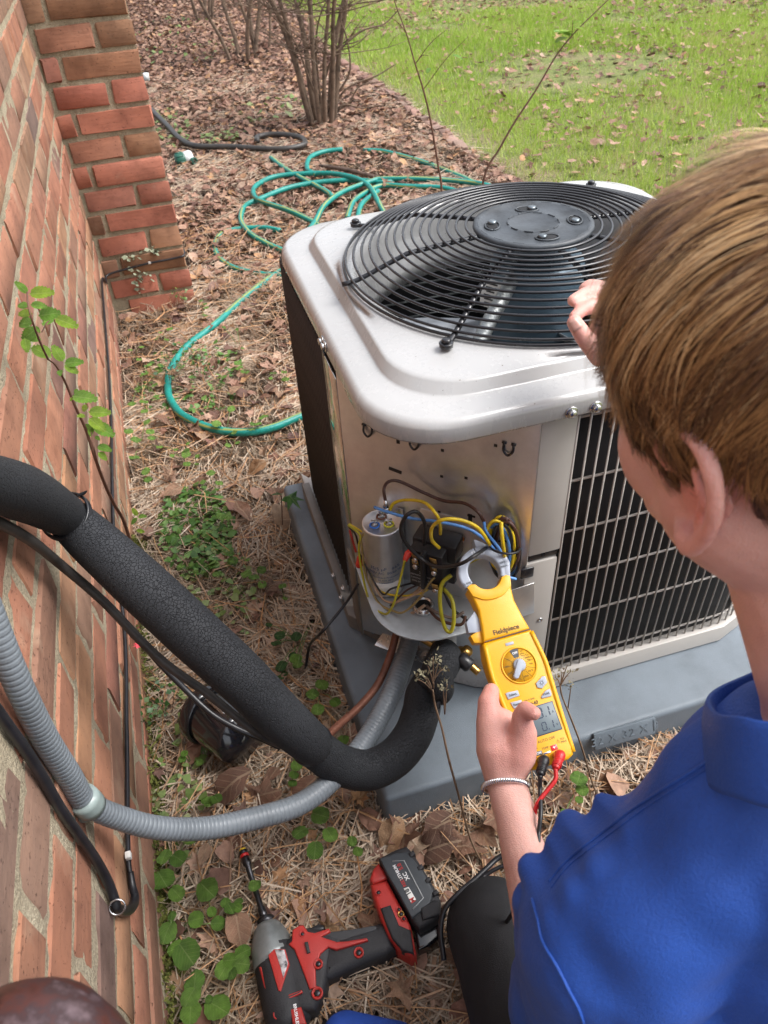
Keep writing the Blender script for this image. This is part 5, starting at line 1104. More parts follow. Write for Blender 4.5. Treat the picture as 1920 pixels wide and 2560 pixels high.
# long arching twigs of the big shrub
rootb = [o for o in bpy.data.objects if o.name == 'shrub'][0]
bc = on(806, 310, 'z', 0)
for pts in ([(815, 300), (850, 240), (885, 210), (940, 190), (990, 160)], [(812, 280), (850, 225), (875, 175), (868, 100), (850, 40), (870, 0)], [(818, 290), (870, 260), (900, 215), (960, 205)], [(800, 270), (770, 190), (740, 110), (700, 60), (660, 20)], [(808, 230), (830, 150), (900, 80), (960, 60), (1000, 20)], [(800, 240), (790, 120), (800, 40), (830, -20)], [(820, 290), (860, 262), (905, 270), (960, 262)]):
    obj('long_twig', tube([bc]+[on(x, y, 'y', bc.y-.02*i) for i, (x, y) in enumerate(pts)], [.008, .006, .0045, .0025], 6, 5), M_bark, rootb)
# ================================================================== clamp meter
M_my = plain('yellow_meter_plastic', (.80, .40, .004), .38, 0, .03, 10, .0002, 700); M_mg = plain('light_grey_plastic', (.36, .40, .47), .40, 0, .05, 20); M_mdk = plain('dark_grey_plastic', (.045, .05, .06), .45)
M_prt = plain('meter_print', (.09, .055, .012), .6); M_lcd = plain('lcd_glass', (.11, .15, .17), .4, 0, .04, 5); M_seg = plain('lcd_segment', (.02, .035, .07), .4); M_dialp = plain('dial_yellow', (.68, .36, .02), .45)
M_rub = plain('lead_rubber_red', (.58, .018, .02), .38, 0, .08, 30, 0, coat=.2)
mT, mB = at(1192, 1388, 1.035), at(1372, 1905, .945)
Lax = (mT-mB); MLEN = Lax.length; Lax = Lax.normalized()
vdir = (Vector(CAM)-(mT+mB)/2).normalized(); nrm0 = (vdir-Lax*vdir.dot(Lax)).normalized(); Wax = Lax.cross(nrm0).normalized()
if Wax.dot(Vector(RT)) < 0: Wax = -Wax
ROT = math.radians(-16); nrm = (nrm0*math.cos(ROT)-Wax*math.sin(ROT)).normalized(); Wax = Lax.cross(nrm).normalized()
if Wax.dot(Vector(RT)) < 0: Wax = -Wax
MM = frame_m(mB, Wax, None, nrm)          # local x across, y along, z out of the face
U_ = MLEN/.27
meter = thing('clamp_meter', 'yellow handheld clamp meter with grey jaws held round the contactor wires', 'clamp meter', mB)
def mm(x, y, z=0): return MM @ Vector((x, y, z))
def body_poly(pairs): return [(w_, y_) for y_, w_ in pairs]+[(-w_, y_) for y_, w_ in reversed(pairs)]
S_ = .0385/.0385
lower = [(-.004, .022), (.000, .030), (.010, .0335), (.05, .0335), (.10, .0360), (.125, .0380), (.150, .0370), (.168, .0330)]
upper = [(.169, .0325), (.19, .0285), (.212, .0255), (.228, .0270), (.243, .0300)]
k_ = MLEN/.290
def P_(pairs): return [(x*1.0, y*k_) for x, y in body_poly(pairs)]
obj('meter_body', prism_me(P_(lower), -.020, .012, .0045, MM, 4, bottom=True), M_my, meter)
# upper body with a concave mouth
up_poly = [(.0325, .169), (.0285, .19), (.0255, .212), (.0270, .228), (.0300, .243)]
mouth = [(.0205*math.cos(a), .256+.0205*math.sin(a)*1.0) for a in np.linspace(math.radians(-25), math.radians(-155), 12)]
poly = up_poly+[(.0250, .2475)]+mouth+[(-.0250, .2475)]+[(-x, y) for x, y in reversed(up_poly)]
obj('meter_neck', prism_me([(x, y*k_) for x, y in poly], -.016, .011, .0035, MM, 3, bottom=True), M_my, meter)
obj('neck_flange', prism_me([(x, y*k_) for x, y in [(.027, .232), (.0305, .246), (.0252, .249)]+mouth+[(-.0252, .249), (-.0305, .246), (-.027, .232)]+[(-.02*math.cos(a), .229-.008*math.sin(a)) for a in np.linspace(.3, math.pi-.3, 8)]], .0105, .0135, .001, MM, 2), M_my, meter)
obj('side_rail', tube([mm(.031, .003*k_, .009), mm(.0325, .05*k_, .0105), mm(.035, .1*k_, .011), mm(.036, .125*k_, .011), mm(.032, .165*k_, .0105)], .0035, 8, 5), M_my, meter)
obj('side_rail', tube([mm(-.031, .003*k_, .009), mm(-.0325, .05*k_, .0105), mm(-.035, .1*k_, .011), mm(-.036, .125*k_, .011), mm(-.032, .165*k_, .0105)], .0035, 8, 5), M_my, meter)
obj('seam', box_me(.062, .0009, .0006, 0, MM @ Matrix.Translation((0, .1685*k_, .0114))), M_mdk, meter)
# jaws: two thick half rings
def jaw(a0, a1, name, R0=.0215, W=.0145):
    V = []; n = 16; cy = .262*k_; F = []
    for i in range(n+1):
        a = math.radians(a0+(a1-a0)*i/n); wv = W*(1-.18*abs(math.sin(a))) ; ro = R0+wv; pr_ = [(R0, -.008), (R0, .007), (R0+.0015, .009), (ro-.002, .009), (ro, .007), (ro, -.008)]
        for r_, z_ in pr_: V.append(mm(math.cos(a)*r_, cy+math.sin(a)*r_*1.08, z_))
    for i in range(n):
        for j in range(6): j2 = (j+1) % 6; F.append((i*6+j, i*6+j2, (i+1)*6+j2, (i+1)*6+j))
    F += [tuple(range(5, -1, -1)), tuple(n*6+j for j in range(6))]
    o = obj(name, (V, F), M_mg, meter, smooth=None); m = o.modifiers.new('b', 'BEVEL'); m.width = .0012; m.segments = 2; m.limit_method = 'ANGLE'; return o
jaw(96, 205, 'jaw'); jaw(-28, 94, 'jaw')
obj('jaw_tooth', prism_me([(.000, (.262*k_+.0345)), (.020, .262*k_+.0330), (.014, .262*k_+.0375), (.004, .262*k_+.046), (.0005, .262*k_+.047)], -.008, .0085, .001, MM, 2), M_mg, meter)
obj('jaw_shoulder', prism_me([(.020, .262*k_+.030), (.0345, .262*k_+.022), (.0380, .262*k_+.004), (.0310, .262*k_-.016), (.026, .262*k_-.010), (.030, .262*k_+.006)], -.010, .0095, .0015, MM, 2), M_mg, meter)
tg_ = prism_me([(-.030, .183*k_), (-.046, .187*k_), (-.0445, .202*k_), (-.0285, .2145*k_), (-.026, .20*k_)], -.012, .004, .002, MM, 2, bottom=True); obj('trigger', tg_, M_mg, meter)
obj('trigger_guard', prism_me([(-.030, .168*k_), (-.043, .172*k_), (-.045, .183*k_), (-.030, .187*k_), (-.027, .18*k_)], -.014, .004, .002, MM, 2, bottom=True), M_my, meter)
text('Fieldpiece', .0090, MM @ Matrix.Translation((.001, .1765*k_, .0112)), M_prt, meter, bold=True, depth=.0003)
for s, y_ in (('600V~', .268), ('400A~', .262)): text(s, .0042, MM @ Matrix.Translation((.029, y_*k_, .0097)), M_mdk, meter, depth=.0001)
for s, y_ in (('CLAMP', .252), ('CAT III', .247)): text(s, .0042, MM @ Matrix.Translation((-.0285, y_*k_, .0097)), M_mdk, meter, depth=.0001)
for x_ in (-.006, .006):
    bo = obj('warning_mark', box_me(.006, .007, .0004, 0, MM @ Matrix.Translation((x_, .262*k_+.0275, .0093))), plain('pale_print', (.62, .66, .72), .5) if 'pale_print' not in bpy.data.materials else bpy.data.materials['pale_print'], meter)
    obj('bolt_mark', tube([mm(x_+.001, .262*k_+.0302, .0099), mm(x_-.001, .262*k_+.0275, .0099), mm(x_+.001, .262*k_+.0277, .0099), mm(x_-.0008, .262*k_+.0248, .0099)], .0003, 4, 1, smooth=False), M_mdk, bo)
obj('indicator_lamp', box_me(.011, .0038, .0012, .0005, MM @ Matrix.Translation((-.001, .157*k_, .0122)) ), M_mg, meter)
# dial
dy_ = .1265*k_; dc = MM @ Matrix.Translation((.0015, dy_, .0118)) @ Matrix.Scale(.84, 4)
obj('dial_rim', ring(dc @ Vector((0, 0, .001)), .0225, .0013, axis=nrm, seg=48), M_my, meter)
dial = obj('dial_face', lathe([(0, .0005), (.0217, .0005), (.0217, 0)], dc @ Vector((0, 0, 0)), nrm, 48), M_dialp, meter)
for k in range(11):
    a = math.radians(98-18+k*(360/11)); a = math.radians(73-32.7*k)
    obj('dial_line', box_me(.013, .00045, .0002, 0, dc @ Matrix.Rotation(a, 4, 'Z') @ Matrix.Translation((.0190, 0, .0007))), M_prt, dial)
a = math.radians(90)
obj('off_sector', prism_me([(math.cos(t_)*.0255, math.sin(t_)*.0255) for t_ in np.linspace(math.radians(75), math.radians(105), 6)]+[(-.0035, .012), (.0035, .012)], .0006, .0010, 0, dc), M_mdk, dial)
wtxt = plain('white_print', (.8, .8, .8), .5)
text('OFF', .0050, dc @ Matrix.Translation((0, .0190, .0011)), wtxt, dial, bold=True, depth=.0001)
for a_, ls in ((57, ['Hz', 'µAac', 'Vac']), (24, ['Hz', '400Aac', 'Vac']), (-8, ['Vdc']), (-41, ['Hz %']), (-74, ['µAdc']), (-106, ['\u00b0F', '\u00b0C']), (-139, ['\u03a9', '-|(-']), (172, ['MFD']), (204, ['NCV']), (138, ['>|'])):
    aa = math.radians(a_)
    for i, s in enumerate(ls): text(s, .0037, dc @ Matrix.Translation((math.cos(aa)*.0190, math.sin(aa)*.0190-.0036*(i-(len(ls)-1)/2), .0008)), M_prt, dial, depth=.0001)
for k in range(22): aa = 2*math.pi*k/22; obj('dial_tick', box_me(.0022, .0005, .0003, 0, dc @ Matrix.Rotation(aa, 4, 'Z') @ Matrix.Translation((.0108, 0, .0008))), M_prt, dial)
kn = dc @ Matrix.Rotation(math.radians(-128), 4, 'Z')
obj('dial_knob', lathe([(.0080, 0), (.0080, .003), (.007, .0042), (0, .0045)], dc @ Vector((0, 0, .0006)), nrm, 32), M_mg, dial)
obj('dial_pointer', prism_me([(-.007, -.004), (-.005, -.0058), (.020, -.0042), (.0225, -.002), (.0225, .002), (.020, .0042), (-.005, .0058), (-.007, .004)], .003, .0085, .0016, kn, 3), M_mg, dial)
# buttons
def btn(poly, x, y, s, sz=.0048, rz=0):
    M = MM @ Matrix.Translation((x, y*k_, .0115)) @ Matrix.Rotation(rz, 4, 'Z') @ Matrix.Scale(.88, 4); o = obj('button', prism_me(poly, 0, .0026, .0009, M, 3), M_mg, meter); obj('button_rim', prism_me([(px*1.10, py*1.14) for px, py in poly], 0, .0010, .0004, M, 1), M_my, meter)
    if s: text(s, sz, M @ Matrix.Translation((0, 0, .0028)), M_mdk, o, depth=.0001, bold=True)
    return M
btn([(-.0095, .0045), (-.006, .0052), (.0095, .0040), (.0095, -.004), (-.0085, -.0048)], -.0195, .0925, 'Select'); btn([(-.0085, .0048), (.0080, .0042), (.0080, -.003), (.006, -.0048), (-.0065, -.0048)], -.0180, .0795, 'Range')
Mb = btn([(-.002, -.0078), (-.0085, -.005), (-.0085, .0015), (.004, .0085), (.0085, .0075), (.0085, -.0015)], .0215, .0965, '')
btn([(-.0075, -.0048), (-.0085, -.002), (.001, .0045), (.0080, .0055), (.0080, -.0025), (.006, -.0052)], .0220, .0815, 'Hold')
obj('light_symbol', ring(Mb @ Vector((0, 0, .0028)), .0018, .0003, axis=nrm, seg=16), M_mdk, meter)
for k in range(8): aa = math.pi/4*k; obj('light_ray', box_me(.0015, .0004, .0003, 0, Mb @ Matrix.Rotation(aa, 4, 'Z') @ Matrix.Translation((.0036, 0, .0028))), M_mdk, meter)
text('SC640', .0064, MM @ Matrix.Translation((0, .0745*k_, .0121)), M_prt, meter, bold=True, depth=.0002, shear=.2); text('TRUE RMS', .0030, MM @ Matrix.Translation((-.0005, .0805*k_, .0121)), M_prt, meter, depth=.0001)
# screen
sc_ = MM @ Matrix.Translation((.002, .0520*k_, .0122)); scr = obj('screen', box_me(.048, .0335, .0012, .0004, sc_), M_lcd, meter)
obj('screen_bezel', box_me(.0505, .036, .0008, .0003, sc_ @ Matrix.Translation((0, 0, -.0003))), M_mdk, meter)
SEG = {'0': 'abcdef', '1': 'bc'}
def digit(ch, x, y, hh, ww, par):
    t_ = hh*.13; S2 = {'a': (0, hh/2, 1), 'd': (0, -hh/2, 1), 'g': (0, 0, 1), 'b': (ww/2, hh/4, 0), 'c': (ww/2, -hh/4, 0), 'f': (-ww/2, hh/4, 0), 'e': (-ww/2, -hh/4, 0)}
    for s in SEG[ch]:
        sx, sy, hz = S2[s]; obj('digit_segment', box_me(ww*.86 if hz else t_, t_ if hz else hh*.42, .0002, 0, sc_ @ Matrix.Translation((x+sx+sy*.1, y+sy, .0008))), M_seg, par)
digit('0', .004, .0080, .0115, .0062, scr); digit('1', .0135, .0080, .0115, .0060, scr); digit('0', .004, -.0085, .0095, .0055, scr); digit('1', .0135, -.0085, .0095, .0052, scr)
for x_, y_ in ((.0105, .0025), (.0092, -.0130)): obj('decimal_point', box_me(.0014, .0014, .0002, 0, sc_ @ Matrix.Translation((x_, y_, .0008))), M_seg, scr)
text('A', .0042, sc_ @ Matrix.Translation((.0208, .0055, .0007)), M_seg, scr, depth=.0001); text('V', .0042, sc_ @ Matrix.Translation((.0208, -.0105, .0007)), M_seg, scr, depth=.0001)
text('AUTO OFF', .0048, MM @ Matrix.Translation((.003, .0268*k_, .0121)), M_prt, meter, depth=.0001); text('35V', .0036, MM @ Matrix.Translation((.0225, .0222*k_, .0121)), M_prt, meter, depth=.0001); text('MAX', .0036, MM @ Matrix.Translation((.0235, .0185*k_, .0121)), M_prt, meter, depth=.0001)
text('TYPE K', .0034, MM @ Matrix.Translation((-.016, .0205*k_, .0121)), M_prt, meter, depth=.0001); text('TEMP', .0038, MM @ Matrix.Translation((-.002, .0175*k_, .0121)), M_prt, meter, depth=.0001); text('\u26a0', .0045, MM @ Matrix.Translation((.0165, .0210*k_, .0121)), M_prt, meter, depth=.0001)
cbx = obj('jack_label', box_me(.0115, .005, .0006, .0002, MM @ Matrix.Translation((-.013, .0140*k_, .0122))), M_mdk, meter); text('COM', .0040, MM @ Matrix.Translation((-.013, .0140*k_, .0127)), wtxt, cbx, bold=True, depth=.0001)
pj = obj('jack_label', box_me(.0085, .0065, .0006, .0002, MM @ Matrix.Translation((.0090, .0150*k_, .0122))), M_rub, meter); text('+', .0060, MM @ Matrix.Translation((.0090, .0150*k_, .0127)), wtxt, pj, bold=True, depth=.0001)
obj('temp_jack', box_me(.009, .0022, .0006, .0002, MM @ Matrix.Translation((-.002, .0115*k_, .0122))), M_zinc, meter)
for x_ in (-.0125, .0085): obj('jack', lathe([(.0052, 0), (.0052, .001), (.0035, .0012), (.0032, .0002), (0, .0002)], mm(x_, .0045*k_, .0118), nrm, 18), M_mdk, meter)
# test leads
def lead(label, x_, mat, plugdir, cab, tipn):
    r0 = mm(x_, .0045*k_, .012); root = thing('test_lead', label, 'test lead', r0); a = r0+nrm*.014; e = at(*plugdir)
    obj('plug_elbow', tube([r0, r0+nrm*.006, a, a+(e-a)*.18, a+(e-a)*.40], [.0052, .0062, .0068, .0066, .0058], 14, 5), mat, root)
    obj('plug_barrel', tube([a+(e-a)*.38, a+(e-a)*.75, e], [.0058, .0052, .0040], 14, 4), mat, root)
    for q in (.62, .72, .82): obj('strain_ring', ring(a+(e-a)*q, .0052, .0008, axis=(e-a), seg=16), mat, root)
    obj('lead_wire', tube([e]+[at(*c) for c in cab], .0026, 8, 8), mat, root)
lead('black test lead plugged into the bottom of the yellow meter', -.0125, M_bplast, (1350, 1938, .90), [(1350, 1975, .90), (1352, 2030, .88), (1347, 2080, .87), (1340, 2140, .86), (1300, 2250, .90), (1250, 2330, .95)], 0)
lead('red test lead plugged into the bottom right jack of the yellow meter', .0085, M_rub, (1389, 1922, .905), [(1388, 1950, .90), (1365, 1980, .895), (1343, 2010, .89), (1334, 2050, .89), (1333, 2090, .88), (1345, 2140, .87), (1360, 2200, .86)], 0)
bl = thing('test_probe_cable', 'black test cable crossing the dark trouser knee beside the driver battery', 'cable', (.42, -1.08, .1))
obj('cable_jacket', tube([at(*p) for p in ((1300, 2120, 1.02), (1250, 2142, 1.02), (1215, 2172, 1.01), (1183, 2202, 1.0), (1145, 2235, .99), (1111, 2275, .985), (1102, 2330, .98), (1110, 2400, .97))], .0036, 8, 8), M_cable, bl)
obj('cable_jacket', tube([at(*p) for p in ((1300, 2150, 1.02), (1240, 2172, 1.02), (1205, 2195, 1.015), (1180, 2215, 1.0))], .0028, 8, 8), M_cable, bl)

# ================================================================== impact driver, lying on its side
M_dred = plain('red_tool_plastic', (.42, .028, .022), .42, 0, .08, 20, .0003, 600); M_drub = plain('black_tool_rubber', (.022, .022, .025), .6, 0, .25, 30, .0005, 500); M_dsil = plain('cast_grey_nose', (.26, .28, .28), .42, .5, .15, 25, .0004, 80); M_dsteel = plain('dark_steel', (.05, .05, .055), .3, .8)
drv = thing('impact_driver', 'red and black cordless impact driver lying on the pine straw with battery attached', 'impact driver', on(850, 2350, 'z', 0))
f_ = .4219
def D(zx, zy, z): return on(550+zx*f_, 2050+zy*f_, 'z', z)
def dpoly(pts, z): return [tuple(D(x, y, z)[:2]) for x, y in pts]
def dslab(name, pts, z0, z1, bev, mat, parent=drv, bottom=True, segs=3): return obj(name, prism_me(dpoly(pts, z1), z0, z1, bev, None, segs, bottom=bottom), mat, parent)
# gear nose: lathe along the driver's axis
na, nb = D(285, 640, .036), D(400, 1150, .036)
ax = (na-nb).normalized()
obj('nose_cone', lathe([(.0, -.040), (.0295, -.040), (.0300, -.030), (.0290, -.018), (.0255, -.004), (.0200, .008), (.0155, .014), (.0, .014)], D(292, 680, .036), ax, 32), M_dsil, drv)
obj('motor_housing', lathe([(0, .005), (.0270, .005), (.0290, .000), (.0305, -.03), (.0305, -.075), (.029, -.092), (.022, -.101), (0, -.102)], D(318, 775, .036), ax, 32), M_drub, drv)
obj('chuck_collar', lathe([(.0, -.002), (.0125, -.002), (.0130, 0), (.0130, .004), (.0115, .005), (.0130, .006), (.0130, .012), (.010, .015), (0, .015)], D(282, 640, .036), ax, 24), M_dsteel, drv)
ba, bb = D(270, 600, .038), D(140, 195, .046)
obj('bit_extension', tube([ba, ba+(bb-ba)*.18, ba+(bb-ba)*.2, ba+(bb-ba)*.80, ba+(bb-ba)*.82, ba+(bb-ba)*.93], [.0058, .0058, .0042, .0042, .0060, .0062], 12, 1, smooth=False), M_dsteel, drv)
obj('bit_red_band', tube([ba+(bb-ba)*.935, ba+(bb-ba)*.975], .0066, 14, 1, smooth=False), M_rub, drv)
obj('bit_socket', tube([ba+(bb-ba)*.975, ba+(bb-ba)*1.03], .0064, 12, 1, smooth=False), M_dsteel, drv)
obj('bit_yellow_tip', tube([ba+(bb-ba)*1.03, ba+(bb-ba)*1.06], [.0056, .0048], 12, 1, smooth=False), plain('yellow_tip', (.75, .5, .02), .4), drv)
# red side panel over the housing
dslab('body_shell', [(400, 700), (440, 640), (500, 625), (600, 640), (660, 650), (760, 700), (660, 780), (640, 900), (625, 1000), (560, 1120), (430, 1140), (330, 1100), (290, 950), (270, 800)], .008, .060, .010, M_drub)
dslab('red_panel', [(405, 735), (425, 715), (428, 650), (470, 622), (495, 622), (520, 660), (560, 668), (645, 640), (655, 662), (600, 690), (690, 720), (760, 715), (870, 697), (878, 712), (690, 768), (640, 752), (595, 790), (565, 880), (570, 990), (530, 1002), (485, 880), (440, 765)], .050, .0632, .002, M_dred)
dslab('trigger', [(500, 640), (540, 632), (580, 612), (612, 616), (625, 640), (600, 660), (540, 668)], .022, .050, .004, M_bplast)
dslab('handle', [(600, 700), (700, 668), (820, 640), (940, 600), (990, 590), (1020, 640), (1040, 760), (980, 790), (880, 830), (760, 880), (660, 930), (620, 940), (590, 860), (600, 780)], .012, .058, .012, M_drub, segs=4)
dslab('grip_inlay', [(595, 688), (650, 662), (780, 646), (900, 625), (930, 628), (925, 650), (800, 690), (720, 718), (650, 695)], .050, .0595, .002, plain('charcoal_grip', (.05, .052, .056), .7))
dslab('battery_foot', [(890, 380), (990, 350), (1130, 620), (1165, 790), (1130, 800), (1060, 760), (1000, 690), (960, 600), (930, 520), (905, 450)], .004, .068, .006, M_dred)
dslab('foot_rubber', [(950, 520), (1010, 500), (1060, 620), (1130, 650), (1150, 790), (1080, 770), (1020, 700), (985, 620)], .050, .0712, .003, M_drub)
dslab('battery_latch', [(885, 350), (905, 290), (940, 250), (990, 330), (990, 350), (905, 378)], .012, .066, .004, M_dred)
bat = dslab('battery', [(940, 222), (1035, 172), (1105, 150), (1140, 185), (1215, 300), (1280, 410), (1308, 470), (1312, 560), (1260, 600), (1180, 640), (1135, 590), (1060, 450), (990, 330)], .002, .074, .006, M_drub, segs=3)
dslab('battery_cover', [(945, 225), (1040, 195), (1110, 185), (1200, 300), (1265, 420), (1240, 510), (1135, 580), (1060, 440), (990, 320)], .070, .0775, .0025, plain('battery_grey', (.045, .052, .060), .5), bat)
for x, y in ((1150, 190), (1200, 270), (1245, 345), (1290, 420)): dslab('battery_rib', [(x-34, y+8), (x-6, y-14), (x+8, y+8), (x-20, y+30)], .060, .0790, .002, M_drub, bat)
dslab('battery_rib', [(1185, 520), (1270, 470), (1300, 480), (1300, 560), (1200, 590)], .060, .0785, .003, M_drub, bat)
M_wline = plain('silver_line', (.45, .47, .48), .4)
def dline(pts, z, r_, mat, par, name): return obj(name, tube([D(x, y, z) for x, y in pts], r_, 4, 1, smooth=False), mat, par)
dline([(1020, 245), (1090, 240), (1205, 462), (1143, 528)], .0778, .0008, M_wline, bat, 'label_outline')
def dtext(s, x0, y0, x1, y1, size, z, mat, par, **k):    # text centred at first point, reading towards the second
    a_, b_ = D(x0, y0, z), D(x1, y1, z); xa = (b_-a_); return text(s, size, frame_m(a_, xa, None, (0, 0, 1)), mat, par, **k)
m18 = dslab('badge', [(1088, 405), (1118, 396), (1162, 470), (1132, 490)], .0772, .0780, .0003, M_paper, bat)
dtext('M', 1142, 474, 1128, 448, .0092, .0784, M_dred, m18, bold=True, depth=.0001); dtext('18', 1115, 426, 1100, 400, .0090, .0784, M_ink, m18, bold=True, depth=.0001)
dtext('RED', 1086, 372, 1072, 345, .0062, .0780, M_dred, bat, bold=True, depth=.0001); dtext('LITHIUM', 1054, 310, 1034, 272, .0062, .0780, wtxt, bat, bold=True, depth=.0001)
dtext('XC', 1103, 332, 1090, 308, .0082, .0780, wtxt, bat, bold=True, depth=.0001); dtext('5.0', 1068, 276, 1058, 256, .0080, .0780, M_dred, bat, bold=True, depth=.0001)
dslab('battery_side', [(1140, 600), (1260, 545), (1310, 570), (1300, 700), (1250, 740), (1175, 770)], .000, .050, .004, M_gblk, bat)
dslab('selector_switch', [(500, 722), (520, 720), (535, 782), (515, 788)], .060, .0672, .001, M_ink)
dslab('cooling_slot', [(355, 1075), (400, 1035), (485, 1005), (490, 1020), (410, 1058), (365, 1092)], .060, .0655, .0015, M_dred); dslab('cooling_slot', [(366, 1077), (404, 1044), (478, 1013), (480, 1018), (410, 1050), (372, 1084)], .0654, .0660, .0, M_ink)
lbl = dslab('rating_label', [(285, 800), (320, 765), (385, 765), (410, 850), (360, 1015), (345, 1010)], .060, .0682, .0008, M_dred)
dslab('worn_foil', [(325, 770), (380, 768), (402, 850), (375, 935), (355, 860)], .068, .0690, .0002, plain('worn_foil', (.60, .58, .58), .3, .6, .5, 120), lbl)
dslab('red_spine', [(415, 1120), (480, 1105), (505, 1185), (510, 1209), (430, 1209)], .045, .0650, .002, M_dred); dtext('BRUSHLESS', 452, 1160, 458, 1200, .0055, .0654, wtxt, drv, depth=.0001, bold=True)
dslab('side_stripe', [(228, 870), (250, 860), (320, 1080), (300, 1110), (262, 1000)], .035, .0600, .003, M_dred)
for x, y, r_ in ((488, 676, .0040), (582, 852, .0062), (822, 785, .0068), (576, 1025, .0075), (345, 1150, .0065), (938, 430, .0045), (1060, 530, .0038), (1088, 586, .0038), (1073, 557, .0045)):
    zt_ = .0635 if x < 560 or 560 < x < 600 else (.0590 if x < 900 else .0690)
    if (x, y) == (576, 1025): zt_ = .0615
    if (x, y) == (345, 1150): zt_ = .0612
    c = D(x, y, zt_); obj('screw_boss', lathe([(r_, -.003), (r_, .0006), (r_*.78, .001), (r_*.72, -.0005), (0, -.0005)], c, (0, 0, 1), 18), M_dred if x != 1073 else M_brass, drv)
    obj('screw_recess', lathe([(r_*.6, 0), (r_*.5, .0007), (0, .0007)], c, (0, 0, 1), 6), M_dsteel, drv)

# ================================================================== rusty post at lower left, shoe
M_post, t, b = new_mat('rusty_mottled_metal')
n1 = noise_node(t, 28, 6, .65); r = ramp(t, n1.outputs[0], [(.36, (.018, .007, .006)), (.47, (.065, .020, .016)), (.55, (.04, .022, .024)), (.66, (.13, .09, .10))]); t.links.new(r.outputs[0], b.inputs['Base Color']); b.inputs['Roughness'].default_value = .4
pc_ = at(25, 2735, .335)
tag(obj('rusty_post', lathe([(0, .024), (.018, .0225), (.033, .017), (.043, .008), (.048, -.006), (.049, -.03), (.047, -.04), (.047, -pc_.z)], pc_, (0, 0, 1), 40), M_post), 'rounded mottled red-brown post top blurred in the lower left corner', 'post')
# ================================================================== person
def skinmat(name, c, c2):
    m, t, b = new_mat(name); n1 = noise_node(t, 14, 5, .6); n2 = noise_node(t, 420, 3); n3 = noise_node(t, 45, 4)
    r = ramp(t, n1.outputs[0], [(.35, c), (.65, c2)]); r2 = ramp(t, n3.outputs[0], [(.3, (.90, .86, .85)), (.7, (1.05, 1.05, 1.05))])
    af = N(t, 'ShaderNodeAttribute'); af.attribute_name = 'flush'; fm = N(t, 'ShaderNodeMath', operation='MULTIPLY'); fm.inputs[1].default_value = .8; t.links.new(af.outputs['Fac'], fm.inputs[0])
    t.links.new(mixc(t, fm.outputs[0], mixc(t, 1, r.outputs[0], r2.outputs[0], 'MULTIPLY'), (.70, .24, .20)), b.inputs['Base Color']); b.inputs['Roughness'].default_value = .48
    b.inputs['Subsurface Weight'].default_value = .25; b.inputs['Subsurface Radius'].default_value = (1, .35, .2); b.inputs['Subsurface Scale'].default_value = .004
    vv = N(t, 'ShaderNodeTexVoronoi', feature='DISTANCE_TO_EDGE'); vv.inputs['Scale'].default_value = 520; tcc = N(t, 'ShaderNodeTexCoord'); t.links.new(tcc.outputs['Object'], vv.inputs['Vector']); av = N(t, 'ShaderNodeMath', operation='ADD'); t.links.new(n2.outputs[0], av.inputs[0]); t.links.new(vv.outputs[0], av.inputs[1]); bump(t, b, av.outputs[0], .0005); return m
M_skin = skinmat('fair_skin', (.66, .36, .30), (.72, .42, .355))
def capsule(a, b, ra, rb, seg=20):
    a, b = Vector(a), Vector(b); ax = b-a; L_ = ax.length or 1e-6; prof = []
    for k in range(7): th_ = -math.pi/2+k*math.pi/12; prof.append((max(1e-5, ra*math.cos(th_)), ra*math.sin(th_)))
    for k in range(7): th_ = k*math.pi/12; prof.append((max(1e-5, rb*math.cos(th_)), L_+rb*math.sin(th_)))
    return lathe(prof, a, ax if L_ > 1e-5 else (0, 0, 1), seg)
def chain(pts, rs): return [capsule(pts[i], pts[i+1], rs[i], rs[i+1]) for i in range(len(pts)-1)]
def ell(c, ax, rad, seg=24):
    V = []; F = []; n = 16
    for i in range(n+1):
        th_ = math.pi*i/n
        for k in range(seg):
            ph = 2*math.pi*k/seg; V.append(Vector(c)+ax[0]*(rad[0]*math.sin(th_)*math.cos(ph))+ax[1]*(rad[1]*math.sin(th_)*math.sin(ph))+ax[2]*(rad[2]*math.cos(th_)))
    for i in range(n):
        for k in range(seg): k2 = (k+1) % seg; F.append((i*seg+k, (i+1)*seg+k, (i+1)*seg+k2, i*seg+k2))
    return V, F
def organic(name, parts, voxel, mat, parent, smooth_it=4, fac=.5, extra=None):
    # each closed piece joined, then one continuous voxel surface
    bm = bmesh.new()
    for v, f in parts:
        vs_ = [bm.verts.new(p) for p in v]
        for q in f:
            try: bm.faces.new([vs_[i] for i in q])
            except Exception: pass
    bmesh.ops.remove_doubles(bm, verts=bm.verts, dist=1e-5); bmesh.ops.recalc_face_normals(bm, faces=bm.faces)
    me = bpy.data.meshes.new(name); bm.to_mesh(me); bm.free(); o = obj(name, me, mat, parent)
    m = o.modifiers.new('r', 'REMESH'); m.mode = 'VOXEL'; m.voxel_size = voxel; m.use_smooth_shade = True
    m = o.modifiers.new('s', 'SMOOTH'); m.iterations = smooth_it; m.factor = fac
    if extra: extra(o)
    dg = bpy.context.evaluated_depsgraph_get(); dg.update(); me2 = bpy.data.meshes.new_from_object(o.evaluated_get(dg)); o.modifiers.clear(); o.data = me2
    if not me2.materials: me2.materials.append(mat)
    me2.shade_smooth(); return o
cX, cY, cZ = Vector(RT), Vector(UPV), Vector(-FW)
def cv(x, y, z): return cX*x+cY*y+cZ*z
per = thing('person', 'kneeling person in a royal blue polo shirt seen from behind, holding the yellow meter', 'person', (.55, -1.35, 0))
HS = .945
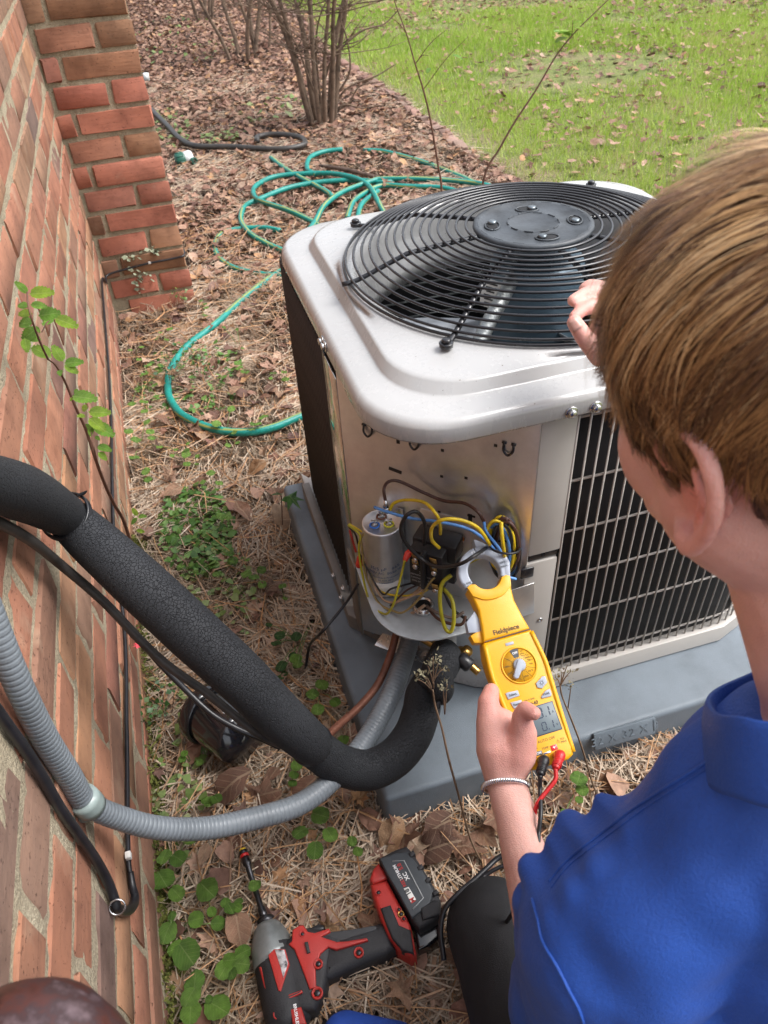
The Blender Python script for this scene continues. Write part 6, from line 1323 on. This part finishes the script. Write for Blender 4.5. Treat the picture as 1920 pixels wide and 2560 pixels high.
hU = cv(-.22, .80, .52).normalized(); hF = cv(-.45, .24, -.86); hF = (hF-hU*hF.dot(hU)).normalized(); hL = hU.cross(hF).normalized()
HC = at(1722, 1232, .366)-hL*.080+hU*.018+hF*.012
def H(f, l, u): return HC+(hF*f+hL*l+hU*u)*HS
hax = (hF, hL, hU)
NB = at(2130, 1800, .44)                       # base of the neck
P = []
P.append(ell(H(-.010, 0, .022), hax, (.098*HS, .076*HS, .092*HS)))
P.append(ell(H(.020, 0, -.025), hax, (.066*HS, .064*HS, .080*HS)))
P += chain([H(.062, 0, -.085), H(.048, .030, -.075), H(.010, .052, -.055)], [.020, .018, .020])
P += chain([H(.062, 0, -.085), H(.048, -.030, -.075), H(.010, -.052, -.055)], [.020, .018, .020])
P.append(ell(H(.045, .028, -.040), hax, (.036, .032, .040))); P.append(ell(H(.045, -.028, -.040), hax, (.036, .032, .040)))
P += chain([H(.080, 0, .018), H(.106, 0, -.018), H(.095, 0, -.028)], [.008, .010, .008])
P += chain([H(.080, .014, -.055), H(.084, 0, -.053), H(.080, -.014, -.055)], [.006, .008, .006])
P += chain([H(.072, .045, .026), H(.088, 0, .024), H(.072, -.045, .026)], [.012, .014, .012])
P += chain([H(.0, .030, -.055), H(-.02, .0, -.09), NB, NB+(NB-H(-.03, 0, -.08)).normalized()*.04], [.043, .045, .045, .045])
P += chain([H(-.045, 0, -.03), H(-.050, 0, -.085), NB-cv(0, .0, .0)], [.05, .045, .048])
# ears
for s in (1, -1):
    E_ = lambda f, u, l=0: H(-.006+f*1.12, s*(.073+.009+max(0, -f)*.38+l), -.020+u*1.04)
    hel = [E_(.010, .004, -.006), E_(.012, .018), E_(.004, .031), E_(-.010, .034), E_(-.022, .025), E_(-.026, .008), E_(-.022, -.010), E_(-.014, -.024), E_(-.004, -.034), E_(.006, -.028, -.006)]
    P.append(tube(hel, [.0040, .0042, .0044, .0046, .0048, .0046, .0042, .0046, .0058, .0045], 10, 4))
    P.append(ell(E_(-.006, -.002, -.011), (hF*1.0, hL, hU), (.017, .0028, .027))); P += chain([E_(-.002, -.030, -.002), E_(-.004, -.031, -.002)], [.0075, .0075])
    P += chain([E_(-.010, .016, -.001), E_(-.016, .002, -.001), E_(-.010, -.016, -.002)], [.003, .0032, .003])
# left arm: shoulder, elbow, forearm, hand
SL = at(1545, 2330, .53); EL = at(1405, 2470, .78); WR = at(1263, 1965, .925)
P += chain([NB, SL], [.040, .040]); P += chain([SL, EL], [.042, .036])
fa = [EL, EL+(WR-EL)*.25, EL+(WR-EL)*.55, EL+(WR-EL)*.82, WR]; P += chain(fa, [.033, .0335, .0275, .0225, .0220])
P += chain([WR+cX*.006, EL+(WR-EL)*.8+cX*.006], [.0205, .022])
def hp_(px, py, d): return at(px, py, d)
W0 = WR
P += chain([W0, hp_(1240, 1875, .932), hp_(1228, 1808, .940), hp_(1221, 1757, .945), hp_(1228, 1728, .955)], [.022, .0245, .0190, .0135, .0105])        # index side of the palm
P += chain([W0+cX*.002, hp_(1265, 1880, .932), hp_(1258, 1815, .945)], [.022, .0275, .019])
P += chain([hp_(1275, 1930, .925), hp_(1296, 1885, .922), hp_(1308, 1835, .918), hp_(1304, 1792, .912), hp_(1313, 1774, .906), hp_(1334, 1783, .895)], [.020, .0220, .0170, .0120, .0104, .0088])   # thumb with its root
P.append(ell(hp_(1252, 1850, .945), (cX, cY, cZ), (.030, .040, .018)))
# four fingers wrapping behind the meter
fb = [(1222, 1748, .950, 1.0), (1216, 1800, .958, 1.05), (1222, 1850, .964, 1.0), (1240, 1895, .966, .85)]
for i, (x, y, d, s_) in enumerate(fb):
    a = hp_(x, y, d); b_ = a+(Wax*.012*s_-nrm*.030+Lax*.004); c_ = b_+(Wax*.030*s_-nrm*.006); e_ = c_+(Wax*.020*s_+nrm*.010)
    P += chain([a, b_, c_, e_], [.0115, .0098, .0088, .0078])
# right arm reaching past the head to the grille
SR = NB+(NB-SL)*.9+cv(.02, .02, -.03); WR2 = at(1640, 880, .80); EL2 = (SR+WR2)/2+cv(.10, -.06, -.04)
P += chain([NB, SR], [.040, .040]); P += chain([SR, EL2], [.042, .036]); P += chain([EL2, WR2], [.035, .024])
PR = at(1545, 842, .79); P += chain([WR2, PR], [.024, .026]); P.append(ell(at(1560, 838, .79), (cX, cY, cZ), (.038, .030, .016)))
def finger(pts, rs): return chain([at(*p) for p in pts], rs)
P += finger([(1540, 880, .785), (1500, 890, .778), (1462, 845, .768), (1436, 806, .764)], [.015, .0115, .0095, .0080])          # thumb
P += finger([(1540, 800, .80), (1488, 764, .80), (1456, 774, .795), (1436, 793, .788)], [.0100, .0080, .0074, .0064])
P += finger([(1550, 760, .81), (1495, 728, .81), (1460, 736, .806), (1432, 752, .80)], [.0100, .0080, .0074, .0065])
P += finger([(1545, 790, .81), (1505, 722, .815), (1475, 716, .82), (1462, 722, .82)], [.011, .009, .008, .007])
P += finger([(1560, 800, .815), (1525, 730, .825), (1505, 720, .83), (1492, 724, .83)], [.010, .008, .007, .0062])
body = organic('body', P, .0026, M_skin, per, 5, .5)
earc = np.array(H(-.01, .085, -.02)); kn_ = [np.array(at(1225, 1745, .945)), np.array(at(1320, 1778, .9)), np.array(at(1440, 790, .78)), np.array(at(1285, 1860, .92))]
co = np.zeros(len(body.data.vertices)*3, np.float32); body.data.vertices.foreach_get('co', co); co = co.reshape(-1, 3)
fl_ = np.exp(-(np.linalg.norm(co-earc, axis=1)/.030)**2)*1.0
for k_n in kn_: fl_ = np.maximum(fl_, .55*np.exp(-(np.linalg.norm(co-k_n, axis=1)/.035)**2))
at_ = body.data.attributes.new('flush', 'FLOAT', 'POINT'); at_.data.foreach_set('value', fl_.astype(np.float32))
# nails
M_nail = plain('fingernail', (.62, .36, .30), .28)
def nail(p, fwd, up_, w_=.010, l_=.011):
    M = frame_m(p, fwd, None, up_); V = []; F = []
    for i in range(5):
        for j in range(5): x_ = (i/4-.5)*l_; y_ = (j/4-.5)*w_*(1-.25*(i/4)); V.append(M @ Vector((x_, y_, -(y_/w_)**2*.006-.001*(i/4))))
    for i in range(4):
        for j in range(4): q = i*5+j; F.append((q, q+5, q+6, q+1))
    o = obj('fingernail', (V, F), M_nail, body); m = o.modifiers.new('s', 'SOLIDIFY'); m.thickness = .0008; return o
from mathutils.bvhtree import BVHTree
dg = bpy.context.evaluated_depsgraph_get(); dg.update()
def bvh_of(o): 
    off = Vector(o.matrix_world.translation); me = o.data; return BVHTree.FromPolygons([v.co.copy() for v in me.vertices], [tuple(p.vertices) for p in me.polygons])
bb_ = bvh_of(body)
def hit(bv, px, py):
    loc, n_, i_, d_ = bv.ray_cast(Vector(CAM), Vector(ray(px, py)).normalized()); return loc, n_
l_, n_ = hit(bb_, 1437, 812)
if l_: nail(l_+n_*.0006, at(1437, 808, .762)-at(1462, 845, .765), n_, .0115, .012)

# ------------------------------------------------------------------ hair
M_hair, t, b = new_mat('light_brown_hair'); a = N(t, 'ShaderNodeAttribute'); a.attribute_name = 'rnd'
r = ramp(t, a.outputs['Fac'], [(0, (.024, .010, .005)), (.25, (.070, .029, .012)), (.45, (.16, .070, .025)), (.65, (.31, .155, .055)), (.85, (.50, .29, .12)), (1, (.66, .46, .25))]); t.links.new(r.outputs[0], b.inputs['Base Color'])
b.inputs['Roughness'].default_value = .42; b.inputs['Specular IOR Level'].default_value = .5
M_scalp = plain('hair_underlayer', (.060, .030, .014), .7)
E0 = H(-.010, 0, .022); ER = np.array([.0995, .0775, .0935])*HS
def to_h(p): d = p-E0; return np.array([d.dot(hF), d.dot(hL), d.dot(hU)])
def surf(q, off): q = q/np.linalg.norm(q/ER); n_ = q/ER**2; n_ /= np.linalg.norm(n_); return q+n_*off, n_
def region(q):      # q unit-ish (f,l,u) scaled by radii
    f, l, u = q; al = abs(l)
    if f > .10 and al > .28: return u > -.62+.30*(f-.10)
    if f > .10: return u > .12
    if f > -.22: return u > -.05
    return u > -.72-.1*f
rg = np.random.default_rng(77); crown = np.array([-.80, -.22, .56]); V = []; F = []; R = []; ca_ = crown/np.linalg.norm(crown); NC = 2100; PER = 13; nst = 8
made = 0
while made < NC:
    q = rg.normal(0, 1, 3); q /= np.linalg.norm(q)
    if abs(q[1]) > .72 and q[0] < .10 and q[0] > -.34 and q[2] < .02: continue
    if not region(q) or (q[1] < -.6 and rg.random() < .7): continue
    made += 1; top = max(0, q[2]); fr = max(0, q[0])
    d0 = q-ca_*(q@ca_); d0 /= np.linalg.norm(d0)+1e-6; d0 = d0+np.array([.25*top, 0, -.45])+rg.normal(0, .085, 3)
    Ln = (.044+.046*top+.016*fr)*rg.uniform(.7, 1.25)*(1 if q[2] > -.15 else .6); lift = rg.uniform(.001, .010)*(.5+.8*top); end = rg.uniform(-.001, .009)*(.4+top+fr)
    sway = rg.normal(0, .06, 3); tone0 = np.clip(.24+.22*top+rg.normal(0, .15)+(.30 if rg.random() < .20+.25*top else 0), 0, 1); sprd = rg.uniform(.0035, .0065)
    pp, nn = surf(q*ER, .001); guide = []; d = d0.copy()
    for k in range(nst+1):
        t_ = k/nst; g, nn = surf(pp, .0012+lift*math.sin(min(1, t_*1.3)*math.pi*.6)+end*t_); dd = d-nn*(d@nn); dd /= np.linalg.norm(dd)+1e-6; guide.append((g, nn, dd, np.cross(nn, dd))); pp = g+dd*Ln/nst; d = d+sway*.35+np.array([0, 0, -.05])
    for s_ in range(PER):
        o1, o2 = rg.normal(0, sprd), rg.uniform(-.0012, .0022); l0 = rg.uniform(.7, 1.0); wd = rg.uniform(.00022, .00050); tn = tone0+rg.normal(0, .07); base = len(V); cv_ = rg.normal(0, .003)
        for k in range(nst+1):
            t_ = k/nst*l0; kk = t_*nst; i0 = min(nst-1, int(kk)); f_i = kk-i0; g = guide[i0][0]*(1-f_i)+guide[i0+1][0]*f_i; nn, dd, sd_ = guide[i0][1:]
            c_ = g+sd_*(o1*(1-.62*t_)+cv_*t_*t_)+nn*(o2*(1-.3*t_)); w_ = wd*(1-.8*(k/nst)**2)
            for sg in (-1, 1):
                v = c_+sd_*w_*sg; V.append(tuple(E0+hF*v[0]+hL*v[1]+hU*v[2])); R.append(float(np.clip(tn+.13*t_, 0, 1)))
        for k in range(nst): F.append((base+2*k, base+2*k+1, base+2*k+3, base+2*k+2))
hm = np_mesh('hair', V, F, R, M_hair); hair = obj('hair', hm, None, per)
# under-layer just over the scalp so no skin shows between locks
Vc = []; Fc = []; idx = {}
for i in range(41):
    for k in range(64):
        th_ = math.pi*i/40; ph = 2*math.pi*k/64; q = np.array([math.sin(th_)*math.cos(ph), math.sin(th_)*math.sin(ph), math.cos(th_)])
        if region(q): s_, _n = surf(q*ER, .0022); idx[(i, k)] = len(Vc); Vc.append(tuple(E0+hF*s_[0]+hL*s_[1]+hU*s_[2]))
for i in range(40):
    for k in range(64):
        ks = [(i, k), (i+1, k), (i+1, (k+1) % 64), (i, (k+1) % 64)]
        if all(x in idx for x in ks): Fc.append(tuple(idx[x] for x in ks))
obj('hair_base', (Vc, Fc), M_scalp, hair)

# ------------------------------------------------------------------ polo shirt
M_shirt, t, b = new_mat('royal_blue_polyester'); n1 = noise_node(t, 6, 4); n2 = noise_node(t, 1500, 2)
r = ramp(t, n1.outputs[0], [(.3, (.006, .056, .30)), (.7, (.009, .074, .39))]); t.links.new(r.outputs[0], b.inputs['Base Color']); b.inputs['Roughness'].default_value = .55
n4 = noise_node(t, 420, 2); r4 = ramp(t, n4.outputs[0], [(.35, (.93, .94, .95)), (.65, (1.04, 1.04, 1.04))]); t.links.new(mixc(t, 1, r.outputs[0], r4.outputs[0], 'MULTIPLY'), b.inputs['Base Color']); ah = N(t, 'ShaderNodeMath', operation='ADD'); t.links.new(n2.outputs[0], ah.inputs[0]); t.links.new(n4.outputs[0], ah.inputs[1]); b.inputs['Sheen Weight'].default_value = .05; bump(t, b, ah.outputs[0], .0005)
S = []
spine = [NB+cv(.010, -.02, -.02), at(2150, 2350, .56), at(2300, 2900, .55), at(2500, 3700, .58)]
S += chain([NB+cv(-.02, -.03, -.03), NB+cv(-.01, -.06, -.04)], [.050, .065])
S += chain([at(1950, 1950, .465), SL+cv(.004, .004, -.002)], [.056, .067]); S += chain([NB+cv(.02, -.03, -.02), SR], [.055, .06])
S += chain([NB+cv(-.01, -.07, -.045), at(2050, 2500, .56), at(2150, 3100, .56), at(2300, 3900, .6)], [.080, .115, .12, .12])
S += chain([SL+cv(.03, -.01, -.01), at(1760, 2480, .57), at(1800, 2900, .56), at(1950, 3600, .6)], [.060, .085, .10, .11])
S += chain([SR, at(2500, 2700, .58), at(2600, 3400, .6)], [.06, .1, .11])
slv = at(1452, 2520, .70); S += chain([SL, at(1500, 2420, .60), slv, at(1445, 2640, .72)], [.064, .062, .062, .060])
S += chain([SR, SR+(EL2-SR)*.7], [.06, .058])
def sp(x, y, d): return at(x, y, d)
for a_, b_, ra, rb in (((1385, 2110, .555), (1470, 2230, .505), .012, .020), ((1420, 2060, .560), (1520, 2160, .500), .013, .022), ((1510, 2010, .545), (1590, 2090, .49), .013, .020), ((1345, 2170, .560), (1420, 2300, .515), .012, .022),
    ((1330, 2260, .56), (1380, 2480, .60), .012, .016)):
    S.append(capsule(sp(*a_), sp(*b_), ra, rb))
tex = bpy.data.textures.new('cloth_folds', 'CLOUDS'); tex.noise_scale = .07; tex.noise_depth = 1
tex2 = bpy.data.textures.new('cloth_creases', 'MARBLE'); tex2.noise_scale = .12; tex2.turbulence = 9; tex2.noise_depth = 1
def folds(o):
    for tx_, st in ((tex, .016), (tex2, .009)):
        m = o.modifiers.new('d', 'DISPLACE'); m.texture = tx_; m.strength = st; m.mid_level = .5; m.texture_coords = 'GLOBAL'
    m = o.modifiers.new('s2', 'SMOOTH'); m.iterations = 3
shirt = organic('polo_shirt', S, .0036, M_shirt, per, 5, .5, folds)
# bunched folds on the front edge of the shoulder, sleeve ridge, cap of the sleeve
sb_ = bvh_of(shirt)
def onshirt(px, py, off=.0): 
    l_, n_ = hit(sb_, px, py)
    return (l_+n_*off) if l_ else None
def seam(pts, name, r_, off=.0003, n=6, par=None, mat=None):
    Q = catmull([(x, y, 0) for x, y in pts], n); C = [onshirt(q[0], q[1], off) for q in Q]; C = [c for c in C if c is not None]
    if len(C) > 3: return obj(name, tube(C, r_, 6, 2), mat or M_shirt, par or shirt), C
    return None, []
M_thread = plain('blue_thread', (.006, .05, .30), .6)
o_, C_ = seam([(1372, 2206), (1420, 2150), (1510, 2079), (1620, 1998), (1742, 1921), (1800, 1885)], 'shoulder_seam', .0011)
def stitches(C, off, step=2):
    G = []
    for i in range(0, len(C)-1, step): G.append(tube([C[i], C[i]+(C[i+1]-C[i])*.55], .0005, 5, 1, smooth=False))
    if G: tag(obj('stitching', join_geo(G), M_thread, shirt), kind='stuff')
_, C2 = seam([(1378, 2220), (1426, 2162), (1516, 2092), (1626, 2011), (1748, 1934), (1804, 1898)], 'seam_allowance', .0005, n=26)
stitches(C2, 0)
o_, C_ = seam([(1330, 2248), (1345, 2300), (1358, 2356), (1395, 2420), (1425, 2480), (1450, 2530), (1470, 2600)], 'armhole_seam', .0014)
# collar: folded band round the neck
nd = (H(-.03, 0, -.09)-NB).normalized(); cc = at(2050, 1790, .44)+nd*.004
fwd_n = (hF-nd*hF.dot(nd)).normalized(); sid = nd.cross(fwd_n)
V = []; F = []; n = 48; prof = [(.050, -.020), (.054, .010), (.0565, .027), (.059, .031), (.062, .028), (.068, .008), (.0745, -.014), (.0735, -.017), (.066, -.004), (.060, .010)]
for k in range(n):
    a_ = 2*math.pi*k/n; front = max(0, math.cos(a_))
    for r_, z_ in prof: V.append(cc+(fwd_n*math.cos(a_)*1.08+sid*math.sin(a_)*1.05)*(r_*.93+.0015*math.sin(a_*5))+nd*(z_-.030*front+.0015*math.sin(3*a_)))
m_ = len(prof)
for k in range(n):
    for j in range(m_): j2 = (j+1) % m_; k2 = (k+1) % n; F.append((k*m_+j, k2*m_+j, k2*m_+j2, k*m_+j2))
o = obj('collar', (V, F), M_shirt, per); mm_ = o.modifiers.new('s', 'SUBSURF'); mm_.levels = 1; mm_.render_levels = 1
# ------------------------------------------------------------------ trousers and boots
M_trs = plain('black_cotton', (.008, .008, .010), .8, 0, .2, 30, .0006, 900)
KN = at(1232, 2318, .985); T = []
hipL = at(1750, 3500, .66); T += chain([KN, at(1330, 2560, .90), at(1500, 3000, .78), hipL], [.060, .072, .080, .09])
ank = KN+Vector((.03, -.38, 0)); ank.z = .06; kn2 = KN+Vector((0, 0, -.03)); T += chain([kn2, KN+(ank-KN)*.5, ank], [.052, .050, .038])
hipR = hipL+Vector((.22, .03, 0)); KR = Vector((.84, -1.20, .36)); T += chain([hipR, KR], [.09, .062]); T += chain([KR, Vector((.86, -1.26, .08))], [.055, .042]); T += chain([hipL, hipR], [.11, .11])
def tf(o):
    m = o.modifiers.new('d', 'DISPLACE'); m.texture = tex; m.strength = .008; m.mid_level = .5; m.texture_coords = 'GLOBAL'
organic('trousers', T, .006, M_trs, per, 8, .5, tf)
M_boot = plain('boot_leather', (.03, .022, .018), .5)
organic('boot', chain([Vector((.86, -1.29, .05)), Vector((.85, -1.19, .04)), Vector((.84, -1.09, .032))], [.048, .045, .036]), .006, M_boot, per, 4)
organic('boot', chain([ank+Vector((0, 0, -.01)), ank+Vector((0, -.07, -.02)), ank+Vector((.0, -.03, -.03))], [.045, .04, .03]), .006, M_boot, per, 4)
# bracelet: silver rope chain round the wrist
M_silver = plain('silver_chain', (.80, .79, .80), .18, 1, .08, 200)
bax = (EL-WR).normalized(); bc_ = WR+bax*.001; bu = cX-bax*cX.dot(bax); bu.normalize(); bv = bax.cross(bu); G = []
for ph in (0, math.pi*2/3, math.pi*4/3):
    pts = []
    for k in range(241):
        a_ = 2*math.pi*k/240; ce = bc_+bu*math.cos(a_)*.0265+bv*math.sin(a_)*.0265+bax*(.004*math.cos(a_)+.003*math.sin(a_)); rad_d = (bu*math.cos(a_)+bv*math.sin(a_)); q = a_*20+ph
        pts.append(ce+rad_d*math.cos(q)*.0021+bax*math.sin(q)*.0024)
    G.append(tube(pts, .00135, 6, 1, smooth=False, cap=False))
obj('bracelet', join_geo(G), M_silver, per)
# shoe toe at the bottom edge
sh_ = thing('shoe', 'blue and black shoe toe poking in at the bottom edge beside the impact driver', 'shoe', on(860, 2620, 'z', 0))
s0, s1 = on(985, 2650, 'z', .035), on(865, 2598, 'z', .03)
organic('shoe_upper', chain([s0+Vector((0, -.1, .03)), s0, s1], [.045, .042, .032]), .004, plain('blue_mesh_fabric', (.02, .08, .42), .7), sh_, 4)
organic('shoe_sole', chain([s0+Vector((0, -.1, -.02)), s0+Vector((0, 0, -.02)), s1+Vector((-.004, .004, -.016))], [.045, .044, .0345]), .004, M_drub, sh_, 4)
